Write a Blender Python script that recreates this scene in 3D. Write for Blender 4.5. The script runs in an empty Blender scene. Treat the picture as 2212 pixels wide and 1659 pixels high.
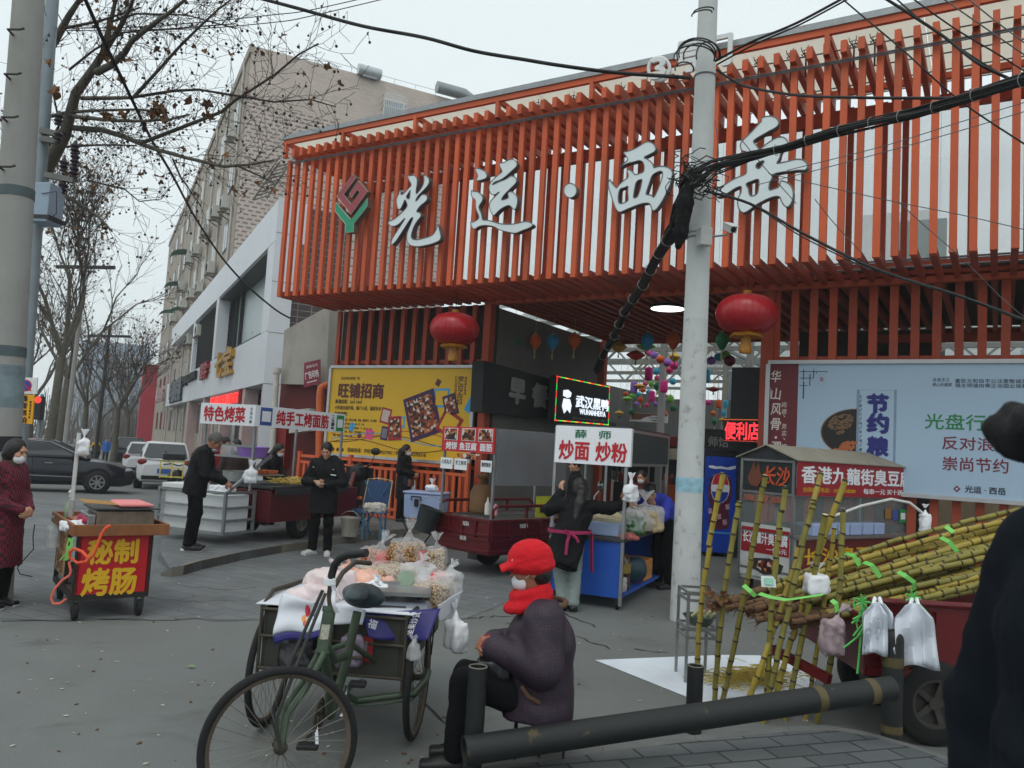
import bpy,math,random
import numpy as np
from mathutils import Vector as V,Matrix,noise
from mathutils.geometry import tessellate_polygon
random.seed(7)
scene=bpy.context.scene
col=scene.collection
rad=math.radians
CAM=V((0,0,1.75)); FOC=1740.0; CX,CY=1106.0,829.5
PITCH,ROLL=rad(4.55),rad(3.4)
_f=V((0,math.cos(PITCH),math.sin(PITCH))); _u0=V((0,-math.sin(PITCH),math.cos(PITCH))); _r0=V((1,0,0))
_r=_r0*math.cos(ROLL)+_u0*math.sin(ROLL); _u=_u0*math.cos(ROLL)-_r0*math.sin(ROLL)
cam_d=bpy.data.cameras.new("camera"); cam=bpy.data.objects.new("camera",cam_d); col.objects.link(cam)
m=Matrix(((_r.x,_u.x,-_f.x),(_r.y,_u.y,-_f.y),(_r.z,_u.z,-_f.z))).to_4x4(); m.translation=CAM
cam.matrix_world=m
cam_d.sensor_width=36; cam_d.lens=36*FOC/2212; cam_d.clip_end=2000; cam_d.clip_start=.05
cam_d.dof.use_dof=True; cam_d.dof.focus_distance=8.5; cam_d.dof.aperture_fstop=5.6
scene.camera=cam
SUN_EL,SUN_AZ=58,200
w=bpy.data.worlds.new("World"); scene.world=w; w.use_nodes=True
nt=w.node_tree; nt.nodes.clear()
sky=nt.nodes.new("ShaderNodeTexSky"); sky.sky_type='NISHITA'; sky.sun_disc=False
sky.sun_elevation=rad(SUN_EL); sky.sun_rotation=rad(SUN_AZ); sky.air_density=1.0; sky.dust_density=6.0; sky.ozone_density=1.0
bw=nt.nodes.new("ShaderNodeMix"); bw.data_type='RGBA'; bw.inputs[0].default_value=.86
bw.inputs[7].default_value=(9.35,10.3,10.45,1)
bg=nt.nodes.new("ShaderNodeBackground"); bg.inputs[1].default_value=.1
wo=nt.nodes.new("ShaderNodeOutputWorld")
nt.links.new(sky.outputs[0],bw.inputs[6]); nt.links.new(bw.outputs[2],bg.inputs[0]); nt.links.new(bg.outputs[0],wo.inputs[0])
sl=bpy.data.lights.new("sun",'SUN'); sl.energy=.5; sl.angle=rad(25); sl.color=(1,.97,.93)
so=bpy.data.objects.new("sun",sl); col.objects.link(so); so.rotation_euler=(rad(90-SUN_EL),0,rad(180-SUN_AZ))
vs=scene.view_settings; vs.view_transform='Standard'; vs.look='None'; vs.exposure=0.06; vs.gamma=1
scene.cycles.use_denoising=True
scene.cycles.max_bounces=6; scene.cycles.diffuse_bounces=3; scene.cycles.transparent_max_bounces=12
scene.cycles.sample_clamp_indirect=4; scene.cycles.volume_bounces=0
def ray(px,py):return(_f*FOC+_r*(px-CX)+_u*(CY-py)).normalized()
def gz(x,y):
 k=min(1,max(0,(-3.6-x)/3.0)); return-.0205*max(0,y-12.5)*k
def G(px,py,z=0):
 d=ray(px,py); return CAM+d*((z-CAM.z)/d.z)
def GS(px,py):
 p=G(px,py)
 for _ in range(12):p=G(px,py,gz(p.x,p.y))
 return p
def D(px,py,Y):
 d=ray(px,py); return CAM+d*(Y/d.y)
def proj(p):
 q=V(p)-CAM; z=q.dot(_f); return(CX+FOC*q.dot(_r)/z,CY-FOC*q.dot(_u)/z)
def zat(b,py):
 lo,hi=-2,60
 for _ in range(40):
  mid=(lo+hi)/2
  if proj((b[0],b[1],mid))[1]>py:lo=mid
  else:hi=mid
 return lo
def hdir(px,py):
 d=ray(px,py); d.z=0; return d.normalized()
FU=-hdir(-1771,795)
FN=V((-FU.y,FU.x,0)); FN=FN if FN.y>0 else-FN
FD=13.78
def FP(px,py,d=0):
 r=ray(px,py); return CAM+r*((FD-d)/r.dot(FN))
FO=FN*FD+FU*(FP(712,940).dot(FU))
def F(s,z,d=0):return FO+FU*s-FN*d+V((0,0,z))
def FS(px,py=940,d=0):return(FP(px,py,d)-FO).dot(FU)
SD=hdir(205,915); SN=V((SD.y,-SD.x,0))
def L(c):
 if max(c)>1.001:c=tuple(x/255 for x in c)
 return tuple(x/12.92 if x<=.04045 else((x+.055)/1.055)**2.4 for x in c[:3])
MATS={}
def mat(name,c,rough=.6,metal=0,var=.14,scale=5,bump=0,bscale=60,spec=.5,emit=0,trans=0,alpha=1,dirt=0,coord='Object',sub=0):
 if name in MATS:return MATS[name]
 m=bpy.data.materials.new(name); m.use_nodes=True; MATS[name]=m
 n=m.node_tree.nodes; l=m.node_tree.links; b=n["Principled BSDF"]
 c=L(c); b.inputs["Roughness"].default_value=rough; b.inputs["Metallic"].default_value=metal
 b.inputs["Specular IOR Level"].default_value=spec
 tc=n.new("ShaderNodeTexCoord")
 out=None
 if var:
  nz=n.new("ShaderNodeTexNoise"); nz.inputs["Scale"].default_value=scale; nz.inputs["Detail"].default_value=6; nz.inputs["Roughness"].default_value=.65
  l.new(tc.outputs[coord],nz.inputs["Vector"])
  mp=n.new("ShaderNodeMapRange"); mp.inputs[1].default_value=.3; mp.inputs[2].default_value=.7
  mp.inputs[3].default_value=1-var; mp.inputs[4].default_value=1+var
  l.new(nz.outputs[0],mp.inputs[0])
  mx=n.new("ShaderNodeVectorMath"); mx.operation='SCALE'; mx.inputs[0].default_value=c
  l.new(mp.outputs[0],mx.inputs["Scale"]); out=mx.outputs[0]
  rr=n.new("ShaderNodeMapRange"); rr.inputs[3].default_value=max(.05,rough-.1); rr.inputs[4].default_value=min(1,rough+.1)
  l.new(nz.outputs[0],rr.inputs[0]); l.new(rr.outputs[0],b.inputs["Roughness"])
  if dirt:
   n2=n.new("ShaderNodeTexNoise"); n2.inputs["Scale"].default_value=scale*.45; n2.inputs["Detail"].default_value=9; n2.inputs["Roughness"].default_value=.75
   mp2=n.new("ShaderNodeMapping"); mp2.inputs["Scale"].default_value=(1,1,.35); l.new(tc.outputs[coord],mp2.inputs[0]); l.new(mp2.outputs[0],n2.inputs["Vector"])
   r2=n.new("ShaderNodeMapRange"); r2.inputs[1].default_value=.48; r2.inputs[2].default_value=.68; r2.inputs[4].default_value=dirt
   l.new(n2.outputs[0],r2.inputs[0])
   m2=n.new("ShaderNodeMix"); m2.data_type='RGBA'; l.new(r2.outputs[0],m2.inputs[0]); l.new(out,m2.inputs[6])
   m2.inputs[7].default_value=(*L((74,66,56)),1); out=m2.outputs[2]
  l.new(out,b.inputs["Base Color"])
 else:b.inputs["Base Color"].default_value=(*c,1)
 if bump:
  nb=n.new("ShaderNodeTexNoise"); nb.inputs["Scale"].default_value=bscale; nb.inputs["Detail"].default_value=5
  l.new(tc.outputs[coord],nb.inputs["Vector"])
  bp=n.new("ShaderNodeBump"); bp.inputs["Strength"].default_value=min(1,bump); bp.inputs["Distance"].default_value=.01*bump
  l.new(nb.outputs[0],bp.inputs["Height"]); l.new(bp.outputs[0],b.inputs["Normal"])
 if emit:
  if out:l.new(out,b.inputs["Emission Color"])
  else:b.inputs["Emission Color"].default_value=(*c,1)
  b.inputs["Emission Strength"].default_value=emit
 if trans:b.inputs["Transmission Weight"].default_value=trans
 if alpha<1:b.inputs["Alpha"].default_value=alpha
 return m
def nodes_of(m):return m.node_tree.nodes,m.node_tree.links,m.node_tree.nodes["Principled BSDF"]
def frame(z,up=(0,0,1)):
 z=V(z).normalized(); up=V(up)
 if abs(z.dot(up.normalized()))>.999:up=V((0,1,0))if abs(z.y)<.9 else V((1,0,0))
 x=up.cross(z).normalized(); return x,z.cross(x),z
class MB:
 def __init__(s):s.v=[]; s.f=[]; s.mi=[]; s.ms=[]
 def add(s,vs,fs,m=None):
  o=len(s.v); s.v+=[V(p)for p in vs]
  if m is not None and m not in s.ms:s.ms.append(m)
  k=s.ms.index(m)if m is not None else 0
  for f in fs:s.f.append(tuple(i+o for i in f)); s.mi.append(k)
  return s
 def box(s,c,sz,rz=0,R=None,m=None,taper=1):
  c=V(c); h=V(sz)/2; R=R or Matrix.Rotation(rz,3,'Z')
  vs=[c+R@V((x*h.x*(taper if z>0 else 1),y*h.y*(taper if z>0 else 1),z*h.z))for z in(-1,1)for x,y in((-1,-1),(1,-1),(1,1),(-1,1))]
  return s.add(vs,[(3,2,1,0),(4,5,6,7),(0,1,5,4),(1,2,6,5),(2,3,7,6),(3,0,4,7)],m)
 def bar(s,a,b,w_,h_,up=(0,0,1),m=None):
  a,b=V(a),V(b); x,y,z=frame(b-a,up)
  vs=[p+x*(i*w_/2)+y*(j*h_/2)for p in(a,b)for i,j in((-1,-1),(1,-1),(1,1),(-1,1))]
  return s.add(vs,[(3,2,1,0),(4,5,6,7),(0,1,5,4),(1,2,6,5),(2,3,7,6),(3,0,4,7)],m)
 def tube(s,pts,r,n=8,m=None,cap=True,close=False):
  pts=[V(p)for p in pts]; k=len(pts); rs=[r]*k if not hasattr(r,'__len__')else r
  vs=[]; px=None
  for i,p in enumerate(pts):
   a=pts[(i-1)%k]if(i or close)else p; b=pts[(i+1)%k]if(i<k-1 or close)else p
   t=(b-a)
   if t.length<1e-9:t=V((0,0,1))
   t.normalize()
   if px is None:px=frame(t)[0]
   px=(px-t*px.dot(t)); px=px.normalized()if px.length>1e-6 else frame(t)[0]
   py=t.cross(px)
   vs+=[p+(px*math.cos(q)+py*math.sin(q))*rs[i]for q in[2*math.pi*j/n for j in range(n)]]
  fs=[(i*n+j,i*n+(j+1)%n,(i+1)*n+(j+1)%n,(i+1)*n+j)for i in range(k-1)for j in range(n)]
  if close:fs+=[((k-1)*n+j,(k-1)*n+(j+1)%n,(j+1)%n,j)for j in range(n)]
  elif cap:fs+=[tuple(range(n-1,-1,-1)),tuple(range((k-1)*n,k*n))]
  return s.add(vs,fs,m)
 def cyl(s,a,b,r,n=14,m=None,r2=None):return s.tube([a,b],[r,r if r2 is None else r2],n,m)
 def lathe(s,pr,n=20,c=(0,0,0),R=None,m=None,wob=0,cap=True):
  c=V(c); R=R or Matrix.Identity(3); vs=[]
  for r,z in pr:vs+=[c+R@V((r*(1+wob*math.sin(5*q+z*30))*math.cos(q),r*(1+wob*math.sin(5*q+z*30))*math.sin(q),z))for q in[2*math.pi*j/n for j in range(n)]]
  k=len(pr); fs=[(i*n+j,i*n+(j+1)%n,(i+1)*n+(j+1)%n,(i+1)*n+j)for i in range(k-1)for j in range(n)]
  return s.add(vs,fs+([tuple(range(n-1,-1,-1)),tuple(range((k-1)*n,k*n))]if cap and pr[0]!=pr[-1]else[]),m)
 def ell(s,c,r,n=16,k=10,R=None,m=None):
  r=V(r)if hasattr(r,'__len__')else V((r,r,r)); c=V(c); R=R or Matrix.Identity(3); vs=[]
  for i in range(k+1):
   a=math.pi*i/k
   vs+=[c+R@V((r.x*max(.002,math.sin(a))*math.cos(q),r.y*max(.002,math.sin(a))*math.sin(q),-r.z*math.cos(a)))for q in[2*math.pi*j/n for j in range(n)]]
  return s.add(vs,[(i*n+j,i*n+(j+1)%n,(i+1)*n+(j+1)%n,(i+1)*n+j)for i in range(k)for j in range(n)],m)
 def torus(s,c,R,r,ax=(0,0,1),n=40,k=10,m=None):
  x,y,z=frame(ax); c=V(c)
  return s.tube([c+(x*math.cos(q)+y*math.sin(q))*R for q in[2*math.pi*j/n for j in range(n)]],r,k,m,close=True)
 def poly(s,pts,m=None):return s.add(pts,[tuple(range(len(pts)))],m)
 def prism(s,loops,dv,m=None,mside=None):
  loops=[[V(p)for p in lp]for lp in loops]; dv=V(dv); flat=[p for lp in loops for p in lp]
  tr=tessellate_polygon(loops); n=len(flat)
  nn=sum(((flat[t[1]]-flat[t[0]]).cross(flat[t[2]]-flat[t[0]])for t in tr),V())
  if nn.dot(dv)>0:tr=[t[::-1]for t in tr]
  s.add(flat,[tuple(t)for t in tr],m); s.add([p+dv for p in flat],[tuple(t[::-1])for t in tr],m)
  o=0; fs=[]
  for lp in loops:
   k=len(lp); fs+=[(o+i,o+(i+1)%k,o+(i+1)%k+n,o+i+n)for i in range(k)]; o+=k
  return s.add(flat+[p+dv for p in flat],fs,mside or m)
 def sheet(s,fn,nu,nv,m=None):
  vs=[fn(i/nu,j/nv)for j in range(nv+1)for i in range(nu+1)]; q=nu+1
  return s.add(vs,[(j*q+i,j*q+i+1,(j+1)*q+i+1,(j+1)*q+i)for j in range(nv)for i in range(nu)],m)
 def build(s,name,m=None,parent=None,smooth=None,bevel=0,world=True,thick=0,fixn=False):
  me=bpy.data.meshes.new(name); vs=s.v
  if parent is not None and world:
   inv=wm(parent).inverted(); vs=[inv@p for p in vs]
  me.from_pydata([tuple(p)for p in vs],[],s.f)
  ms=list(s.ms)
  if m is not None and not ms:ms=[m]
  for x in ms:me.materials.append(x if x is not None else m)
  if len(ms)>1:me.polygons.foreach_set('material_index',s.mi)
  if smooth:
   me.polygons.foreach_set('use_smooth',[True]*len(me.polygons))
   me.set_sharp_from_angle(angle=rad(smooth if smooth is not True else 40))
  me.update()
  o=bpy.data.objects.new(name,me); col.objects.link(o)
  if parent is not None:o.parent=parent
  if thick:
   md=o.modifiers.new('t','SOLIDIFY'); md.thickness=thick; md.offset=0
  if bevel:
   md=o.modifiers.new('b','BEVEL'); md.width=bevel; md.segments=2; md.limit_method='ANGLE'; md.angle_limit=rad(40)
  return o
def wm(o):
 m=Matrix.LocRotScale(o.location,o.rotation_euler,o.scale)
 return wm(o.parent)@m if o.parent else m
def tag(o,label,cat,group=None,kind=None):
 if label:o['label']=label
 if cat:o['category']=cat
 if group:o['group']=group
 if kind:o['kind']=kind
 return o
def thing(name,label,cat,loc=(0,0,0),rz=0,group=None,kind=None):
 o=bpy.data.objects.new(name,None); col.objects.link(o); o.location=loc; o.rotation_euler=(0,0,rz); o.empty_display_size=.1
 return tag(o,label,cat,group,kind)
def copy_tree(o,parent=None):
 c=o.copy(); col.objects.link(c)
 if parent is not None:c.parent=parent
 for ch in list(o.children):copy_tree(ch,c)
 return c
def struct(o):o['kind']='structure'; return o
_tc={}
def text_mesh(body,bold=0,ext=.02,shear=0,vert=False):
 k=(body,bold,ext,shear)
 if k not in _tc:
  c=bpy.data.curves.new('t','FONT'); c.body=body; c.offset=bold; c.extrude=ext; c.shear=shear; c.resolution_u=3
  o=bpy.data.objects.new('t',c); col.objects.link(o)
  dg=bpy.context.evaluated_depsgraph_get(); me=bpy.data.meshes.new_from_object(o.evaluated_get(dg))
  _tc[k]=([v.co.copy()for v in me.vertices],[tuple(p.vertices)for p in me.polygons])
  bpy.data.objects.remove(o); bpy.data.curves.remove(c); bpy.data.meshes.remove(me)
 return _tc[k]
def text_into(mb,body,o,right,up,wd,ht,bold=0,ext=.02,out=.004,m=None,align='c',shear=0,fit=True):
 """writes body as one line: o = its centre (or its left end), wd x ht its size; stands out metres proud of the surface"""
 fat=bold if bold>.007 else 0
 vs,fs=text_mesh(body,0,ext,shear)
 x0,x1=min(v.x for v in vs),max(v.x for v in vs); y0,y1=min(v.y for v in vs),max(v.y for v in vs)
 right=V(right).normalized(); up=V(up).normalized(); nn=right.cross(up)
 sx=wd/(x1-x0)if wd else ht/(y1-y0); sy=ht/(y1-y0)if ht else sx
 cx=(x0+x1)/2 if align=='c' else x0
 for i,(dx,dy)in enumerate(((0,0),(1,0),(-1,0),(0,1),(0,-1))if fat else((0,0),)):
  mb.add([V(o)+right*((v.x-cx+dx*fat)*sx)+up*((v.y-(y0+y1)/2+dy*fat)*sy)+nn*(out*(1+v.z/ext)/2+.001+i*.00025)for v in vs],fs,m)
 return mb
class Pn:
 """a flat panel seen in the photograph: bilinear over its four corners (tl, tr, br, bl)"""
 def __init__(s,tl,tr,br,bl):s.c=[V(p)for p in(tl,tr,br,bl)]; s.r=((s.c[1]-s.c[0])+(s.c[2]-s.c[3])).normalized(); u=(s.c[0]-s.c[3])+(s.c[1]-s.c[2]); s.n=s.r.cross(u).normalized(); s.u=s.n.cross(s.r); s.w=((s.c[1]-s.c[0]).length+(s.c[2]-s.c[3]).length)/2; s.h=((s.c[0]-s.c[3]).length+(s.c[1]-s.c[2]).length)/2
 def at(s,x,y,o=0):return(s.c[0]*(1-x)+s.c[1]*x)*(1-y)+(s.c[3]*(1-x)+s.c[2]*x)*y+s.n*o
 def slab(s,t=.03,m=None):mb=MB(); mb.prism([s.c],-s.n*t,m); return mb
 def rect(s,mb,x0,y0,x1,y1,o=.004,m=None,t=.003):mb.prism([[s.at(x0,y0,o),s.at(x1,y0,o),s.at(x1,y1,o),s.at(x0,y1,o)]],-s.n*t,m); return mb
 def shape(s,mb,pts,o=.004,m=None,t=.003):mb.prism([[s.at(x,y,o)for x,y in pts]],-s.n*t,m); return mb
 def text(s,mb,body,x,y,w_,h_,m=None,bold=.02,o=.004,align='c',shear=0):
  return text_into(mb,body,s.at(x,y),s.r,s.u,w_*s.w if w_ else 0,h_*s.h if h_ else 0,bold,out=o,m=m,align=align,shear=shear)
# the slatted market building
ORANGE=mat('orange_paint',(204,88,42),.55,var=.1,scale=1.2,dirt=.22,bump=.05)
ORANGE_SHADE=mat('orange_paint_shaded',(172,72,44),.65,var=.14,scale=1.5,dirt=.35)  # deeper orange with the overhang's shade put into the colour, plus more dirt
for m_ in(ORANGE,ORANGE_SHADE):
 n,l,b=nodes_of(m_); src=b.inputs["Base Color"].links[0].from_socket; ge=n.new("ShaderNodeNewGeometry"); mr=n.new("ShaderNodeMapRange"); mr.inputs[3].default_value=.82; mr.inputs[4].default_value=1.14; l.new(ge.outputs["Random Per Island"],mr.inputs[0])
 vm=n.new("ShaderNodeVectorMath"); vm.operation='SCALE'; l.new(src,vm.inputs[0]); l.new(mr.outputs[0],vm.inputs["Scale"]); l.new(vm.outputs[0],b.inputs["Base Color"])
DARKB=mat('dark_board',(58,50,46),.8,var=.2)
CREAM=mat('cream_soffit',(226,222,205),.7,var=.08,scale=.8,dirt=.35)
STEELG=mat('galvanised',(150,154,156),.45,.6,var=.15,scale=9)
BLACKM=mat('black_matt',(22,22,24),.6,var=.2)
GREYW=mat('grey_render',(112,110,106),.85,var=.1,scale=1.5,dirt=.3,bump=.2)
WHITE=mat('white_paint',(226,228,228),.5,var=.04,dirt=.1)
ZB,ZT,ZR,OV=4.76,7.68,8.06,1.75
market=thing('market_building','orange slatted market hall with overhanging screen box, open entrance and flat roof','market building',F(4,0,0))
s0=FS(607,600,OV); S1=17.0; SP=.236; NS=int((S1-s0)/SP)
sxs=[s0+i*SP for i in range(NS)]
mb=MB()
for i,s in enumerate(sxs):
 a,b=F(s,ZB-.06,OV),F(s,ZT+.03,OV)
 mb.bar(a,b,.074,.095,FU)
mb.build('front_screen',ORANGE,market)
mb=MB()
for s in sxs[1:]:
 if(F(s,8,OV)).y>.5:mb.bar(F(s,ZT+.12,OV+.17),F(s,ZT+.12,-.1),.085,.18)
mb.build('top_battens',ORANGE,market)
s_e0,s_e1=FS(1048,950),FS(1652,990)
mb=MB()
for s in sxs:
 deep=-5.4 if s>s_e0-.05 else 0
 mb.bar(F(s,ZB+.0,OV-.08),F(s,ZB+.0,deep),.085,.13)
mb.build('soffit_battens',ORANGE_SHADE,market)
mb=MB()
for i in range(int((S1-s0)/.41)):
 s=s0+.5+i*.41+(.1 if i%3==0 else 0)
 mb.bar(F(s,ZB,-.02),F(s,ZT,-.02),.085,.09,FU)
for z in(ZT-.18,ZB+.14):mb.bar(F(s0+.2,z,.08),F(S1,z,.08),.12,.22)
mb.build('rear_screen',ORANGE_SHADE,market)
SHEET=mat('milky_sheet',(240,243,243),.25,var=.03,scale=1.3)
n,l,b=nodes_of(SHEET)
tl=n.new("ShaderNodeBsdfTranslucent"); tl.inputs[0].default_value=(.93,.95,.95,1); tr=n.new("ShaderNodeBsdfTransparent"); tr.inputs[0].default_value=(.95,.97,.97,1)
mx1=n.new("ShaderNodeMixShader"); mx1.inputs[0].default_value=.5; mx2=n.new("ShaderNodeMixShader")
nz=n.new("ShaderNodeTexNoise"); nz.inputs["Scale"].default_value=.7; nz.inputs["Detail"].default_value=5
mr=n.new("ShaderNodeMapRange"); mr.inputs[1].default_value=.35; mr.inputs[2].default_value=.65; mr.inputs[3].default_value=.68; mr.inputs[4].default_value=.9; l.new(nz.outputs[0],mr.inputs[0]); l.new(mr.outputs[0],mx2.inputs[0])
l.new(b.outputs[0],mx1.inputs[1]); l.new(tl.outputs[0],mx1.inputs[2]); l.new(mx1.outputs[0],mx2.inputs[1]); l.new(tr.outputs[0],mx2.inputs[2])
l.new(mx2.outputs[0],n["Material Output"].inputs[0])
mb=MB(); sp0=FS(800,500)
k=0; s=sp0
while s<S1:
 mb.box(F(s+.58,(ZB+ZT)/2+.05,-.16-.002*(k%2)),(1.17,.006,ZT-ZB-.5),math.atan2(FU.y,FU.x)); s+=1.16; k+=1
mb.build('milky_panels',SHEET,market)
mb=MB(); mb.bar(F(s0-.08,ZR+.1,OV+.2),F(S1,ZR+.1,OV+.2),.05,.1); mb.bar(F(s0-.08,ZR+.1,-.55),F(S1,ZR+.1,-.55),.05,.1); mb.build('roof_edge',STEELG,market)
mb=MB()
s=s0
while s<S1-.5:
 mb.prism([[F(s,ZR+.05,OV+.1),F(s+1.22,ZR+.05,OV+.1),F(s+1.22,ZR+.05,-.5),F(s,ZR+.05,-.5)]],(0,0,-.015)); s+=1.235
n,l,b=nodes_of(CREAM); t_=n.new("ShaderNodeBsdfTranslucent"); t_.inputs[0].default_value=(.93,.91,.84,1); x_=n.new("ShaderNodeMixShader"); x_.inputs[0].default_value=.72
l.new(b.outputs[0],x_.inputs[1]); l.new(t_.outputs[0],x_.inputs[2]); l.new(x_.outputs[0],n["Material Output"].inputs[0])
mb.build('roof_sheet',CREAM,market)
mb=MB(); mb.bar(F(s0-.05,ZR,OV+.16),F(S1,ZR,OV+.16),.07,.1); mb.bar(F(s0,ZT+.275,.0),F(S1,ZT+.275,0),.08,.1)
i=0; s=s0+.01
while s<S1:
 mb.bar(F(s,ZT+.03,OV+.16),F(s,ZR,OV+.16),.085,.07,FU); mb.bar(F(s,ZR-.02,OV+.12),F(s,ZR-.02,-.1),.06,.09); s+=SP*8 if i else SP*7; i+=1
mb.build('roof_frame',ORANGE,market)
mb=MB()
for q,(z,d)in enumerate(((ZT+.225,OV-.15),(ZT+.225,.9),(ZT+.225,.35))):mb.tube([F(s0+.3,z,d),F(S1,z,d)],.011,6)
for z,d in((ZT-.06,OV+.1),(ZB+.22,.35)):
 mb.tube([F(s0+.1,z,d),F(S1,z,d)],.016,6); mb.tube([F(s0+.1,z-.035,d+.01),F(S1,z-.035,d+.01)],.01,6)
mb.tube([F(s_e1+1.2,ZB-.02,.9),F(S1,ZB-.02,.9)],.014,6)
mb.build('conduit',mat('conduit_steel',(120,120,124),.35,.8,var=.2),market)
RIRON=mat('rusty_iron',(82,66,52),.8,.3,var=.3,scale=20)
for px in(1170,1245,1345,1400,1640,1710,1742,1845,1890):
 mb=MB(); s=FS(px,100,OV-.25); c=F(s,ZT+.2,OV-.25)
 mb.cyl(c-V((0,0,.25)),c+V((0,0,.1)),.014,6)
 for z in(.1,.16):mb.torus(c+V((0,0,z)),.07,.007,n=4,k=5)
 for a in range(4):
  q=a*1.57; e=V((math.cos(q),math.sin(q),0))*.07; mb.tube([c+V((0,0,.06)),c+e+V((0,0,.17)),c+e*1.2+V((0,0,.24))],.006,5)
 mb.build('lamp_cage',RIRON,market)
mb=MB(); s=FS(716); k=0
while s<s_e0-.12:
 mb.bar(F(s,0,0),F(s,ZB-.08,0),.075,.1,FU); s+=.315; k+=1
mb.bar(F(s_e0-.03,0,.06),F(s_e0-.03,ZB-.07,.06),.2,.16,FU)
for z in(1.3,3.5):mb.bar(F(FS(714),z,-.08),F(s_e0-.1,z,-.08),.05,.08)
mb.build('lower_screen',ORANGE_SHADE,market)
mb=MB(); mb.box((F(FS(712),ZB/2,-.2)+F(s_e0,ZB/2,-.2))/2,(s_e0-FS(712),.06,ZB-.1),math.atan2(FU.y,FU.x)); mb.build('backing_wall',DARKB,market)
mb=MB(); s=s_e1+.12; k=0
while s<S1:
 mb.bar(F(s,0,0),F(s,ZB-.08,0),.085,.12,FU); s+=.3; k+=1
mb.bar(F(s_e1,0,.05),F(s_e1,ZB-.07,.05),.14,.2,FU)
mb.bar(F(s_e1,3.5,-.08),F(S1,3.5,-.08),.06,.1); mb.bar(F(s_e1+1.5,4.05,-1.6),F(S1,4.05,-1.6),.1,.14)
mb.build('lower_screen',ORANGE_SHADE,market)
mb=MB(); az=math.atan2(FN.y,FN.x)
mb.box((F(s_e0-.1,2.33,-.2)+F(s_e0-.1,2.33,-5.4))/2,(5.2,.16,4.64),az); mb.build('passage_wall',GREYW,market)
mb=MB(); mb.prism([[F(s_e0,ZB+.1,.2),F(S1,ZB+.1,.2),F(S1,ZB+.1,-5.4),F(s_e0,ZB+.1,-5.4)]],(0,0,.05))
mb.prism([[F(s0,ZB+.1,.3),F(s_e0,ZB+.1,.3),F(s_e0,ZB+.1,-.2),F(s0,ZB+.1,-.2)]],(0,0,.05)); mb.build('passage_ceiling',DARKB,market)
mb=MB(); mb.bar(F(s_e0-.1,ZB-.06,.1),F(S1,ZB-.06,.1),.12,.1)
mb.bar(F(s_e0,ZB-.05,-5.4),F(S1,ZB-.05,-5.4),.14,.2); mb.bar(F(s_e0+.05,0,-5.35),F(s_e0+.05,ZB-.1,-5.35),.18,.18,FU); mb.build('passage_beam',ORANGE_SHADE,market)
mb=MB()
c=D(1441,695,14.6); sc=FS(1441,695,-1.0)
lp=thing('ceiling_light','round white disc light glowing in the red slatted entrance ceiling','ceiling light',F(sc,ZB-.08,-1.0))
mb.lathe([(.2,0),(.33,0),(.35,.02),(.35,.05),(.2,.06)],32,F(sc,ZB-.13,-1.0)); mb.build('rim',BLACKM,lp,smooth=True)
MB().lathe([(.01,-.008),(.325,-.004),(.325,.01),(.01,.012)],32,F(sc,ZB-.13,-1.0)).build('diffuser',mat('lit_disc',(255,255,255),.4,var=0,emit=2.5),lp)
SIGNG=mat('sign_face',(226,236,238),.4,var=.04,scale=2); SIGNS=mat('sign_side',(88,90,90),.5,var=.1)
SIGNE=mat('sign_edge',(118,120,120),.4,var=.05)
DSG=OV+.26
def smoothloop(pts,it=2):
 for _ in range(it):
  q=[]
  for i,p in enumerate(pts):
   b_=pts[(i+1)%len(pts)]; p=V(p); b_=V(b_); e=(b_-p).length
   if e>1e-6:q+=[p*.75+b_*.25,p*.25+b_*.75]
  pts=q
 return pts
def glyph(nm,label,x0,y0,sc_,polys,cat='sign letter',face=SIGNG,grp='characters of the market sign',smooth_=2,th=.12):
 fs=MB(); first=None
 for outer,*holes in polys:
  lp=[]
  for l_ in(outer,*holes):
   q=smoothloop([V((a,b_))for a,b_ in l_],smooth_)if smooth_ else[V((a,b_))for a,b_ in l_]
   lp.append([FP((x0+p.x*sc_)*.54004,(y0+p.y*sc_)*.54004,DSG)for p in q])
  fs.prism(lp,FN*th,face,SIGNS)
  for q in lp:fs.tube([p-FN*.002 for p in q],.009,4,SIGNE,close=True)
 o=fs.build(nm,face,None); c=sum(fs.v,V())/len(fs.v)
 o.location=c; o.data.transform(Matrix.Translation(-c))
 return tag(o,label,cat,grp)
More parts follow.
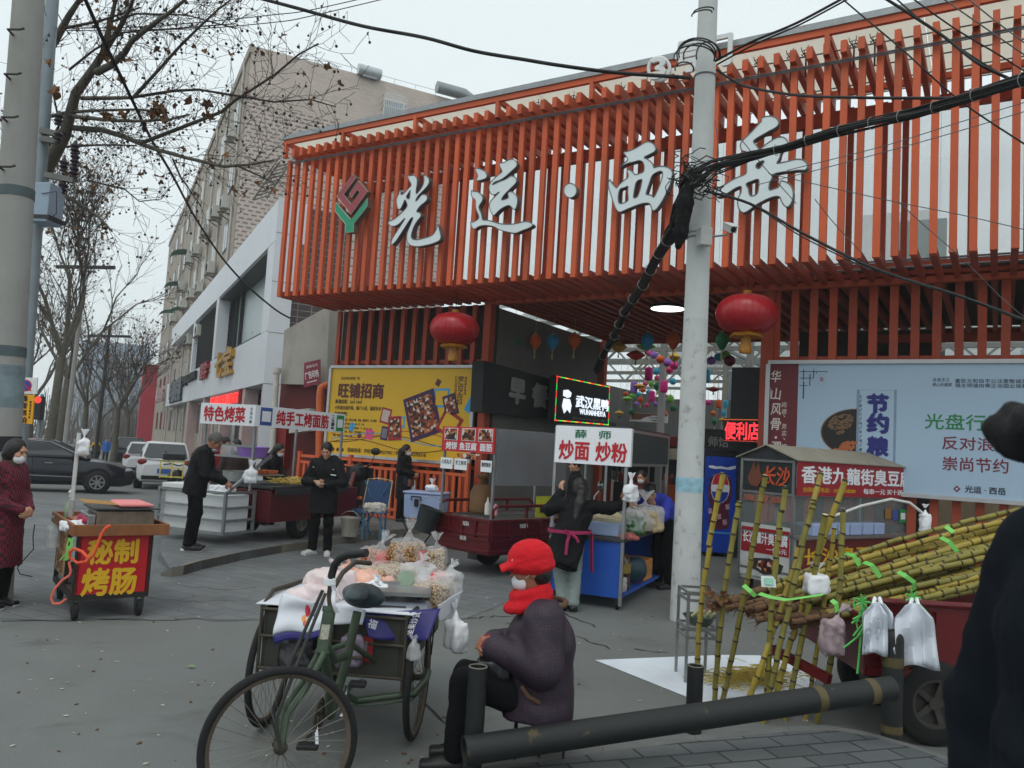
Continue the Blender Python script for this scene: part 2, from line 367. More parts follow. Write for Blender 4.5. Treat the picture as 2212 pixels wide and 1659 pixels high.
g1=[(1350,240),(1385,262),(1440,245),(1490,270),(1512,330),(1508,400),(1492,480),(1490,570),(1545,505),(1600,430),(1622,360),(1628,300),(1612,245),(1660,255),(1700,300),(1708,350),(1695,400),(1650,460),(1580,530),(1510,600),(1475,690),(1530,640),(1570,580),(1610,560),(1655,570),(1678,605),(1672,650),(1640,690),(1580,730),(1535,780),(1490,850),(1540,855),(1570,885),(1572,925),(1545,955),(1500,1010),(1455,1090),(1425,1170),(1410,1240),(1415,1280),(1440,1300),(1500,1308),(1600,1290),(1700,1260),(1770,1225),(1810,1170),(1835,1110),(1848,1040),(1870,1130),(1890,1200),(1900,1280),(1870,1325),(1780,1365),(1650,1400),(1520,1420),(1430,1410),(1380,1385),(1345,1330),(1338,1260),(1350,1190),(1375,1120),(1410,1040),(1450,940),(1420,940),(1385,985),(1330,1070),(1260,1180),(1190,1290),(1130,1365),(1088,1398),(1085,1350),(1100,1290),(1150,1210),(1230,1090),(1290,1000),(1320,945),(1280,975),(1220,1045),(1150,1085),(1085,1085),(1050,1060),(1028,1010),(1080,995),(1150,960),(1230,890),(1310,810),(1352,755),(1340,700),(1310,640),(1295,680),(1260,760),(1235,800),(1208,815),(1185,780),(1172,700),(1172,640),(1190,590),(1215,545),(1220,500),(1243,510),(1240,570),(1270,565),(1320,520),(1380,450),(1412,425),(1412,385),(1370,320)]
glyph('sign_character','grey brush-written character 光 on the orange slats beside the red and green emblem',1300,640,.24412,[[g1,[(1405,478),(1395,560),(1385,652),(1322,612),(1370,540)]]])
g2=[[[(332,375),(400,385),(470,415),(515,460),(525,510),(505,550),(450,568),(370,588),(338,575),(365,535),(375,498),(352,450),(335,415)]],[[(720,290),(790,295),(850,260),(910,230),(960,232),(1000,265),(1018,310),(1005,355),(950,405),(890,460),(820,525),(740,575),(660,600),(620,630),(608,655),(660,635),(720,600),(800,575),(860,545),(905,505),(960,510),(1000,545),(1012,590),(985,640),(920,700),(860,760),(800,820),(750,905),(800,895),(850,880),(880,860),(865,800),(885,765),(935,765),(980,795),(1020,850),(1025,920),(1010,1000),(985,1062),(950,1045),(920,1005),(880,985),(820,1005),(760,1040),(700,1090),(660,1140),(625,1158),(595,1110),(568,1040),(562,980),(580,920),(630,870),(690,810),(735,765),(700,780),(660,815),(610,815),(575,785),(558,720),(560,660),(590,600),(650,540),(720,480),(775,440),(765,410),(735,350)]],[[(275,735),(310,765),(360,760),(400,785),(440,825),(458,870),(445,920),(410,970),(388,1015),(400,1060),(425,1110),(440,1170),(445,1230),(500,1230),(580,1240),(660,1270),(760,1295),(880,1300),(1000,1290),(1100,1260),(1170,1250),(1230,1265),(1280,1300),(1260,1335),(1190,1370),(1100,1400),(1020,1440),(960,1445),(880,1430),(780,1405),(700,1375),(640,1335),(560,1318),(460,1315),(380,1335),(330,1380),(285,1365),(262,1310),(250,1270),(300,1260),(350,1235),(385,1210),(395,1170),(375,1120),(345,1060),(335,990),(338,920),(330,890),(290,870),(270,820),(262,770)]]]
glyph('sign_character','grey brush-written character 运 on the orange slats between 光 and the round dot',1820,580,.24412,g2)
glyph('sign_dot','round grey dot on the orange slats between the characters 运 and 西',1820,580,.24412,[[[(1888+106*math.cos(a*.3142),745+120*math.sin(a*.3142))for a in range(20)]]])
g3=[[(485,385),(560,375),(650,345),(740,300),(830,240),(900,205),(960,205),(1020,240),(1060,300),(1062,345),(1030,385),(950,425),(840,478),(900,500),(970,545),(1010,600),(1025,665),(1070,645),(1150,630),(1230,635),(1300,665),(1355,720),(1345,830),(1320,930),(1270,1040),(1220,1150),(1160,1260),(1100,1350),(1050,1400),(1015,1415),(990,1370),(970,1310),(945,1272),(860,1275),(760,1300),(660,1340),(560,1380),(470,1425),(420,1435),(380,1400),(345,1340),(310,1230),(280,1130),(240,1020),(230,940),(245,880),(262,860),(290,920),(340,980),(380,1020),(410,965),(460,915),(530,860),(580,828),(582,770),(555,715),(570,685),(620,700),(670,740),(695,782),(760,765),(845,735),(860,680),(855,600),(830,550),(770,525),(690,555),(600,570),(520,600),(425,660),(470,610),(530,560),(580,525),(550,460)],[(435,1020),(520,1005),(585,968),(570,1040),(575,1130),(585,1235),(500,1275),(430,1288),(405,1250),(405,1120)],[(715,890),(828,850),(815,920),(790,1040),(745,1170),(665,1198),(680,1080)],[(995,785),(1080,735),(1150,712),(1188,740),(1170,840),(1130,960),(1080,1080),(1030,1180),(1010,1170),(985,1130),(885,1132),(900,1070),(950,920)]]
glyph('sign_character','grey brush-written character 西 on the orange slats beside the concrete utility pole',2380,520,.2291,[g3])
g4=[[(995,125),(1060,95),(1150,88),(1220,115),(1262,165),(1262,215),(1220,265),(1110,320),(1000,385),(920,430),(870,475),(910,510),(945,560),(970,600),(1020,560),(1100,495),(1200,430),(1280,402),(1340,410),(1395,460),(1400,520),(1340,560),(1290,640),(1280,720),(1220,815),(1290,795),(1400,775),(1500,745),(1580,740),(1640,755),(1690,805),(1700,860),(1665,910),(1560,905),(1450,920),(1330,930),(1165,965),(1165,1030),(1130,1080),(1115,1140),(1115,1215),(1180,1195),(1275,1160),(1285,1060),(1350,1075),(1420,1110),(1465,1170),(1485,1250),(1475,1340),(1440,1430),(1390,1470),(1340,1440),(1300,1370),(1280,1300),(1200,1300),(1100,1335),(1000,1385),(900,1440),(820,1510),(735,1555),(690,1530),(655,1480),(640,1400),(650,1320),(690,1260),(700,1200),(700,1140),(600,1180),(500,1250),(400,1300),(330,1312),(280,1280),(270,1210),(330,1175),(430,1140),(540,1065),(650,1010),(770,970),(780,900),(775,810),(800,700),(800,650),(770,625),(720,620),(690,590),(682,520),(705,470),(780,400),(870,310),(960,210),(1005,170)],[(755,1110),(860,1070),(965,1030),(965,1120),(950,1240),(920,1280),(840,1305),(815,1260),(805,1180)],[(910,860),(935,795),(1060,750),(1000,850),(960,890)]]
glyph('sign_character','grey brush-written character 岳 on the orange slats behind the black cable bundle',2780,440,.26525,[g4])
emb=thing('sign_emblem','red angular spiral above a green Y, emblem at the left end of the market sign','sign emblem',FP(760,440,DSG),group=None)
def flat(nm,pts,face,x0=1300,y0=640,sc_=.24412):
 q=MB(); lp=[FP((x0+a*sc_)*.54004,(y0+b_*sc_)*.54004,DSG)for a,b_ in pts]
 q.prism([lp],FN*.13,face,mat('emblem_side',(110,98,84),.5)); q.tube([p-FN*.002 for p in lp],.007,4,mat('emblem_edge',(200,190,176),.5),close=True); return q.build(nm,face,emb)
flat('spiral',[(460,230),(192,590),(427,890),(695,515),(545,335),(398,555),(438,615),(530,482),(572,530),(430,730),(305,565),(505,295)],mat('emblem_red',(158,62,74),.45,var=.05))
flat('leaf',[(180,695),(418,970),(440,965),(700,620),(690,765),(472,1045),(465,1180),(335,1190),(340,1055),(167,840)],mat('emblem_green',(20,150,112),.45,var=.05))
gt=thing('gate_number_sign','grey gate number sign reading 3号门 under the roof edge behind the pole','sign',FP(1500,140,OV+.3))
mb=MB(); pc=[FP(1424+23*math.cos(a*.2618),149+25*math.sin(a*.2618),OV+.3)for a in range(24)]; mb.tube(pc,.03,6,close=True)
text_into(mb,'3',FP(1424,149,OV+.3),FU,(0,0,1),.22,.34,.03,out=.05); mb.build('lettering',WHITE,gt)
mb=MB(); text_into(mb,'号',FP(1487,124,OV+.3),FU,(0,0,1),.42,.5,.03,out=.05); text_into(mb,'门',FP(1552,112,OV+.3),FU,(0,0,1),.42,.5,.03,out=.05); mb.build('lettering',WHITE,gt)
# ground
ASPH=mat('asphalt',(108,112,110),.85,var=.13,scale=.5,dirt=.2,bump=.35,bscale=90)
n,l,b=nodes_of(ASPH); src=b.inputs["Base Color"].links[0].from_socket
tcx=n.new("ShaderNodeTexCoord"); nz=n.new("ShaderNodeTexNoise"); nz.inputs["Scale"].default_value=130; nz.inputs["Detail"].default_value=3; l.new(tcx.outputs["Object"],nz.inputs["Vector"]); mr=n.new("ShaderNodeMapRange"); mr.inputs[1].default_value=.3; mr.inputs[2].default_value=.7; mr.inputs[3].default_value=.78; mr.inputs[4].default_value=1.2; l.new(nz.outputs[0],mr.inputs[0])
n2=n.new("ShaderNodeTexNoise"); n2.inputs["Scale"].default_value=1.3; n2.inputs["Detail"].default_value=8; n2.inputs["Roughness"].default_value=.6; n2.inputs["Distortion"].default_value=1.2; l.new(tcx.outputs["Object"],n2.inputs["Vector"]); m2=n.new("ShaderNodeMapRange"); m2.inputs[1].default_value=.56; m2.inputs[2].default_value=.72; m2.inputs[3].default_value=1; m2.inputs[4].default_value=.66; l.new(n2.outputs[0],m2.inputs[0])
mm=n.new("ShaderNodeMath"); mm.operation='MULTIPLY'; l.new(mr.outputs[0],mm.inputs[0]); l.new(m2.outputs[0],mm.inputs[1]); vm=n.new("ShaderNodeVectorMath"); vm.operation='SCALE'; l.new(src,vm.inputs[0]); l.new(mm.outputs[0],vm.inputs["Scale"]); l.new(vm.outputs[0],b.inputs["Base Color"])
def brickmat(name,c1,c2,mortar,bw,bh,ms=.012,bump=.4,rot=0,rough=.8,sw=None,dirt=.3,mixn=.25,coord='Object',off=.5):
 m=mat(name,c1,rough,var=0); n,l,b=nodes_of(m)
 tc=n.new("ShaderNodeTexCoord"); mp=n.new("ShaderNodeMapping"); mp.inputs["Rotation"].default_value=(0,0,rot); l.new(tc.outputs[coord],mp.inputs[0]); src=mp.outputs[0]
 if sw:
  d=n.new("ShaderNodeVectorMath"); d.operation='DOT_PRODUCT'; d.inputs[1].default_value=sw; l.new(src,d.inputs[0])
  sx=n.new("ShaderNodeSeparateXYZ"); l.new(src,sx.inputs[0]); cb=n.new("ShaderNodeCombineXYZ"); l.new(d.outputs["Value"],cb.inputs[0]); l.new(sx.outputs[2],cb.inputs[1]); src=cb.outputs[0]
 bt=n.new("ShaderNodeTexBrick"); bt.inputs["Scale"].default_value=1; bt.inputs["Brick Width"].default_value=bw; bt.inputs["Row Height"].default_value=bh; bt.inputs["Mortar Size"].default_value=ms; bt.offset=off
 bt.inputs["Color1"].default_value=(*L(c1),1); bt.inputs["Color2"].default_value=(*L(c2),1); bt.inputs["Mortar"].default_value=(*L(mortar),1); bt.inputs["Mortar Smooth"].default_value=.3
 l.new(src,bt.inputs["Vector"])
 nz=n.new("ShaderNodeTexNoise"); nz.inputs["Scale"].default_value=1.1; nz.inputs["Detail"].default_value=8; nz.inputs["Roughness"].default_value=.7; l.new(tc.outputs[coord],nz.inputs["Vector"])
 mr=n.new("ShaderNodeMapRange"); mr.inputs[1].default_value=.3; mr.inputs[2].default_value=.7; mr.inputs[3].default_value=1-mixn; mr.inputs[4].default_value=1+mixn; l.new(nz.outputs[0],mr.inputs[0])
 vm=n.new("ShaderNodeVectorMath"); vm.operation='SCALE'; l.new(bt.outputs[0],vm.inputs[0]); l.new(mr.outputs[0],vm.inputs["Scale"]); l.new(vm.outputs[0],b.inputs["Base Color"])
 if bump:
  bp=n.new("ShaderNodeBump"); bp.inputs["Strength"].default_value=bump; bp.inputs["Distance"].default_value=.01; bp.invert=True; l.new(bt.outputs["Fac"],bp.inputs["Height"]); l.new(bp.outputs[0],b.inputs["Normal"])
 return m
PAVER=brickmat('grey_pavers',(112,115,116),(101,105,107),(80,81,80),.42,.21,.006,.2,rot=.5)
PAVEF=brickmat('dark_brick_paving',(100,104,105),(80,86,88),(52,53,50),.31,.155,.009,.6,rot=-.34)
KERB=mat('kerb_stone',(126,122,114),.85,var=.15,scale=2,dirt=.4,bump=.3)
n,l,b=nodes_of(KERB)
tcx=n.new("ShaderNodeTexCoord"); nz=n.new("ShaderNodeTexNoise"); nz.inputs["Scale"].default_value=1.6; nz.inputs["Detail"].default_value=9; nz.inputs["Roughness"].default_value=.75; l.new(tcx.outputs["Object"],nz.inputs["Vector"])
mr=n.new("ShaderNodeMapRange"); mr.inputs[1].default_value=.53; mr.inputs[2].default_value=.6; mr.inputs[4].default_value=.6; l.new(nz.outputs[0],mr.inputs[0])
src=b.inputs["Base Color"].links[0].from_socket; mx=n.new("ShaderNodeMix"); mx.data_type='RGBA'; l.new(mr.outputs[0],mx.inputs[0]); l.new(src,mx.inputs[6]); mx.inputs[7].default_value=(*L((150,122,58)),1); l.new(mx.outputs[2],b.inputs["Base Color"])
mb=MB(); mb.sheet(lambda u,v:V((-70+110*u,-6+176*v,gz(-70+110*u,-6+176*v))),110,176); struct(mb.build('road',ASPH,smooth=True))
struct(MB().sheet(lambda u,v:V((-310+620*u,-310+620*v,-3.6)),2,2).build('ground',mat('far_ground',(96,94,88),.9)))
def area(name,pts,z,m,t=0,steps=1):
 mb=MB(); P=[V(p)for p in pts]
 if t:mb.prism([P],(0,0,-t),m)
 else:
  mb.add(P,[tuple(q)for q in tessellate_polygon([P])],m)
 return struct(mb.build(name,m))
Z1=.004
def gp(*q,z=Z1):return[G(x,y,z)for x,y in q]
random.seed(11)
edge=[(x,1338+random.uniform(-3.5,3.5))for x in range(-260,1010,45)]
area('plaza_paving',gp(*edge,(1100,1300),(1130,1210),(900,1160),(700,1165),(400,1222),(352,1180),(362,1110),(395,1078),(-260,1078)),Z1,PAVER)
kz=.12
ke=[(346,1237),(372,1225),(411,1214),(500,1195),(594,1179),(728,1161),(860,1144),(990,1128),(1100,1116)]
kerb=[G(x,y,kz)for x,y in ke]; kerb[0]=G(346,1239,.03)
inner=[p+V((.07,.17,0))for p in kerb]
back=[F(FS(1060),kz,-.1),F(FS(712),kz,-.1),G(470,1068,kz),G(385,1080,kz),G(352,1130,kz),G(345,1190,kz)]
area('pavement',[p+V((0,0,-.004))for p in inner]+back,kz,PAVER,.2)
mb=MB()
for i in range(len(kerb)-1):
 a,b_,c,d_=kerb[i],kerb[i+1],inner[i+1],inner[i]; g_=(b_-a)*.006
 mb.prism([[a+g_,b_-g_,c-g_,d_+g_]],(0,0,-.2),KERB)
struct(mb.build('kerb',KERB,bevel=.012))
fk=[(985,1672),(1130,1637),(1300,1612),(1500,1588),(1700,1569),(1790,1567),(1870,1580),(1960,1605),(2060,1640),(2300,1705)]
FZ=.1
fe=[G(x,y,FZ)for x,y in fk]
area('brick_pavement',[p+V((0,-.09,0))for p in fe]+[V((4.5,2.5,FZ)),V((4.5,-4,FZ)),V((-1.2,-4,FZ)),V((-.9,2,FZ))],FZ,PAVEF,.14)
mb=MB()
for i in range(len(fe)-1):mb.prism([[fe[i],fe[i+1]-(fe[i+1]-fe[i])*.01,fe[i+1]+V((0,-.088,0)),fe[i]+V((0,-.088,0))]],(0,0,-.15),mat('pavement_edge',(104,106,104),.8,var=.2,dirt=.3))
struct(mb.build('pavement_kerb',bevel=.012))
mb=MB(); CR=mat('crack_dark',(46,45,43),.95)
def crack(pts,wd=.012):
 q=[G(x+random.uniform(-4,4),y+random.uniform(-2,2),.0045)for(x0,y0),(x1,y1)in zip(pts,pts[1:])for x,y in[(x0+(x1-x0)*t/7,y0+(y1-y0)*t/7)for t in range(7)]]
 for a,b_ in zip(q,q[1:]):
  s_=(b_-a).cross(V((0,0,1))).normalized()*wd*random.uniform(.3,1); mb.add([a-s_,b_-s_,b_+s_,a+s_],[(0,1,2,3)],CR)
for c in([(0,1341),(300,1338),(600,1337)],[(680,1320),(760,1318),(1000,1336),(1080,1330),(1220,1325),(1300,1360)],[(640,1620),(740,1500),(790,1460)],[(1010,1610),(880,1480),(800,1380)],[(380,1263),(480,1275),(560,1268)],[(1090,1345),(1250,1375),(1330,1405)],[(1330,1425),(1520,1440)],[(300,1290),(420,1300),(560,1296)],[(1370,1400),(1450,1412)]):crack(c)
struct(mb.build('road_cracks',CR))
mb=MB(); LW=mat('litter_pale',(176,172,160),.8,var=.3,scale=30); LB=mat('litter_brown',(98,68,42),.8,var=.3,scale=30); LG=mat('litter_green',(120,150,80),.7)
for k in range(230):
 px,py=random.uniform(0,1750),random.uniform(1240,1655); p=G(px,py,.004)
 if p.y<3.6 or(px>1000 and py>1560):continue
 r=random.uniform(.004,.014); q=random.random()*6; mb.lathe([(r,0),(r*.8,r*.5),(r*.2,r*.7)],5,p,Matrix.Rotation(q,3,'Z')@Matrix.Diagonal((1.5,.8,.6)),LW if k%3 else LB)
o=mb.build('litter'); tag(o,'tiny pale crumbs and grit scattered over the grey road','litter',kind='stuff')
# bodies: smooth-blended distance fields turned into one continuous skin
class SDF:
 def __init__(s,h=.01,k=.02):s.h=h; s.k=k; s.p=[]
 def cap(s,a,b,r0,r1=None,k=None):s.p.append(('c',np.array(a,float),np.array(b,float),r0,r0 if r1 is None else r1,s.k if k is None else k)); return s
 def chain(s,pts,rs,k=None):
  for i in range(len(pts)-1):s.cap(pts[i],pts[i+1],rs[i],rs[i+1],k)
  return s
 def ell(s,c,r,R=None,k=None):s.p.append(('e',np.array(c,float),np.array(r,float),np.eye(3)if R is None else np.array(R),0,s.k if k is None else k)); return s
 def rbox(s,c,h,r,R=None,k=None):s.p.append(('b',np.array(c,float),np.array(h,float),np.eye(3)if R is None else np.array(R),r,s.k if k is None else k)); return s
 def cut(s,kind,*a):s.p.append(('-'+kind,*a)); return s
 def bounds(s):
  lo,hi=[],[]
  for q in s.p:
   if q[0]=='c':r=max(q[3],q[4]); lo.append(np.minimum(q[1],q[2])-r); hi.append(np.maximum(q[1],q[2])+r)
   elif q[0]in 'eb':r=np.linalg.norm(q[2])+q[4]if q[0]=='b' else max(q[2]); lo.append(q[1]-r); hi.append(q[1]+r)
  return np.min(lo,0)-3*s.h-.03,np.max(hi,0)+3*s.h+.03
 def mesh(s,wrinkle=0,wf=18,seed=0,clip=None):
  lo,hi=s.bounds(); n=np.ceil((hi-lo)/s.h).astype(int)+1
  ax=[lo[i]+s.h*np.arange(n[i])for i in range(3)]
  d=np.full(n,.3,np.float32)
  for q in s.p:
   kind=q[0][-1]; neg=q[0][0]=='-'
   if kind=='c':r=max(q[3],q[4]); a,b=np.minimum(q[1],q[2])-r,np.maximum(q[1],q[2])+r
   elif kind=='e':r=max(q[2]); a,b=q[1]-r,q[1]+r
   elif kind=='b':r=np.linalg.norm(q[2])+q[4]; a,b=q[1]-r,q[1]+r
   elif kind=='h':a,b=lo,hi
   mg=.06+(0 if neg else 1.5*q[5]); i0=np.clip(((a-mg-lo)/s.h).astype(int),0,n); i1=np.clip(((b+mg-lo)/s.h).astype(int)+2,0,n)
   if(i1<=i0).any():continue
   sl_=tuple(slice(x,y)for x,y in zip(i0,i1))
   X,Y,Z=np.meshgrid(*[ax[i][i0[i]:i1[i]].astype(np.float32)for i in range(3)],indexing='ij',sparse=True)
   if kind=='c':
    ba=q[2]-q[1]; L2=max(1e-9,ba@ba); t=np.clip(((X-q[1][0])*ba[0]+(Y-q[1][1])*ba[1]+(Z-q[1][2])*ba[2])/L2,0,1)
    e=np.sqrt((X-q[1][0]-t*ba[0])**2+(Y-q[1][1]-t*ba[1])**2+(Z-q[1][2]-t*ba[2])**2)-(q[3]+t*(q[4]-q[3]))
   elif kind=='h':e=(X-q[1][0])*q[2][0]+(Y-q[1][1])*q[2][1]+(Z-q[1][2])*q[2][2]
   else:
    R=q[3]; P=[(X-q[1][0])*R[0,i]+(Y-q[1][1])*R[1,i]+(Z-q[1][2])*R[2,i]for i in range(3)]
    if kind=='e':
     k0=np.sqrt(sum((P[i]/q[2][i])**2 for i in range(3))); k1=np.sqrt(sum((P[i]/q[2][i]**2)**2 for i in range(3)))+1e-6; e=k0*(k0-1)/k1
    else:
     Q=[np.abs(P[i])-q[2][i]for i in range(3)]; e=np.sqrt(sum(np.maximum(x,0)**2 for x in Q))+np.minimum(np.maximum(np.maximum(Q[0],Q[1]),Q[2]),0)-q[4]
   o=d[sl_]
   if neg:d[sl_]=np.maximum(o,-e)
   else:
    k=max(1e-4,q[5]); hh=np.clip(.5+.5*(o-e)/k,0,1); d[sl_]=o*(1-hh)+e*hh-k*hh*(1-hh)
  if wrinkle:
   X,Y,Z=np.meshgrid(*[a.astype(np.float32)for a in ax],indexing='ij',sparse=True); rs=np.random.RandomState(seed); acc=0
   for j in range(6):
    v=rs.randn(3); v/=np.linalg.norm(v); f=wf*(1+j*.45); acc=acc+np.sin(f*(v[0]*X+v[1]*Y+v[2]*Z)+rs.rand()*6+1.6*np.sin(f*.6*(v[1]*X-v[0]*Y+v[2]*Z)+rs.rand()*6))/(1+j*.35)
   d=d+wrinkle*acc/3
  return surfnet(d,lo,s.h)
def surfnet(d,lo,h):
 ins=d<0; n=np.array(d.shape)
 c=[ins[x:n[0]-1+x,y:n[1]-1+y,z:n[2]-1+z]for x in(0,1)for y in(0,1)for z in(0,1)]
 sm=sum(x.astype(np.int8)for x in c); act=(sm>0)&(sm<8); I=np.argwhere(act)
 idx=np.full(act.shape,-1,np.int64); idx[act]=np.arange(len(I))
 acc=np.zeros((len(I),3)); cnt=np.zeros(len(I)); cs=[(x,y,z)for x in(0,1)for y in(0,1)for z in(0,1)]
 for a in range(8):
  for b in range(a+1,8):
   A,B=np.array(cs[a]),np.array(cs[b])
   if np.abs(A-B).sum()!=1:continue
   da=d[tuple((I+A).T)]; db=d[tuple((I+B).T)]; x=(da<0)!=(db<0)
   t=np.where(x,da/np.where(x,da-db,1),0); acc+=np.where(x[:,None],A+(B-A)*t[:,None],0); cnt+=x
 vs=lo+h*(I+acc/np.maximum(cnt,1)[:,None]); fs=[]
 for axn in range(3):
  u,v=(axn+1)%3,(axn+2)%3
  sA=[slice(1,-1)]*3; sB=[slice(1,-1)]*3; sA[axn]=slice(0,n[axn]-1); sB[axn]=slice(1,n[axn])
  a=ins[tuple(sA)]; b=ins[tuple(sB)]
  for flip in(0,1):
   E=np.argwhere((a&~b)if not flip else(~a&b))
   if not len(E):continue
   E=E+1; E[:,axn]-=1
   def at(du,dv):q=E.copy(); q[:,u]-=du; q[:,v]-=dv; return idx[tuple(q.T)]
   q=np.stack([at(1,1),at(0,1),at(0,0),at(1,0)],1); fs.append(q[:,::-1]if flip else q)
 fs=np.concatenate(fs); fs=fs[(fs>=0).all(1)]
 return vs,fs
def sdf_obj(s,name,m,parent=None,wrinkle=0,wf=18,seed=0,world=False):
 vs,fs=s.mesh(wrinkle,wf,seed)
 me=bpy.data.meshes.new(name); nv,nf=len(vs),len(fs)
 me.vertices.add(nv); me.vertices.foreach_set('co',vs.astype(np.float32).ravel())
 me.loops.add(nf*4); me.loops.foreach_set('vertex_index',fs.astype(np.int32).ravel())
 me.polygons.add(nf); me.polygons.foreach_set('loop_start',np.arange(0,nf*4,4,dtype=np.int32))
 me.polygons.foreach_set('use_smooth',np.ones(nf,bool)); me.materials.append(m); me.update(calc_edges=True); me.validate()
 o=bpy.data.objects.new(name,me); col.objects.link(o)
 if parent is not None:
  o.parent=parent
  if world:me.transform(wm(parent).inverted())
 return o
SKIN=mat('skin',(196,146,118),.55,var=.06,scale=30)
SKIN2=mat('skin_weathered',(158,108,84),.6,var=.1,scale=30)
HAIR=mat('black_hair',(24,21,20),.5,var=.3,scale=60,bump=.5,bscale=150)
HAIRG=mat('grey_hair',(92,88,86),.7,var=.3,scale=60,bump=.4,bscale=150)
MASKW=mat('mask_white',(226,230,234),.8,var=.03)
SHOEB=mat('black_shoe',(24,24,26),.5)
SOLE=mat('white_sole',(214,214,210),.6)
def hand(S,wr,mid,palm_n,curl=.5,sc=1,thumb=1):
 """wrist, direction of the fingers, palm normal"""
 wr=V(wr); f=V(mid).normalized(); pn=V(palm_n); pn=(pn-f*pn.dot(f)).normalized(); sd=f.cross(pn)*thumb
 pc=wr+f*.05*sc
 S.rbox(pc,(.004,.004,.004),.0,k=.01)
 R=np.array(Matrix((sd,f,pn)).transposed())
 S.rbox(pc,(.03*sc,.036*sc,.006*sc),.008*sc,R,.012)
 for i,ln in enumerate((.072,.08,.074,.058)):
  b=wr+f*(.088-.004*abs(i-1.2))*sc+sd*(.030-.02*i)*sc
  pts=[b]; a=.15+curl*.5
  for j,fr in enumerate((.45,.32,.23)):
   dr=f*math.cos(a)+pn*math.sin(a); pts.append(pts[-1]+dr*ln*fr*sc); a+=curl*.9
  S.chain(pts,[.0095*sc,.009*sc,.008*sc,.007*sc],.004)
 b=wr+f*.03*sc+sd*.03*sc; e=b+(sd*.8+f*.6+pn*.35).normalized()*.04*sc
 S.chain([b,e,e+(f*.8+pn*.5+sd*.1).normalized()*.03*sc],[.013*sc,.011*sc,.008*sc],.008)
def rotm(yaw=0,pitch=0,roll=0):return(Matrix.Rotation(yaw,3,'Z')@Matrix.Rotation(pitch,3,'X')@Matrix.Rotation(roll,3,'Y'))
J0=dict(pel=(0,0,.93),chest=(0,.01,1.24),neck=(0,.02,1.44),head=(0,-.015,1.585),shl=(.175,.015,1.375),shr=(-.175,.015,1.375),ell=(.235,.02,1.1),elr=(-.235,.02,1.1),wrl=(.235,-.06,.86),wrr=(-.235,-.06,.86),hipl=(.09,0,.9),hipr=(-.09,0,.9),knl=(.1,-.02,.49),knr=(-.1,-.02,.49),anl=(.1,.02,.085),anr=(-.1,.02,.085))
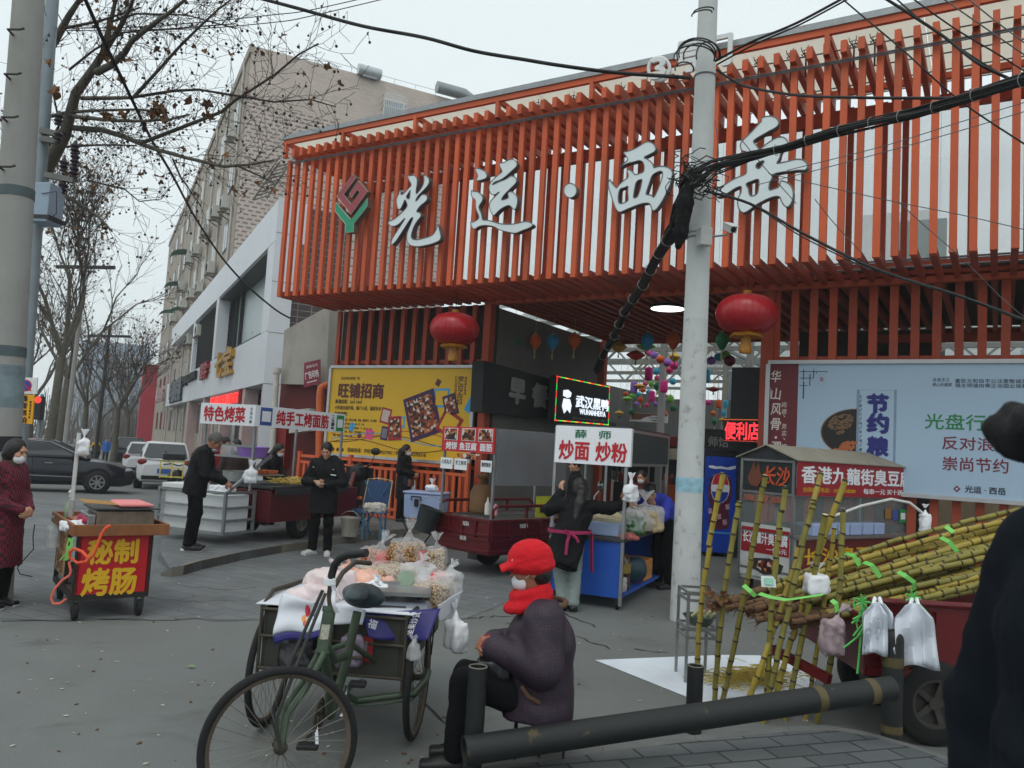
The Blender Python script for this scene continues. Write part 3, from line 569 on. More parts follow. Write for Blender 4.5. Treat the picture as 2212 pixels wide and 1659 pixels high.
def person(label,loc,rz,J=None,top=None,legs=None,skin=SKIN,hair=HAIR,hair_style='short',look=(0,0,0),sc=1,h=.009,hands=True,handdir=None,mask=False,shoe=SHOEB,coat=.72,fat=1.0,hood=False,curl=.6,sole=None,toe=None,extra=None,sleeve=1,female=False,seated=False,cat='person',group=None,wr=.006,puff=0,wf=34):
 """a figure facing -Y in its own frame; J overrides joints; top / legs are materials; coat = hem height"""
 j={k:V(v)for k,v in J0.items()}
 for k,v in(J or{}).items():j[k]=V(v)
 if True:
  S=SDF(h,.02); R=rotm(*look); hc=j['head']; an=np.array(R)
  H=lambda x,y,z:hc+R@V((x,y,z))
  S.ell(hc+R@V((0,.012,.022)),(.076,.094,.098),an,.02).ell(H(0,-.02,-.045),(.058,.068,.068),an,.03)
  S.cap(H(0,-.088,-.005),H(0,-.104,-.03),.008,.0125,.012).cap(H(-.02,-.084,-.068),H(.02,-.084,-.068),.0075,.0075,.008).ell(H(0,-.072,-.098),(.022,.02,.018),an,.02)
  S.cap(H(-.036,-.082,.028),H(.036,-.082,.028),.009,.009,.014)
  for q in(1,-1):S.ell(H(.078*q,.012,-.012),(.009,.019,.031),an,.008); S.ell(H(.038*q,-.062,-.028),(.02,.018,.02),an,.02)
  S.cap(j['neck']-V((0,0,.04)),hc+R@V((0,.02,-.05)),.056,.052,.03)
  S.cap(j['pel'],j['chest'],.11,.12).cap(j['chest'],j['neck']-V((0,0,.06)),.11,.07).cap(j['shl'],j['shr'],.055,.055)
  for q in 'lr':
   S.chain([j['sh'+q],j['el'+q],j['wr'+q]],[.045,.038,.027]); S.chain([j['hip'+q],j['kn'+q],j['an'+q]],[.07,.05,.036])
   t=V((toe or{}).get(q,(0,-1,0))).normalized(); S.cap(j['an'+q]-V((0,0,.04)),j['an'+q]+t*.13-V((0,0,.055)),.03,.025)
   if hands:
    fd=(handdir or{}).get(q); f=V(fd[0])if fd else(j['wr'+q]-j['el'+q]); pn=V(fd[1])if fd else V((-1 if q=='l' else 1,-.3,0))
    hand(S,j['wr'+q],f,pn,curl,1,fd[2]if fd and len(fd)>2 else(1 if q=='l' else-1))
   else:S.ell(j['wr'+q],(.035,.035,.04))
  body=sdf_obj(S,'person',skin)
 P=body
 P.location=loc; P.rotation_euler=(0,0,rz); P.scale=(sc,sc,sc); tag(P,label,cat,group)
 e=MB()
 for q in(1,-1):e.ell(H(.031*q,-.082,.004),(.0125,.008,.0075),10,6,R)
 e.build('eye',mat('eye_dark',(26,20,18),.25,var=0),P,True,world=False)
 if hair_style!='none':
  Sh=SDF(.008,.015)
  if hair_style=='cap':pass
  Sh.ell(H(0,.022,.034),(.088,.1,.098),an)
  if hair_style in('bob','long','pony'):Sh.ell(H(0,.05,-.03),(.09,.07,.1),an,.03)
  if hair_style=='bob':Sh.ell(H(0,.04,-.02),(.1,.085,.11),an,.03)
  if hair_style=='long':
   Sh.chain([H(0,.06,0),H(0,.1,-.12),H(0,.11,-.28)],[.085,.08,.05],.04)
  if hair_style=='pony':Sh.chain([H(0,.1,.04),H(0,.15,-.02),H(.0,.15,-.16),H(.02,.12,-.34)],[.03,.042,.045,.02],.02)
  if hair_style=='short':Sh.cut('e',np.array(H(0,-.1,-.045)),np.array((.085,.1,.1)),an,0,0).cut('e',np.array(H(0,.06,-.12)),np.array((.12,.14,.085)),an,0,0)
  else:Sh.cut('e',np.array(H(0,-.105,-.05)),np.array((.072,.09,.115)),an,0,0)
  sdf_obj(Sh,'hair',hair,P,.004,60,3)
 if mask:
  Sm=SDF(.007,.012); Sm.ell(H(0,-.03,-.06),(.061,.075,.06),an)
  Sm.cut('b',np.array(H(0,.055,-.05)),np.array((.15,.085,.15)),an,0,0)
  o=sdf_obj(Sm,'mask',MASKW,P); mb=MB()
  for q in(1,-1):mb.tube([H(.062*q,-.03,-.035),H(.08*q,.005,-.012)],.0025,5,MASKW)
  mb.build('mask_strap',MASKW,o,world=False)
 f_=fat
 T=SDF(max(h,.009),.035); ch,pe,nk=j['chest'],j['pel'],j['neck']; dn=(pe-ch);
 hemv=dn.normalized()if not seated else V((0,0,-1))
 up=(nk-ch).normalized(); fwd=V((0,-1,0))
 Rt=rotm(0,0,0)
 ax_x=(j['shl']-j['shr']).normalized(); ax_z=(nk-pe).normalized(); ax_y=ax_z.cross(ax_x).normalized(); ax_x=ax_y.cross(ax_z); RT=np.array(Matrix((ax_x,ax_y,ax_z)).transposed())
 T.ell(ch+up*.02,(.185*f_,.135*f_,.2),RT); T.ell((ch+pe)*.5,(.175*f_,.135*f_,.2),RT); T.cap(j['shl']-V((.02,0,0.01)),j['shr']+V((.02,0,-.01)),.062*f_,.062*f_)
 for q in 'lr':T.cap(nk-up*.05,j['sh'+q],.06,.055*f_,.03)
 hem=pe+hemv*max(0.02,.93-coat); T.cap(pe+ax_x*.055,hem+ax_x*.06,.135*f_,.14*f_,.05); T.cap(pe-ax_x*.055,hem-ax_x*.06,.135*f_,.14*f_,.05)
 T.cap(nk-up*.07,nk+up*(.0 if not hood else .03),.085,.074,.03)
 if hood:T.ell(nk+V((0,.1,-.03))if not isinstance(hood,tuple)else nk+V(hood),(.12,.075,.09),None,.04)
 a_=.062*(f_*.5+.5)+puff
 for q in 'lr':
  w_=j['el'+q].lerp(j['wr'+q],.93*sleeve); T.chain([j['sh'+q],j['el'+q],w_],[a_+.006,a_*.97,a_*.74],.03)
 T.cut('h',np.array(hem),np.array(ax_z if not seated else V((0,0,1))))
 jk=sdf_obj(T,'jacket',top,P,wr,wf,5)
 Lg=SDF(max(h,.009),.03)
 for q in 'lr':Lg.chain([j['hip'+q],j['kn'+q],j['an'+q]+V((0,0,.02))],[.088*(f_*.4+.6),.074,.066],.03)
 Lg.cap(j['pel']+V((.05,0,0)),j['pel']-V((.05,0,0)),.098,.098,.04)
 sdf_obj(Lg,'trousers',legs,P,wr*.8,30,9)
 for q in 'lr':
  t=V((toe or{}).get(q,(0,-1,0))); t.z=0; t.normalize(); a=V(j['an'+q]); sd=V((t.y,-t.x,0)); g_=a.z-.085
  Sh=SDF(.008,.02); Rs=np.array(Matrix((sd,t,V((0,0,1)))).transposed())
  Sh.cap(a-V((0,0,.02))-t*.01,a-V((0,0,.045))-t*.03,.043,.045).rbox(V((a.x,a.y,g_+.03))+t*.08,(.028,.095,.012),.018,Rs).ell(V((a.x,a.y,g_+.045))+t*.06,(.04,.09,.04),Rs,.02)
  Sh.cut('h',np.array((0,0,g_+.002)),np.array((0,0,1)))
  so_=sdf_obj(Sh,'shoe',shoe,P)
  if sole:
   S2=SDF(.008,.01); S2.rbox(V((a.x,a.y,g_+.016))+t*.055,(.03,.125,.004),.014,Rs); sdf_obj(S2,'sole',sole,so_)
 return P,j,H,R
# buildings along the street
CLAD=mat('white_cladding',(214,218,224),.4,var=.04,scale=.6,dirt=.12)
GLASS=mat('dark_glass',(52,58,62),.12,var=.15,scale=.4,spec=.8)
FROST=mat('frosted_glass',(176,190,192),.3,var=.08,scale=.7)
FRAMEB=mat('black_frame',(40,42,44),.5)
B0=D(560,940,24); B0.z=0
def W(l_,p,z):return B0+SD*l_+SN*p+V((0,0,z))
sdaz=math.atan2(SD.y,SD.x)
def wl(px,p=0):
 r=hdir(px,900); n_=SN; t=(B0.dot(n_)+p)/r.dot(n_); return(r*t-V((B0.x,B0.y,0))).dot(SD)
shop=thing('shop_building','white clad two-storey shop row with long recessed windows and dark tiled end wall','shop building',(B0.x,B0.y,gz(B0.x,B0.y)))
TILE=brickmat('brown_tiles',(84,74,72),(70,62,62),(150,146,142),.42,.2,.01,.15,sw=tuple(SN),mixn=.35,off=0)
ZH=zat(W(.3,0,0),434); zs=zat(W(1.25,0,0),722); zw=zat(W(1.25,0,0),536); zf=zat(W(1.2,0,0),832)
LEN=38
def wbox(mb,l0,l1,p0,p1,z0,z1,m=None):return mb.box(W((l0+l1)/2,(p0+p1)/2,(z0+z1)/2),(abs(l1-l0),abs(p1-p0),z1-z0),sdaz,m=m)
mb=MB()
wbox(mb,0,LEN,0,.9,zw,ZH); wbox(mb,0,LEN,0,.9,zf,zs); wbox(mb,0,1.2,0,.5,zs+.001,zw-.001); wbox(mb,12.5,13.2,.0,.5,zs+.001,zw-.001); wbox(mb,22,22.6,.0,.5,zs+.001,zw-.001)
mb.build('cladding',CLAD,shop,bevel=.02)
mb=MB(); wbox(mb,-.012,.0,-.01,.62,zf-3.2,ZH+.04)
for z in(zf+1.1,zs+.6,zw-.7,ZH-1.2):pass
mb.build('corner_cladding',CLAD,shop)
mb=MB()
for z in(zf,zf+1.55,zf+3.1,zf+4.6):wbox(mb,-.02,-.012,-.01,.62,z,z+.015)
mb.build('cladding_joint',mat('joint_grey',(120,124,130),.7),shop)
pe_=max(k*.05 for k in range(20,160)if proj(W(.1,k*.05,5))[0]<742)
mb=MB(); wbox(mb,.05,.25,.62,pe_,-.6,ZH-.1); mb.build('end_wall',TILE,shop)
mb=MB(); wbox(mb,.26,LEN,.95,pe_,-1.5,ZH-.4); mb.build('core_wall',mat('inner_wall',(150,146,140),.8),shop)
mb=MB(); wq=wl(404); wbox(mb,1.2,wq,.7,.74,zs,zw); wbox(mb,13.2,LEN,.6,.64,zs,zw); mb.build('window',FROST,shop)
mb=MB(); wbox(mb,wq,12.5,.74,.78,zs,zw); mb.build('window',GLASS,shop)
mb=MB()
for l_ in(1.24,wq,9.8,11.2,12.4):wbox(mb,l_-.05,l_+.05,.55,.78,zs,zw)
wbox(mb,1.2,12.5,.02,.3,zs,zs+.06); wbox(mb,1.2,12.5,.03,.7,zw-.1,zw-.002)  # second box is a black slab painting the shade under the recess top
for k in range(26):wbox(mb,13.4+k*.4,13.44+k*.4,.2,.3,zs,zw)
mb.build('window_frame_and_shade',FRAMEB,shop)
for l0,l1 in((0,.5),(3.6,4.1),(9,9.5),(15,15.5),(22,23)):wbox(MB(),l0,l1,.05,.5,-1,zf).build('pier',mat('pinkish_pier',(190,166,164),.7,var=.1,dirt=.3),shop)
mb=MB(); wbox(mb,.5,LEN,.6,.64,-1.4,zf-.02); mb.build('shop_front',GLASS,shop)
mb=MB(); wbox(mb,4.2,12,-.05,.1,zf-.55,zf-.02,mat('red_fascia',(150,24,26),.4,var=.15))
q=random.Random(4)
for k in range(24):wbox(mb,4.4+k*.31,4.4+k*.31+q.uniform(.1,.24),-.08,-.05,zf-.46,zf-.12,mat('red_led',(255,30,26),.4,var=0,emit=1.6))
mb.build('light_strip',None,shop)
def shopsign(lab,l0,l1,z0,z1,body,m,bm=None,side=None):
 t=thing('shop_sign',lab,'shop sign',W((l0+l1)/2,-.06,(z0+z1)/2),group=None)
 mb=MB(); text_into(mb,body,W((l0+l1)/2,-.01,(z0+z1)/2),-SD,(0,0,1),abs(l1-l0),z1-z0,.03,out=.14,m=m); mb.build('lettering',m,t); return t
GOLD=mat('gold_letters',(186,142,52),.35,.4,var=.1)
def zr(px,py):return zat(W(wl(px),0,0),py)
shopsign('large gold raised characters on white fascia nearest the corner of the shop row',wl(496),wl(462),zr(479,812),zr(479,756),'七宝',GOLD)
shopsign('small black and red raised characters on white fascia beside the gold ones',wl(444),wl(430),zr(437,818),zr(437,784),'国学',mat('red_letters',(150,40,46),.4))
shopsign('long thin black raised lettering on white fascia further along the shop row',wl(418),wl(392),zr(405,830),zr(405,808),'JIAJUDIAN',BLACKM)
shopsign('dark grey raised characters on white fascia before the thin black lettering',wl(390),wl(366),zr(378,868),zr(378,820),'明德眼镜',mat('slate_letters',(58,66,76),.4))
shopsign('pale rose raised characters on white fascia at the far end of the shop row',wl(352),wl(336),zr(344,868),zr(344,838),'美容坊',mat('rose_letters',(186,150,150),.4))
A0=D(545,98,35.8); AH=A0.z; A0.z=0
def A(l_,p,z):return A0+SD*l_+SN*p+V((0,0,z))
apt=thing('apartment_building','tall brown brick apartment block with dotted brick end wall and window cages','apartment building',(A0.x,A0.y,gz(A0.x,A0.y)))
BRK=brickmat('brown_brick',(204,192,182),(192,178,168),(172,160,152),.24,.075,.008,.2,sw=tuple(SN),mixn=.1)
n,l,b=nodes_of(BRK)
bt0=next(x for x in n if x.type=='TEX_BRICK'); vsrc=bt0.inputs["Vector"].links[0].from_socket
b2=n.new("ShaderNodeTexBrick"); b2.inputs["Scale"].default_value=1; b2.inputs["Brick Width"].default_value=1.0; b2.inputs["Row Height"].default_value=.5; b2.inputs["Mortar Size"].default_value=.18; b2.inputs["Mortar Smooth"].default_value=.0; l.new(vsrc,b2.inputs["Vector"])
sub=n.new("ShaderNodeSeparateXYZ"); l.new(vsrc,sub.inputs[0]); lim=n.new("ShaderNodeMath"); lim.operation='LESS_THAN'; lim.inputs[1].default_value=AH-2.1; l.new(sub.outputs[1],lim.inputs[0])
b3=n.new("ShaderNodeTexBrick"); b3.inputs["Scale"].default_value=1; b3.inputs["Brick Width"].default_value=.36; b3.inputs["Row Height"].default_value=.2; b3.inputs["Mortar Size"].default_value=.062; b3.inputs["Mortar Smooth"].default_value=0; l.new(vsrc,b3.inputs["Vector"])
inv=n.new("ShaderNodeMath"); inv.operation='SUBTRACT'; inv.inputs[0].default_value=1; l.new(b3.outputs["Fac"],inv.inputs[1]); mul=n.new("ShaderNodeMath"); mul.operation='MULTIPLY'; l.new(inv.outputs[0],mul.inputs[0]); l.new(lim.outputs[0],mul.inputs[1])
src=b.inputs["Base Color"].links[0].from_socket; mx=n.new("ShaderNodeMix"); mx.data_type='RGBA'; l.new(mul.outputs[0],mx.inputs[0]); l.new(src,mx.inputs[6]); mx.inputs[7].default_value=(*L((128,112,112)),1); l.new(mx.outputs[2],b.inputs["Base Color"])
n.remove(b2)
pe=0
for k in range(400):
 if proj(A(0,k*.1,AH))[0]<986:pe=k*.1
AL=46
def abox(mb,l0,l1,p0,p1,z0,z1,m=None):return mb.box(A((l0+l1)/2,(p0+p1)/2,(z0+z1)/2),(abs(l1-l0),abs(p1-p0),z1-z0),sdaz,m=m)
mb=MB(); abox(mb,0,AL,0,pe,-1.5,AH); mb.build('wall',BRK,apt)
STUC=mat('beige_stucco',(166,156,144),.85,var=.08,dirt=.3)
mb=MB(); abox(mb,.3,AL,-.03,0,-1.5,AH-.4); mb.build('street_wall',STUC,apt)
mb=MB(); abox(mb,-.05,AL,-.1,.1,AH-.35,AH+.05); mb.build('parapet',STUC,apt)
mb=MB()
for k in range(int(pe/1.1)):mb.tube([A(.1,k*1.1+.3,AH),A(.1,k*1.1+.3,AH+.3)],.012,4)
mb.tube([A(.1,.1,AH+.3),A(.1,pe,AH+.3)],.014,4); mb.build('roof_rail',mat('thin_rail',(190,190,190),.5),apt)
for fl in range(6):
 for k in range(9):
  l0=2.2+k*4.6; z0=AH-3.2-fl*2.95
  w_=MB(); abox(w_,l0,l0+1.6,-.06,.02,z0,z0+1.5); w_=w_.build('window',FRAMEB,apt)
  g_=MB(); abox(g_,l0+.08,l0+.76,-.075,-.061,z0+.08,z0+1.42); abox(g_,l0+.84,l0+1.52,-.075,-.061,z0+.08,z0+1.42); g_.build('pane',GLASS,w_)
mb=MB()
for l0 in(1.4,6.2,10.8,15.5,20,29):mb.tube([A(l0,-.1,-1),A(l0,-.1,AH-.3)],.06,6)
mb.build('drainpipe',mat('pale_pipe',(190,186,176),.5),apt)
CAGE=mat('cage_white',(206,206,202),.5,var=.06)
cg=MB(); wx=None
p0,p1=0,0
for k in range(800):
 x_=proj(A(0,k*.05,AH-2.5))[0]
 if x_<822:p0=k*.05
 if x_<870:p1=k*.05
z1=zat(A(0,p0,0),206); z0=zat(A(0,p0,0),262)
wd=MB(); abox(wd,-.06,.0,p0+.06,p1,z0,z1-.1); wd=wd.build('window',WHITE,apt)
gl=MB(); abox(gl,-.07,-.062,p0+.14,p1-.08,z0+.1,z1-.2); gl.build('pane',mat('pale_glass',(150,170,182),.15,var=.2),wd)
for k in range(13):cg.bar(A(-.45,p0+(p1-p0)*k/12,z0),A(-.45,p0+(p1-p0)*k/12,z1),.035,.035,SD)
for z in(z0,(z0+z1)/2,z1-.35,z1):cg.bar(A(-.45,p0,z),A(-.45,p1,z),.04,.04); cg.bar(A(-.45,p0,z),A(0,p0,z),.04,.04); cg.bar(A(-.45,p1,z),A(0,p1,z),.04,.04)
cg.build('window_cage',CAGE,apt)
sh=thing('solar_water_heater','pale cylinder water heater tank lying on the brown brick parapet','water heater',A(.5,p0-1.6,AH))
ph0=max((k*.05 for k in range(800)if proj(A(0,k*.05,AH))[0]<772),default=0); ph1=max((k*.05 for k in range(800)if proj(A(0,k*.05,AH))[0]<822),default=1)
mb=MB(); mb.cyl(A(-.15,ph0,AH+.2),A(-.15,ph1,AH+.2),.26,18); o=mb.build('tank',mat('tank_silver',(186,194,196),.35,.3,var=.05),sh,smooth=True)
MB().bar(A(-.15,ph0+.2,AH-.08),A(-.15,ph1-.2,AH-.08),.2,.1).build('stand',STEELG,sh)
mb=MB(); vp0=max(k*.05 for k in range(800)if proj(A(0,k*.05,AH))[0]<940)
mb.tube([A(-.2,vp0,AH+.35),A(-.2,vp0+1.5,AH+.35),A(-.2,vp0+1.85,AH+.2),A(-.2,vp0+2.0,AH-.2),A(-.2,vp0+2.0,AH-3)],.3,14)
tag(mb.build('vent_pipe',STEELG,None,smooth=True),'fat grey metal vent pipe bending over the far end of the brick roof','vent pipe')
q=random.Random(9)
ACW=mat('ac_white',(190,190,184),.6,var=.1,dirt=.3)
spots=[(1.5,0),(1.7,1.15),(5.4,1),(5.2,2),(9.8,1),(9.9,2.1),(14,1.1),(14.3,2),(18.6,1),(19,2),(23,1.4),(8,3),(13,3),(27,2)]
for k,(l_,fl)in enumerate(spots):
 z=AH-3.9-fl*2.95
 t=thing('air_conditioner','white air conditioner box bracketed to the apartment street wall among drainpipes and windows','air conditioner',A(l_,-.35,z),group='air conditioners on the apartment wall')
 mb=MB(); abox(mb,l_,l_+.85,-.52,-.18,z,z+.6); mb.build('casing',ACW,t,bevel=.02)
 mb=MB(); mb.torus(A(l_+.45,-.53,z+.3),.2,.015,tuple(SN),20,5); mb.torus(A(l_+.45,-.53,z+.3),.1,.01,tuple(SN),16,5); mb.build('fan_grille',BLACKM,t)
 mb=MB()
 for a in(.05,.8):mb.bar(A(l_+a,-.02,z-.05),A(l_+a,-.6,z-.05),.05,.05); mb.bar(A(l_+a,-.02,z-.4),A(l_+a,-.58,z-.08),.04,.04)
 mb.build('bracket',mat('rusty_bracket',(96,84,74),.7),t)
for k,(l_,fl)in enumerate(((25.5,1.0),(29.5,1.6),(33,2.2),(22,2.6))):
 z=AH-2.2-fl*2.95; mb=MB()
 mb.sheet(lambda u,v:A(l_+2.2*u,-.05-1.0*math.sin(v*1.5),z+.55*math.cos(v*1.5)),8,6)
 tag(mb.build('awning',mat('green_awning',(52,128,108),.6,var=.1),None,thick=.02),'small curved green awning over a window of the apartment street wall','awning','green window awnings')
CONC=mat('bare_concrete',(168,164,156),.9,var=.12,scale=1.2,dirt=.45,bump=.3)
Yc=20.2
def cp(px,py,dy=0):return D(px,py,Yc+dy)
hs=thing('concrete_house','bare concrete annex with sloping top squeezed between tiled wall and orange market','annex building',(cp(655,900).x,Yc,0))
mb=MB(); bx=[cp(614,714),cp(712,660,-.6),cp(705,832,-.6),cp(606,829)]; mb.prism([bx],(.9,2.6,0)); mb.build('wall',CONC,hs)
low=[cp(607,829,.25),cp(705,832,-.35),V((cp(700,900,-.35).x,Yc-.35,0)),V((cp(600,900,.25).x,Yc+.25,0))]
mb=MB(); mb.prism([low],(.6,1.6,0)); mb.build('doorway',mat('dark_red_recess',(96,28,28),.7,var=.25),hs)
def rectp(tl,tr,br,bl,dy):return[D(*tl,Yc+dy),D(*tr,Yc+dy-.1),D(*br,Yc+dy-.1),D(*bl,Yc+dy)]
mb=MB(); mb.prism([rectp((600,885),(622,885),(612,1010),(590,1010),-.1)],(.1,.3,0)); mb.build('door_post',mat('red_door_paint',(134,34,36),.6,var=.15),hs)
sg=thing('trade_sign','small maroon wall sign reading 广告印务 on the bare concrete annex','sign',cp(673,806,-.75))
pn=Pn(*rectp((657,784),(691,776),(691,828),(656,837),-.75)); pn.slab(.04,mat('maroon_panel',(132,44,62),.5,var=.06)).build('panel',None,sg)
mb=MB(); pn.text(mb,'广告印务',.5,.55,.86,.3,WHITE); pn.text(mb,'刻章名片',.5,.2,.7,.12,WHITE,0); pn.rect(mb,.2,.82,.8,.86,m=WHITE); mb.build('lettering',WHITE,sg)
mb=MB(); P_=[D(689,1005,18.6),D(691,855,18.6),D(693,838,18.6),D(703,832,18.65),D(714,834,18.8)]; mb.tube(P_,.085,12); tag(mb.build('gas_pipe',mat('orange_pipe',(206,98,48),.5,var=.08),None,smooth=True),'orange pipe rising and bending into the slatted wall left of the yellow board','pipe')
mb=MB(); mb.tube([D(598,800,20),D(592,900,20),D(588,975,20)],.075,10); mb.tube([D(598,795,20),D(597.6,806,20)],.11,10); tag(mb.build('drainpipe',mat('pale_plastic',(196,192,184),.5),None,smooth=True),'pale plastic drainpipe standing left of the concrete annex','drainpipe')
mb=MB(); mb.prism([rectp((626,886),(668,882),(668,930),(624,936),-.8)],(.05,.4,0)); tag(mb.build('shutter_box',mat('white_shutter',(196,196,190),.6,dirt=.2),None,bevel=.01),'white slatted shutter box under the maroon sign','shutter box')
mb=MB(); IR=mat('grey_iron',(112,110,104),.7,.3,var=.2)
for k in range(9):
 a=D(548+k*6.5,432-k*9,23.2); b_=D(574+k*6.5,424-k*9,23.2); mb.tube([a,b_],.02,5)
mb.tube([D(546,432,23.2),D(604,350,23.2)],.03,5); mb.tube([D(576,428,23.2),D(628,350,23.2)],.03,5); mb.tube([D(560,400,23.2),D(604,340,23.2)],.02,5)
tag(mb.build('roof_ladder',IR),'caged grey iron ladder between white building and market roof','ladder')
def block(nm,label,l0,l1,p0,p1,h_,m,floors,base=None,win=True,cat='building'):
 t=thing(nm,label,cat,W(l0,p0,0)); mb=MB(); wbox(mb,l0,l1,p0,p1,-2.5,h_); mb.build('wall',m,t)
 mb=MB(); wbox(mb,l0-.1,l1,p0-.15,p1,h_,h_+.25); mb.build('roof',mat('roof_grey',(120,118,116),.8),t)
 if win:
  for f_ in range(floors):
   z0=-.6+f_*3.1
   for k in range(int((l1-l0)/3)):
    mb=MB(); wbox(mb,l0+.6+k*3,l0+2.4+k*3,p0-.05,p0+.05,z0+.8,z0+2.4); mb.build('window',GLASS,t)
 return t
PINK=mat('red_fascia_panel',(176,48,66),.5,var=.08)
block('shop_building','low grey shop with crimson corner pier beyond the white shop row',40,58,.6,8,6.6,mat('grey_pink_wall',(168,158,154),.8,dirt=.2),2,cat='shop building')
mb=MB(); wbox(mb,58.2,59.4,-.8,2,-2,7.6); o=mb.build('sign_pier',PINK); tag(o,'tall crimson sign pier standing out at the end of the far shops','sign pier')
block('shop_building','distant dull brown shophouse further down the street',62,90,.6,8,6.2,mat('dull_brown_wall',(136,122,112),.8),2,cat='shop building')
HZ=mat('hazed_tower_wall',(150,164,178),.8,var=.05)  # distance haze mixed into the tower colours, walls and windows alike
tw=thing('tower_block','haze-tinted blue-grey high-rise block far down the street behind bare trees','tower',D(255,900,190))
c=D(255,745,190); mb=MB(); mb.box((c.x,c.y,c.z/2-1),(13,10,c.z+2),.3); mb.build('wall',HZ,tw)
mb=MB(); R_=Matrix.Rotation(.3,3,'Z')
for f_ in range(max(1,int((c.z-3)/2.6))):
 for k in range(5):mb.box(V((c.x,c.y,3+f_*2.5))+R_@V((-5+k*2.5,-5.02,0)),(1.3,.1,1.5),.3)
mb.build('windows',mat('hazed_glass',(110,124,140),.4),tw)
tw=thing('tower_block','lower haze-tinted high-rise beside the taller blue-grey one far down the street','tower',D(215,900,210))
c=D(212,782,210); mb=MB(); mb.box((c.x,c.y,c.z/2-1),(16,10,c.z+2),.3); mb.build('wall',mat('hazed_tower_wall2',(160,168,176),.8,var=.05),tw)  # this wall colour is paled for haze as well
# covered hall behind the entrance, and what hangs there
hall=thing('market_hall','covered hall with white steel trusses and glazed roof seen through the entrance','market hall',F(6,0,-12))
TRW=mat('truss_white',(158,160,158),.5,var=.05)
HW=mat('hall_wall',(112,110,106),.85,var=.08,dirt=.2)
mb=MB(); hs0,hs1=s_e0-5,s_e1+4
mb.prism([[F(hs0,0,-26),F(hs1,0,-26),F(hs1,4.2,-26),F(hs0,4.2,-26)]],FN*.2); mb.prism([[F(hs0,0,-5.6),F(hs0,0,-26),F(hs0,4.6,-26),F(hs0,4.6,-5.6)]],-FU*.2)
mb.build('wall',HW,hall)
mb=MB(); mb.prism([[F(hs0,0,-20),F(hs1,0,-20),F(hs1,2.5,-20),F(hs0,2.5,-20)]],FN*.2); mb.build('stall_front',DARKB,hall)
mb=MB(); mb.prism([[F(hs0,2.5,-19.9),F(hs1,2.5,-19.9),F(hs1,4.3,-19.9),F(hs0,4.3,-19.9)]],FN*.1); mb.build('fascia_wall',mat('grey_panel_wall',(118,117,113),.8,var=.06),hall)
mb=MB()
for d_ in(-7.5,-10.5,-13.5,-16.5,-19.6):
 for z in(4.75,5.6):mb.bar(F(hs0,z,d_),F(hs1,z,d_),.1,.12)
 k=0; s=hs0
 while s<hs1-1:mb.bar(F(s,4.75 if k%2 else 5.6,d_),F(s+.9,5.6 if k%2 else 4.75,d_),.06,.06); s+=.9; k+=1
for s in(s_e0+.9,s_e0+3.3,s_e1-.2):
 for d_ in(-7.5,-13.5,-19.6):mb.bar(F(s,0,d_),F(s,5.6,d_),.16,.16,FU)
 mb.bar(F(s,5.55,-7),F(s,5.55,-20),.08,.1)
for k in range(16):
 s=s_e0+.5+k*.42; mb.tube([F(s,3.1,-14-(k%3)),F(s,5.0,-14-(k%3))],.014,5)
mb.build('truss',TRW,hall)
SKYL=mat('skylight_sheet',(230,234,234),.3,var=.04); n,l,b=nodes_of(SKYL); t_=n.new("ShaderNodeBsdfTranslucent"); t_.inputs[0].default_value=(.95,.97,.97,1); x_=n.new("ShaderNodeMixShader"); x_.inputs[0].default_value=.8
l.new(b.outputs[0],x_.inputs[1]); l.new(t_.outputs[0],x_.inputs[2]); l.new(x_.outputs[0],n["Material Output"].inputs[0])
mb=MB(); d_=-5.6
while d_>-26:mb.prism([[F(hs0,6.0+.2*(int(d_)%2),d_),F(hs1,6.0+.2*(int(d_)%2),d_),F(hs1,6.5,d_-1.0),F(hs0,6.5,d_-1.0)]],(0,0,.012)); d_-=1.12
mb.build('skylight',SKYL,hall)
mb=MB()
for k in range(5):mb.box(F(s_e0+.6+k*1.5,3.5,-19.75),(1.2,.06,.7),math.atan2(FU.y,FU.x))
mb.build('clerestory_window',mat('bright_window',(214,222,226),.3,var=.05),hall)
q=random.Random(12); KM=[mat('kiosk_red',(120,24,28),.5,var=.2),mat('kiosk_cream',(176,168,150),.6,dirt=.2),mat('kiosk_dark',(40,38,38),.6),mat('kiosk_steel',(130,132,132),.4,.5),mat('kiosk_orange',(176,84,36),.5)]
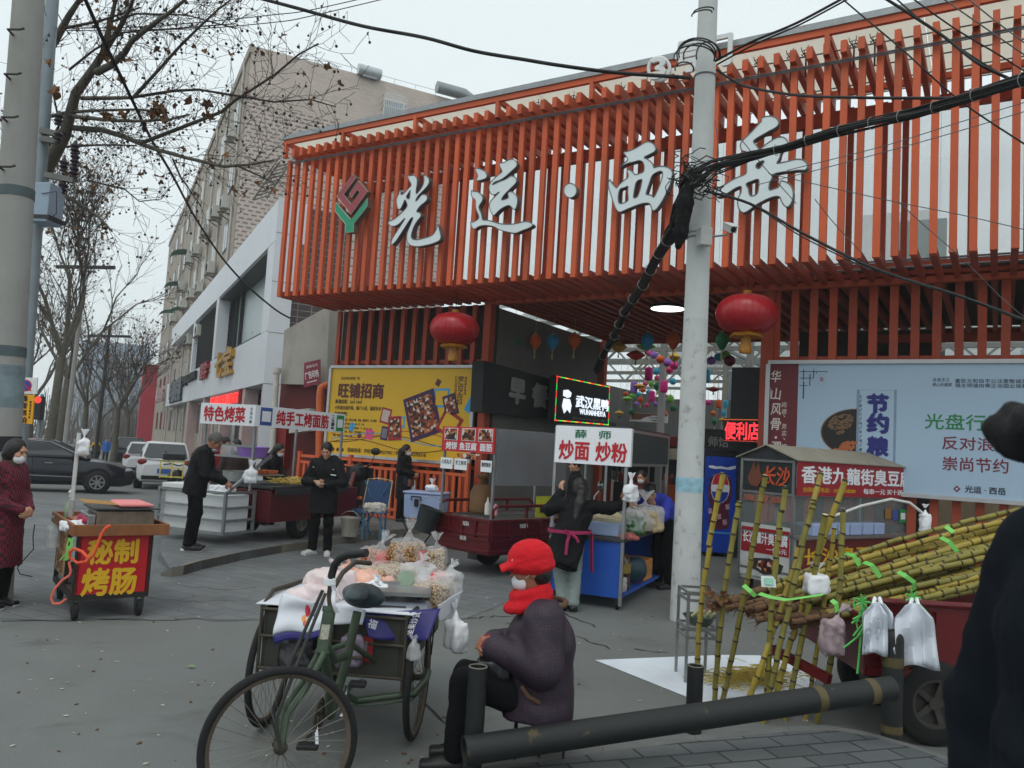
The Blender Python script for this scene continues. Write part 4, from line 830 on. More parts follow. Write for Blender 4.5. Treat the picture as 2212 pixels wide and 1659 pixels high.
for k,(px,d_,w_,h_,lab)in enumerate(((1262,-6.2,1.3,2.3,'red snack kiosk inside the hall nearest the dark passage wall'),(1316,-8.5,1.2,1.5,'cream counter kiosk deeper in the hall behind the blue cart'),(1376,-7.2,1.0,1.9,'dark kiosk in the hall behind the man in blue'),(1425,-10.5,1.3,2.1,'steel kiosk far back in the hall left of the concrete pole'),(1480,-8.0,.9,1.7,'orange kiosk in the hall hidden by the concrete pole'),(1600,-5.0,1.0,2.0,'dark red kiosk beside the drinks cooler'))):
 s=FS(px,1000,d_); kt=thing('snack_kiosk',lab,'kiosk',F(s,0,d_)); a=math.atan2(FU.y,FU.x); m1,m2=KM[(k*2)%5],KM[(k*2+2)%5]
 MB().box(F(s,.5,d_),(w_,.8,1.0),a).build('counter',KM[(k+(0 if k else 0))%5],kt,bevel=.01); MB().box(F(s,h_+.15,d_),(w_+.1,.9,.3),a).build('fascia',KM[(k+2)%5],kt,bevel=.01)
 for e in(-1,1):MB().bar(F(s+e*w_*.47,1.0,d_+.3),F(s+e*w_*.47,h_,d_+.3),.04,.04,FU).build('post',KM[3],kt)
 MB().box(F(s,1.5,d_-.38),(w_,.04,h_-1.0),a).build('back_panel',KM[2],kt)
 for j in range(6):MB().lathe([(.05,0),(.07,.02),(.07,q.uniform(.08,.22)),(.03,.25)],10,F(s+(j-2.5)*w_*.15,1.0,d_+.2)).build('jar',KM[q.randrange(5)],kt)
pr=thing('entrance_pillar','black boarded pillar at the right side of the market entrance','pillar',F(s_e1-.35,0,-1.2))
mb=MB(); c=FS(1619,860,-1.4); mb.box(F(c,1.75,-1.4),(.56,.5,3.5),math.atan2(FU.y,FU.x)); mb.build('board',BLACKM,pr,bevel=.01)
fs_=thing('shop_sign','dark fascia with dim raised white characters 师饸饹 half hidden behind the pole','shop sign',F(FS(1560,955,-2.5),2.1,-2.5))
pn=Pn(FP(1500,925,-2.5),FP(1605,930,-2.5),FP(1604,985,-2.5),FP(1499,978,-2.5)); pn.slab(.1,BLACKM).build('panel',None,fs_)
mb=MB(); pn.text(mb,'师饸饹',.62,.5,.62,.4,mat('dim_white',(150,148,142),.5)); mb.build('lettering',None,fs_)
def led(c,e):return mat('led_%d_%d_%d'%c,c,.4,var=0,emit=e)
sg=thing('led_sign','black LED sign with glowing red characters 便利店 and red dot border','LED sign',FP(1603,930,-.7))
pn=Pn(FP(1562,903,-.6),FP(1645,904,-.6),FP(1643,957,-.6),FP(1562,954,-.6)); pn.slab(.1,BLACKM).build('panel',None,sg)
mb=MB(); pn.text(mb,'便利店',.5,.53,.9,.72,led((255,50,60),1.5),.02); mb.build('lettering',None,sg)
mb=MB()
for k in range(26):
 x=.03+.94*k/25
 pn.rect(mb,x-.008,.045,x+.008,.075,m=led((255,120,40),1.2)); pn.rect(mb,x-.008,.93,x+.008,.96,m=led((255,60,40),1.0))
mb.build('light_border',None,sg)
PWn=FU
def PW(px,py,off):
 r=ray(px,py); q=F(s_e0-.02+off,0,0); return CAM+r*((q-CAM).dot(PWn)/r.dot(PWn))
sg=thing('shop_sign','black sign box with dim grey characters 早餐 on the passage wall','shop sign',PW(1120,845,.3))
pn=Pn(PW(1046,779,.3),PW(1202,822,.3),PW(1198,908,.3),PW(1041,890,.3)); pn.slab(.28,BLACKM).build('panel',None,sg)
mb=MB(); DIM=mat('dim_letters',(142,142,138),.5,var=.15); pn.text(mb,'早',.43,.47,.2,.52,DIM,.045,.03); pn.text(mb,'餐',.75,.47,.22,.52,DIM,.04,.03); mb.build('lettering',None,sg)
sg=thing('led_sign','black illuminated sign reading 武汉黑鸭 WUHANHEIYA with coloured light border','LED sign',PW(1258,860,.75))
pn=Pn(PW(1202,811,.7),PW(1318,835,.7),PW(1315,919,.7),PW(1197,909,.7)); pn.slab(.16,BLACKM).build('panel',None,sg)
mb=MB(); WL=led((235,245,255),1.0); pn.text(mb,'武汉黑鸭',.66,.5,.62,.28,WL,.018,.012); pn.text(mb,'WUHANHEIYA',.67,.73,.5,.13,WL,.0,.012)
pn.shape(mb,[(.12,.3),(.2,.27),(.26,.33),(.25,.42),(.2,.46),(.12,.42)],.012,WL); pn.shape(mb,[(.13,.48),(.24,.48),(.27,.62),(.25,.8),(.2,.72),(.15,.82),(.11,.66)],.012,WL)
pn.text(mb,'武汉风味卤味 品质之选',.6,.9,.6,.06,mat('dim_letters',(1,1,1)),0); mb.build('lettering',None,sg)
mb=MB(); cs=[led((255,60,50),1.5),led((60,230,90),1.2),led((255,190,60),1.2)]; q=random.Random(2)
for k in range(44):
 t=(k+.5)/44
 for x,y in((t,.018),(t,.985)):pn.rect(mb,x-.008,y-.012,x+.008,y+.012,m=cs[(k//3)%3])
 if k<30:
  t=(k+.5)/30
  for x in(.012,.988):pn.rect(mb,x-.007,t-.01,x+.007,t+.01,m=cs[(k//5)%2])
mb.build('light_border',None,sg)
sg=thing('direction_sign','white and brown curved-stripe direction sign hanging across the hall','sign',FP(1400,903,-9))
pn=Pn(FP(1360,891,-9),FP(1442,896,-9),FP(1441,914,-9),FP(1359,909,-9)); pn.slab(.06,WHITE).build('panel',None,sg)
mb=MB(); pn.shape(mb,[(0,.02),(1,.02),(1,.2),(.6,.2),(.4,.5),(.3,.8),(0,.85)],m=mat('brown_stripe',(112,74,60),.5)); pn.text(mb,'西岳小吃城 美食街',.7,.45,.36,.22,FRAMEB,0); pn.text(mb,'香满楼/二楼',.72,.78,.28,.2,FRAMEB,0); mb.build('lettering',None,sg)
LC=dict(g=(24,112,70),o=(214,92,36),b=(38,142,190),y=(214,164,44),l=(118,196,66),r=(204,24,34),m=(226,34,142),p=(146,104,200),k=(230,60,120),c=(44,172,206),d=(112,14,28))
LN=dict(g='green',o='orange',b='blue',y='yellow',l='lime',r='red',m='magenta',p='purple',k='pink',c='cyan',d='dark red')
SHP=dict(d='diamond',e='round',c='tall drum',f='flat saucer')
LT=[(117,1150,100,130,'g','d',17.4),(283,1142,100,130,'o','d',17.5),(425,1145,100,130,'b','d',17.6),(598,1135,105,135,'o','d',17.7),(1187,1138,110,140,'b','d',18),(1395,1130,115,150,'o','d',18),(1787,1135,112,150,'g','d',15.5),(955,1185,140,80,'y','f',20),(1175,1180,160,60,'l','f',20.5),(1093,1250,160,75,'r','f',19.5),(1200,1235,60,45,'m','e',22),(1238,1248,60,60,'p','e',21.8),(1290,1283,70,65,'o','e',21),(1405,1265,95,70,'y','f',20.6),(1345,1308,70,65,'p','e',21.2),(1400,1332,70,65,'m','e',21),(1365,1368,60,60,'k','e',21.5),(1196,1398,65,110,'m','c',21),(1258,1378,58,55,'c','e',22),(1312,1372,45,48,'g','d',22.4),(1265,1432,50,45,'k','e',23),(1300,1458,50,45,'o','e',23.2),(1392,1460,58,52,'c','e',22.2),(1168,1480,45,40,'k','e',23.6),(1078,1510,60,95,'p','c',22.6),(1217,1480,48,48,'l','e',23),(1262,1500,60,70,'g','d',22.7),(1320,1502,60,100,'m','c',22),(1122,1498,100,40,'y','f',22.5),(1150,1530,50,40,'o','e',24),(1197,1547,48,45,'c','e',24),(1285,1548,48,45,'l','e',23.8),(1013,1560,48,35,'o','e',24.5),(1065,1575,50,40,'l','e',24.4),(1118,1565,45,40,'c','e',24.6),(1222,1580,50,90,'m','c',23.5),(1025,1600,90,40,'l','f',23),(1131,1610,55,60,'o','d',24),(1310,1578,38,38,'c','e',24.8),(1370,1600,60,70,'l','e',23.6),(1342,1580,35,30,'m','e',25),(1700,1292,75,65,'p','e',19),(1760,1262,75,65,'c','e',19.4),(1815,1250,80,75,'l','e',19),(1848,1293,95,90,'d','e',18),(1668,1413,50,110,'c','c',20),(1717,1523,110,40,'r','f',19),(1675,1630,48,45,'m','e',21),(1760,1640,45,70,'o','c',21),(1815,1640,45,60,'c','c',22),(960,1714,78,38,'y','f',24),(1054,1704,48,55,'g','d',24.4),(1330,1724,50,58,'o','d',24),(1395,1674,58,55,'g','e',23.4),(1717,1715,48,40,'o','e',21.5),(1800,1714,42,60,'c','e',22),(1795,1770,75,36,'y','f',21),(1726,1785,45,62,'g','d',21.4),(1100,1640,40,36,'p','e',25),(1180,1650,42,38,'k','e',25),(1250,1640,40,40,'p','e',25)]
TASS=mat('tassel',(196,178,130),.8)
seen_l={}
for i,(x,y,w_,h_,c,sh_,Y)in enumerate(LT):
 P_=D(1080+.26856*x,432+.26856*y,Y); k_=Y/1740*.26856; r=w_*k_/2; hh=h_*k_/2
 mt=mat('lantern_'+LN[c].replace(' ','_'),LC[c],.55,var=.05)
 where=(('on the dark wall nearest the big lantern','on the dark wall beside a green one','on the dark wall between orange ones','on the dark wall nearest the hall')[i])if i<4 else None
 key=LN[c]+SHP[sh_]; seen_l[key]=seen_l.get(key,0)+1
 if not where:
  side='left of the concrete pole' if x<1440 else 'right of the concrete pole'
  where=('high up ' if y<1330 else 'amid the hanging cluster ' if y<1560 else 'low in the cluster ')+side
 t=thing('paper_lantern','%s %s paper lantern %s'%(LN[c],SHP[sh_],where),'lantern',P_,group='coloured paper lanterns')
 if sh_=='d':pr_=[(.08,-1),(.3,-.92),(.62,-.55),(.95,-.08),(1,.1),(.9,.4),(.5,.85),(.2,1)]
 elif sh_=='e':pr_=[(.2,-1)]+[(math.cos(a),math.sin(a))for a in(-1.2,-.8,-.4,0,.4,.8,1.2)]+[(.2,1)]
 elif sh_=='c':pr_=[(.4,-1),(.85,-.9),(1,-.7),(1,.7),(.85,.9),(.4,1)]
 else:pr_=[(.15,-1),(.5,-.7),(.9,-.1),(1,.1),(.8,.4),(.35,.9),(.1,1)]
 mb=MB(); mb.lathe([(a*r,b_*hh)for a,b_ in pr_],18,P_); mb.build('shade',mt,t,smooth=60)
 mb=MB(); mb.cyl(P_-V((0,0,hh*1.12)),P_-V((0,0,hh*.98)),r*.18,8); mb.cyl(P_+V((0,0,hh*.98)),P_+V((0,0,hh*1.1)),r*.2,8); mb.tube([P_+V((0,0,hh)),V((P_.x,P_.y,ZB if i<7 else 5.6))],.004,4); mb.build('cap',TASS,t)
 if sh_ in 'df':mb=MB(); mb.tube([P_-V((0,0,hh*1.1)),P_-V((0,0,hh*1.5)),P_-V((0,0,hh*2.1))],[.006,.014,.022],6); mb.build('tassel',TASS if sh_=='d' else BLACKM,t)
RL=mat('red_satin',(172,14,28),.35,var=.08,scale=3,spec=.6)
GLD=mat('gold_fringe',(186,126,36),.5,var=.2,scale=30)
for px,py,dia,lab in((982,711,105,'large red satin lantern with gold fringe hanging before the slats above the yellow board'),(1613,679,131,'large red satin lantern with gold fringe hanging right of the concrete utility pole')):
 s=FS(px,py,1.25); P_=FP(px,py,1.25); r=.475; hh=.315
 t=thing('red_lantern',lab,'lantern',P_,group='large red lanterns')
 mb=MB(); mb.lathe([(.1,hh)]+[(r*math.cos(a)**.75,hh*math.sin(a))for a in[1.35-.15*k for k in range(19)]]+[(.1,-hh)],72,P_,wob=.004); mb.build('shade',RL,t,smooth=60)
 mb=MB()
 for k in range(30):q=k*.2094; mb.tube([P_+V((r*1.004*math.cos(a)**.75*math.cos(q),r*1.004*math.cos(a)**.75*math.sin(q),hh*math.sin(a)))for a in[-1.3+.2*j for j in range(14)]],.003,4)
 mb.build('rib',mat('rib_red',(160,14,28),.4),t)
 mb=MB(); mb.cyl(P_+V((0,0,hh)),P_+V((0,0,hh+.06)),.07,12); mb.lathe([(.2,-hh+.02),(.26,-hh-.03),(.24,-hh-.05),(.1,-hh-.03)],18,P_,wob=.08); mb.cyl(P_+V((0,0,-hh-.17)),P_+V((0,0,-hh)),.08,14); mb.lathe([(.085,-hh-.16),(.1,-hh-.26),(.09,-hh-.3)],20,P_,wob=.05); mb.build('fringe',GLD,t)
 mb=MB(); mb.tube([P_+V((0,0,hh+.05)),V((P_.x,P_.y,ZB-.05))],.006,5); mb.build('cord',BLACKM,t)
bw=thing('rear_building','white balconied building with green glass seen through right-hand slats','building',F(s_e1+4,0,-14))
sa,sb=FS(1838,900,-14),FS(2010,900,-14)
mb=MB(); mb.box(F((sa+sb)/2,5,-15),(sb-sa,2,10),math.atan2(FU.y,FU.x)); mb.build('wall',WHITE,bw)
GG=mat('green_glass',(70,110,104),.2,var=.2)
for z in(1.2,4.3,7.4):
 mb=MB(); mb.box(F((sa+sb)/2+.8,z+1.5,-13.95),((sb-sa)*.62,.1,1.5),math.atan2(FU.y,FU.x)); mb.build('window',GG,bw)
 mb=MB(); mb.box(F((sa+sb)/2+.8,z+.2,-13.6),((sb-sa)*.66,.9,.9),math.atan2(FU.y,FU.x)); mb.build('balcony',WHITE,bw)
tb=thing('rear_building','tan rendered wall of a building behind the right-hand slats','building',F(sb+3,0,-9)); mb=MB(); mb.box(F(sb+5.2,2.2,-9),(10,.4,4.4),math.atan2(FU.y,FU.x)); mb.build('wall',mat('tan_render',(140,122,98),.85,var=.1,dirt=.3),tb)
rw=thing('partition_wall','dark partition wall right of the entrance behind the slats','wall',F(s_e1+1,0,-4)); mb=MB(); mb.box(F(s_e1+1.0,2.3,-4.2),(2.7,.2,4.6),math.atan2(FU.y,FU.x)); mb.build('panel',DARKB,rw)
gh=thing('rear_building','pale grey gabled building showing faintly through the milky sheet','building',F(FS(1900,500,-30),0,-30)); c=F(FS(1960,500,-30),0,-30)
mb=MB(); mb.box(c+V((0,0,4.8)),(16,6,9.6),math.atan2(FU.y,FU.x)); mb.build('wall',mat('grey_blue_wall',(150,158,166),.8),gh); mb=MB(); a=math.atan2(FU.y,FU.x); mb.prism([[c+FU*-8.3-FN*3.2+V((0,0,9.6)),c+FU*8.3-FN*3.2+V((0,0,9.6)),c-FN*3.2+V((0,0,11.2))]],FN*6.4); mb.build('roof',mat('roof_red_grey',(150,120,116),.8),gh)
# the two big boards and the railing
def boardslab(nm,lab,cat,px0,px1,z0,z1,d,fcol):
 t=thing(nm,lab,cat,F((FS(px0)+FS(px1))/2,z0,d)); a,b_=FS(px0,890,d),FS(px1,890,d)
 pn=Pn(F(a,z1,d),F(b_,z1,d),F(b_,z0,d),F(a,z0,d)); pn.slab(.05,fcol).build('panel',None,t)
 mb=MB(); al=mat('aluminium_frame',(186,188,190),.4,.5,var=.05); e=.035
 mb.bar(pn.at(0,0,.01),pn.at(1,0,.01),.07,.06); mb.bar(pn.at(0,1,.01),pn.at(1,1,.01),.07,.06)
 mb.bar(pn.at(0,0,.01)-V((0,0,.031)),pn.at(0,1,.01)+V((0,0,.031)),.06,.07,FU); mb.bar(pn.at(1,0,.01)-V((0,0,.031)),pn.at(1,1,.01)+V((0,0,.031)),.06,.07,FU); mb.build('frame',al,t); return t,pn
YEL=mat('yellow_print',(222,176,24),.45,var=.1,scale=.35)
t,pn=boardslab('advertising_board','large yellow advertising board 旺铺招商 with food pictures on the orange fence','advertising board',709,1021,1.37,3.37,.14,YEL)
BR=mat('print_brown',(92,32,20),.5,var=0); BK=mat('print_black',(40,30,22),.5,var=0)
mb=MB(); pn.text(mb,'旺铺招商',.235,.27,.33,.16,BR,.045); pn.text(mb,'光运西岳美食广场',.15,.13,.14,.035,BR,.0)
pn.text(mb,'新铺招租：6㎡-14㎡',.05,.395,.2,.05,BK,.01,align='l'); pn.text(mb,'小吃城全面升级，新户入驻，福利多多！',.05,.465,.35,.048,BK,.01,align='l'); pn.text(mb,'招商范围：',.05,.535,.1,.045,BK,.02,align='l')
for i,q in enumerate(('早餐：胡辣汤、甑糕、营养五谷粥、煎盒、煎饼果子、包子稀饭','麻辣拌饭 营业时间：6：00-12：00','正餐：特色风味美食，营业时间：9：00-21：00','饮品：女装、冷饮、奶茶，营业时间：9：30-21：00','其他：创意美食、饰品、女装')):pn.text(mb,q,.05,.6+i*.045,.34*len(q)/30,.03,BR,0,align='l')
pn.text(mb,'招商热线：尹经理17349237907 / 巩女士17382783518',.17,.935,.55,.048,BK,.012,align='l')
for x in(.06,.095,.13):pn.shape(mb,[(x+.011*math.cos(a*.6),.94+.022*math.sin(a*.6))for a in range(10)],m=BR)
r2=-pn.u; u2=pn.r; text_into(mb,'BUSINESS',pn.at(.915,.25),r2,u2,.58,.12,.02,m=BR); text_into(mb,'CONFERMENT',pn.at(.885,.2),r2,u2,.42,.06,.0,m=BR); text_into(mb,'西岳商业街区',pn.at(.945,.2),r2,u2,.38,.06,0,m=BR)
mb.build('lettering',None,t)
PUR=mat('print_purple',(62,24,74),.5,var=0); REDP=mat('print_red',(160,24,40),.5,var=0); CYP=mat('print_cyan',(56,162,214),.5,var=0); PKP=mat('print_pink',(222,70,130),.5,var=0)
def foodmat(nm,cols,sc_):
 m=mat(nm,cols[0],.5,var=0); n,l,b=nodes_of(m); tc=n.new("ShaderNodeTexCoord"); v=n.new("ShaderNodeTexVoronoi"); v.inputs["Scale"].default_value=sc_; l.new(tc.outputs["Object"],v.inputs["Vector"])
 sp=n.new("ShaderNodeSeparateColor"); l.new(v.outputs["Color"],sp.inputs[0]); r=n.new("ShaderNodeValToRGB"); r.color_ramp.interpolation='CONSTANT'; l.new(sp.outputs[0],r.inputs[0])
 for i,c in enumerate(cols):
  e=r.color_ramp.elements[i]if i<2 else r.color_ramp.elements.new(i/len(cols)); e.position=i/len(cols); e.color=(*L(c),1)
 l.new(r.outputs[0],b.inputs["Base Color"]); return m
FOOD=foodmat('food_print',[(60,22,14),(150,60,30),(210,200,190),(120,40,24),(190,120,60),(30,20,20)],18)
def tile(mb,cx,cy,w_,h_,a,mo,mi,e=.14,o=.004):
 asp=pn.w/pn.h
 def rot(k):return[(cx+(x*math.cos(a)-y*math.sin(a)/1),cy+(x*math.sin(a)+y*math.cos(a))*asp)for x,y in((-w_/2*k,-h_/2*k),(w_/2*k,-h_/2*k),(w_/2*k,h_/2*k),(-w_/2*k,h_/2*k))]
 pn.shape(mb,rot(1),o,mo)
 if mi:pn.shape(mb,rot(1-2*e),o+.004,mi)
mb=MB()
for k,(m_,y0)in enumerate(((REDP,.74),(BR,.8),(CYP,.78),(BR,.86))):
 pts=[(x/30,y0+.05*math.sin(x*.25+k)+.0)for x in range(1,30)]
 pn.shape(mb,pts+[(x,y+.008)for x,y in pts[::-1]],.003+.0006*k,m_)
tile(mb,.80,.33,.1,.1,-.02,CYP,YEL,.12,.0055); tile(mb,.54,.6,.05,.06,0,CYP,YEL,.18,.0055); tile(mb,.66,.44,.12,.09,-.5,CYP,YEL,.16,.005); tile(mb,.985,.4,.05,.08,.5,CYP,None)
tile(mb,.68,.52,.21,.24,-.32,PUR,FOOD,.09,.008); tile(mb,.86,.6,.13,.13,.5,REDP,YEL,.14,.0125); tile(mb,.86,.4,.085,.11,-.3,PUR,FOOD,.13,.0125)
tile(mb,.43,.54,.07,.085,.2,REDP,mat('print_pale',(200,180,170),.5),.12,.008); tile(mb,.5,.67,.09,.13,-.08,REDP,FOOD,.11,.013); tile(mb,.43,.73,.05,.075,.1,PUR,mat('print_grey',(120,120,130),.5),.15,.006)
tile(mb,.32,.75,.055,.055,.15,PKP,None); tile(mb,.19,.68,.04,.05,.5,CYP,None); tile(mb,.25,.77,.025,.025,.6,BR,None); tile(mb,.77,.17,.03,.035,.5,BR,None)
mb.build('picture_print',None,t)
PALE=mat('pale_blue_print',(168,194,216),.4,var=.03,scale=.5)
d_=.16
t,pn=boardslab('notice_board','long pale blue public notice board with maroon strip 节约粮食 on the right-hand slats','notice board',1657,2330,1.40,3.43,d_,PALE)
def bx(px,py):p=FP(px,py,d_); return((p-pn.c[0]).dot(FU)/pn.w,(pn.c[0].z-p.z)/pn.h)
def btext(mb,body,px,py,wpx,hpx,m,bold=.02,shear=0):
 x,y=bx(px,py); x0=bx(px-wpx/2,py)[0]; x1=bx(px+wpx/2,py)[0]; y0=bx(px,py-hpx/2)[1]; y1=bx(px,py+hpx/2)[1]; pn.text(mb,body,x,y,x1-x0,y1-y0,m,bold,shear=shear)
MARN=mat('print_maroon',(104,26,36),.5,var=0); NAVY=mat('print_navy',(34,38,120),.5,var=0); GRNP=mat('print_green',(36,130,66),.5,var=0); DRED=mat('print_dark_red',(120,26,48),.5,var=0); PWH=mat('print_white',(220,214,206),.5,var=0); DKP=mat('print_dark',(40,44,60),.5,var=0)
mb=MB(); xa=bx(1722,900)[0]; pn.rect(mb,.006,.012,xa,.985,.003,MARN)
for c,y in(('华',813),('山',851),('风',884),('骨',916),('·',945),('渭',966)):btext(mb,c,1676,y,22 if c!='·' else 5,25 if c!='·' else 5,PWH,.01,.1)
for c,y in(('尚',874),('德',889),('、',899),('务',921),('实',936),('、',948),('提',965)):btext(mb,c,1694,y,11 if c!='、' else 4,12 if c!='、' else 5,PWH,0,.1)
pn.rect(mb,bx(1693,0)[0],bx(1693,838)[1],bx(1694,0)[0],bx(1693,862)[1],.006,PWH)
for c,y in(('节',872),('约',914),('粮',964),('食',1008)):btext(mb,c,1896,y,44,40,NAVY,.06)
for a,b_,c,e in((1851,842,1852,1040),(1932,842,1933,1040),(1851,842,1933,843.5)):x0,y0=bx(a,b_); x1,y1=bx(c,e); pn.rect(mb,x0,y0,x1+.0005,y1,.004,mat('print_line',(130,150,176),.5))
for i,c in enumerate('光/盘/行/动/珍/惜/粮'):btext(mb,c,1859,857+i*9.5,6,6.5,DKP,0)
btext(mb,'光盘行动',2085,912,178,34,GRNP,.01); btext(mb,'反对浪费',2110,959,152,29,DRED,.01); btext(mb,'崇尚节约',2106,1004,142,30,DRED,.01); btext(mb,'光运 · 西岳',2128,1059,88,15,DKP,.02)
btext(mb,'社会主义',2033,820,36,8,DKP,0,.2); btext(mb,'核心价值观',2035,831,42,8,DKP,0,.2); btext(mb,'富民文和自平公法爱敬诚友',2140,823,156,9,DKP,.005); btext(mb,'强主明谐由等正治国业信善',2140,833,156,9,DKP,.005)
x0,y0=bx(2067,1056); s_=.006; pn.shape(mb,[(x0,y0-.025),(x0+.011,y0),(x0,y0+.025),(x0-.011,y0)],.004,DRED); pn.shape(mb,[(x0,y0-.012),(x0+.005,y0),(x0,y0+.012),(x0-.005,y0)],.0055,PALE)
cx,cy=bx(1774,820); ci=[(cx+.0155*math.cos(a*.314),cy+.042*math.sin(a*.314))for a in range(20)]; pn.shape(mb,ci,.003,mat('print_line',(1,1,1))); pn.shape(mb,[(cx+(x-cx)*.95,cy+(y-cy)*.95)for x,y in ci],.0045,PALE)
for k in range(3):pn.shape(mb,[(cx-.009,cy-.012+k*.012),(cx+.002,cy-.02+k*.012),(cx+.011,cy-.006+k*.01),(cx+.0,cy-.012+k*.012)],.0065,REDP)
for mx_,sg_ in((1727,1),):
 for a,b_,c,e in((0,0,60,0),(8,-4,8,18),(0,14,30,14),(22,6,22,30),(0,30,16,30),(8,22,8,58),(30,-4,30,12),(36,4,36,0)):
  x0,y0=bx(mx_+min(a,c)*sg_,802+min(b_,e)); x1,y1=bx(mx_+max(a,c)*sg_+1.3,802+max(b_,e)+1.6); pn.rect(mb,min(x0,x1),y0,max(x0,x1),y1,.004,DKP)
mb.build('lettering',None,t)
mb=MB(); c0=bx(1851,935); rr=(bx(1851,935)[0]-bx(1774,935)[0]); ry=bx(1800,985)[1]-bx(1800,882)[1]
arc=lambda k:[(c0[0]-.002,c0[1]-ry/2*k)]+[(c0[0]-.002-rr*k*math.sin(a),c0[1]-ry/2*k*math.cos(a))for a in[math.pi*j/24 for j in range(1,24)]]+[(c0[0]-.002,c0[1]+ry/2*k)]
pn.shape(mb,arc(1),.004,mat('plate_rim',(120,74,50),.5)); pn.shape(mb,arc(.96),.0055,mat('plate_black',(22,20,20),.5))
q=random.Random(8); GRA=mat('grain_brown',(120,92,66),.6,var=.3,scale=60); BEA=mat('bean_orange',(176,98,52),.6,var=.2,scale=60)
def dot(x,y,r,m,o):pn.shape(mb,[(x+r*math.cos(a)/pn.w,y+r*.8*math.sin(a)/pn.h)for a in[j*1.047 for j in range(6)]],o,m)
for k in range(230):
 u,v=q.uniform(0,1),q.uniform(0,1); x,y=c0[0]-rr*(.12+.75*u),c0[1]+ry*(-.38+.42*v)
 if((x-c0[0])/rr)**2+((y-c0[1])/(ry/2))**2<.8 and v<.35+.75*(1-abs(u-.5)*1.6):dot(x,y,.018,GRA,.007+k*1e-5)
for k in range(80):
 u,v=q.uniform(0,1),q.uniform(0,1); x,y=c0[0]-rr*.62*u,c0[1]+ry*(.16+.32*v)
 if((x-c0[0])/rr)**2+((y-c0[1])/(ry/2))**2<.86 and u<1.15*v+.35:dot(x,y,.026,BEA,.007+k*1e-5)
mb.build('picture_print',None,t)
rl=thing('railing','orange barred railing along the market front below the yellow board','railing',F(FS(800),0,.35)); mb=MB(); a,b_=FS(650,960,.4),FS(1012,960,.4); az=math.atan2(FU.y,FU.x)
for z in(.16,.32,1.16,1.3):mb.bar(F(a,z,.4),F(b_,z,.4),.05,.06)
k=a
while k<b_:mb.bar(F(k,.17,.4),F(k,1.16,.4),.035,.07,FU); k+=.16
mb.build('bars',ORANGE,rl)
k=a
while k<=b_+.1:MB().bar(F(k,0,.4),F(k,1.4,.4),.08,.08,FU).build('post',ORANGE,rl); k+=1.55
# poles, trees, wires
POLE=mat('pole_concrete',(150,150,146),.85,var=.09,scale=2.5,dirt=.22,bump=.15)
POLEW=mat('pole_whitewash',(196,199,198),.85,var=.1,scale=3,dirt=0,bump=.2)
n,l,b=nodes_of(POLEW)
tcx=n.new("ShaderNodeTexCoord"); nz=n.new("ShaderNodeTexNoise"); nz.inputs["Scale"].default_value=7; nz.inputs["Detail"].default_value=10; nz.inputs["Roughness"].default_value=.7; l.new(tcx.outputs["Object"],nz.inputs["Vector"])
mr=n.new("ShaderNodeMapRange"); mr.inputs[1].default_value=.55; mr.inputs[2].default_value=.66; mr.inputs[4].default_value=.55; l.new(nz.outputs[0],mr.inputs[0]); src=b.inputs["Base Color"].links[0].from_socket
mx=n.new("ShaderNodeMix"); mx.data_type='RGBA'; l.new(mr.outputs[0],mx.inputs[0]); l.new(src,mx.inputs[6]); mx.inputs[7].default_value=(*L((110,108,102)),1); l.new(mx.outputs[2],b.inputs["Base Color"])
WIRE=mat('cable_black',(19,20,21),.6,var=.2); WIREG=mat('wire_grey',(86,88,88),.5,var=.1); WIRET=mat('tie_wire',(150,150,144),.5)
def polepart(pts,rs,m,nm,t,n_=28):return MB().tube(pts,rs,n_,m).build(nm,m,t,smooth=50)
POLER=mat('pole_concrete_pale',(200,204,202),.85,var=.08,scale=2.5,dirt=.14,bump=.15)
PB=G(1478,1340); PT=D(1532,-60,PB.y+.02)
pd=(PT-PB).normalized();
def pp(py,dx=0):
 t=0
 for _ in range(30):
  q=PB+pd*t; e=proj(q)[1]-py; t+=e*.004
 return PB+pd*t
rp=thing('utility_pole','tall pale concrete utility pole with paste-up scraps before the orange market','utility pole',PB)
h0=(pp(690)-PB).length; tp=lambda h:.157-h/145
polepart([PB-pd*.1,PB+pd*.5,PB+pd*h0],[tp(0),tp(.5),tp(h0)],POLEW,'lower_shaft',rp)
polepart([PB+pd*h0,PB+pd*(h0+2),PB+pd*12],[tp(h0),tp(h0+2),tp(12)],POLER,'shaft',rp)
mb=MB(); h=(pp(1063)-PB).length; mb.tube([PB+pd*h,PB+pd*(h+.16)],[tp(h)+.002,tp(h)+.002],28); mb.build('bill_scrap',mat('pale_blue_bill',(150,190,206),.8,var=.25,scale=14),rp,smooth=50)
mb=MB()
for py in(165,505,515):h=(pp(py)-PB).length; mb.torus(PB+pd*h,tp(h)+.004,.012,pd,28,6)
mb.build('clamp_band',STEELG,rp)
R0=PB.y-.16
mb=MB(); c=D(1521,512,R0-.06); mb.box(c,(.14,.12,.2),.25); o=mb.build('control_box',mat('box_white',(190,192,190),.5,dirt=.1),None,bevel=.008); tag(o,'small white control box strapped to the concrete utility pole','control box')
cc=thing('security_camera','white security camera on a bracket right of the concrete utility pole','security camera',D(1575,497,R0-.05)); a0=D(1532,512,R0-.05); a1=D(1572,507,R0-.1)
MB().tube([a0,a1,a1+V((0,0,.05))],.012,8).build('bracket',STEELG,cc)
c=D(1576,492,R0-.12); dr=(D(1590,499,R0-.3)-c).normalized(); mb=MB(); mb.bar(c-dr*.1,c+dr*.12,.085,.075); mb.bar(c-dr*.08+V((0,0,.043)),c+dr*.16+V((0,0,.043)),.1,.012); mb.build('housing',WHITE,cc,bevel=.01)
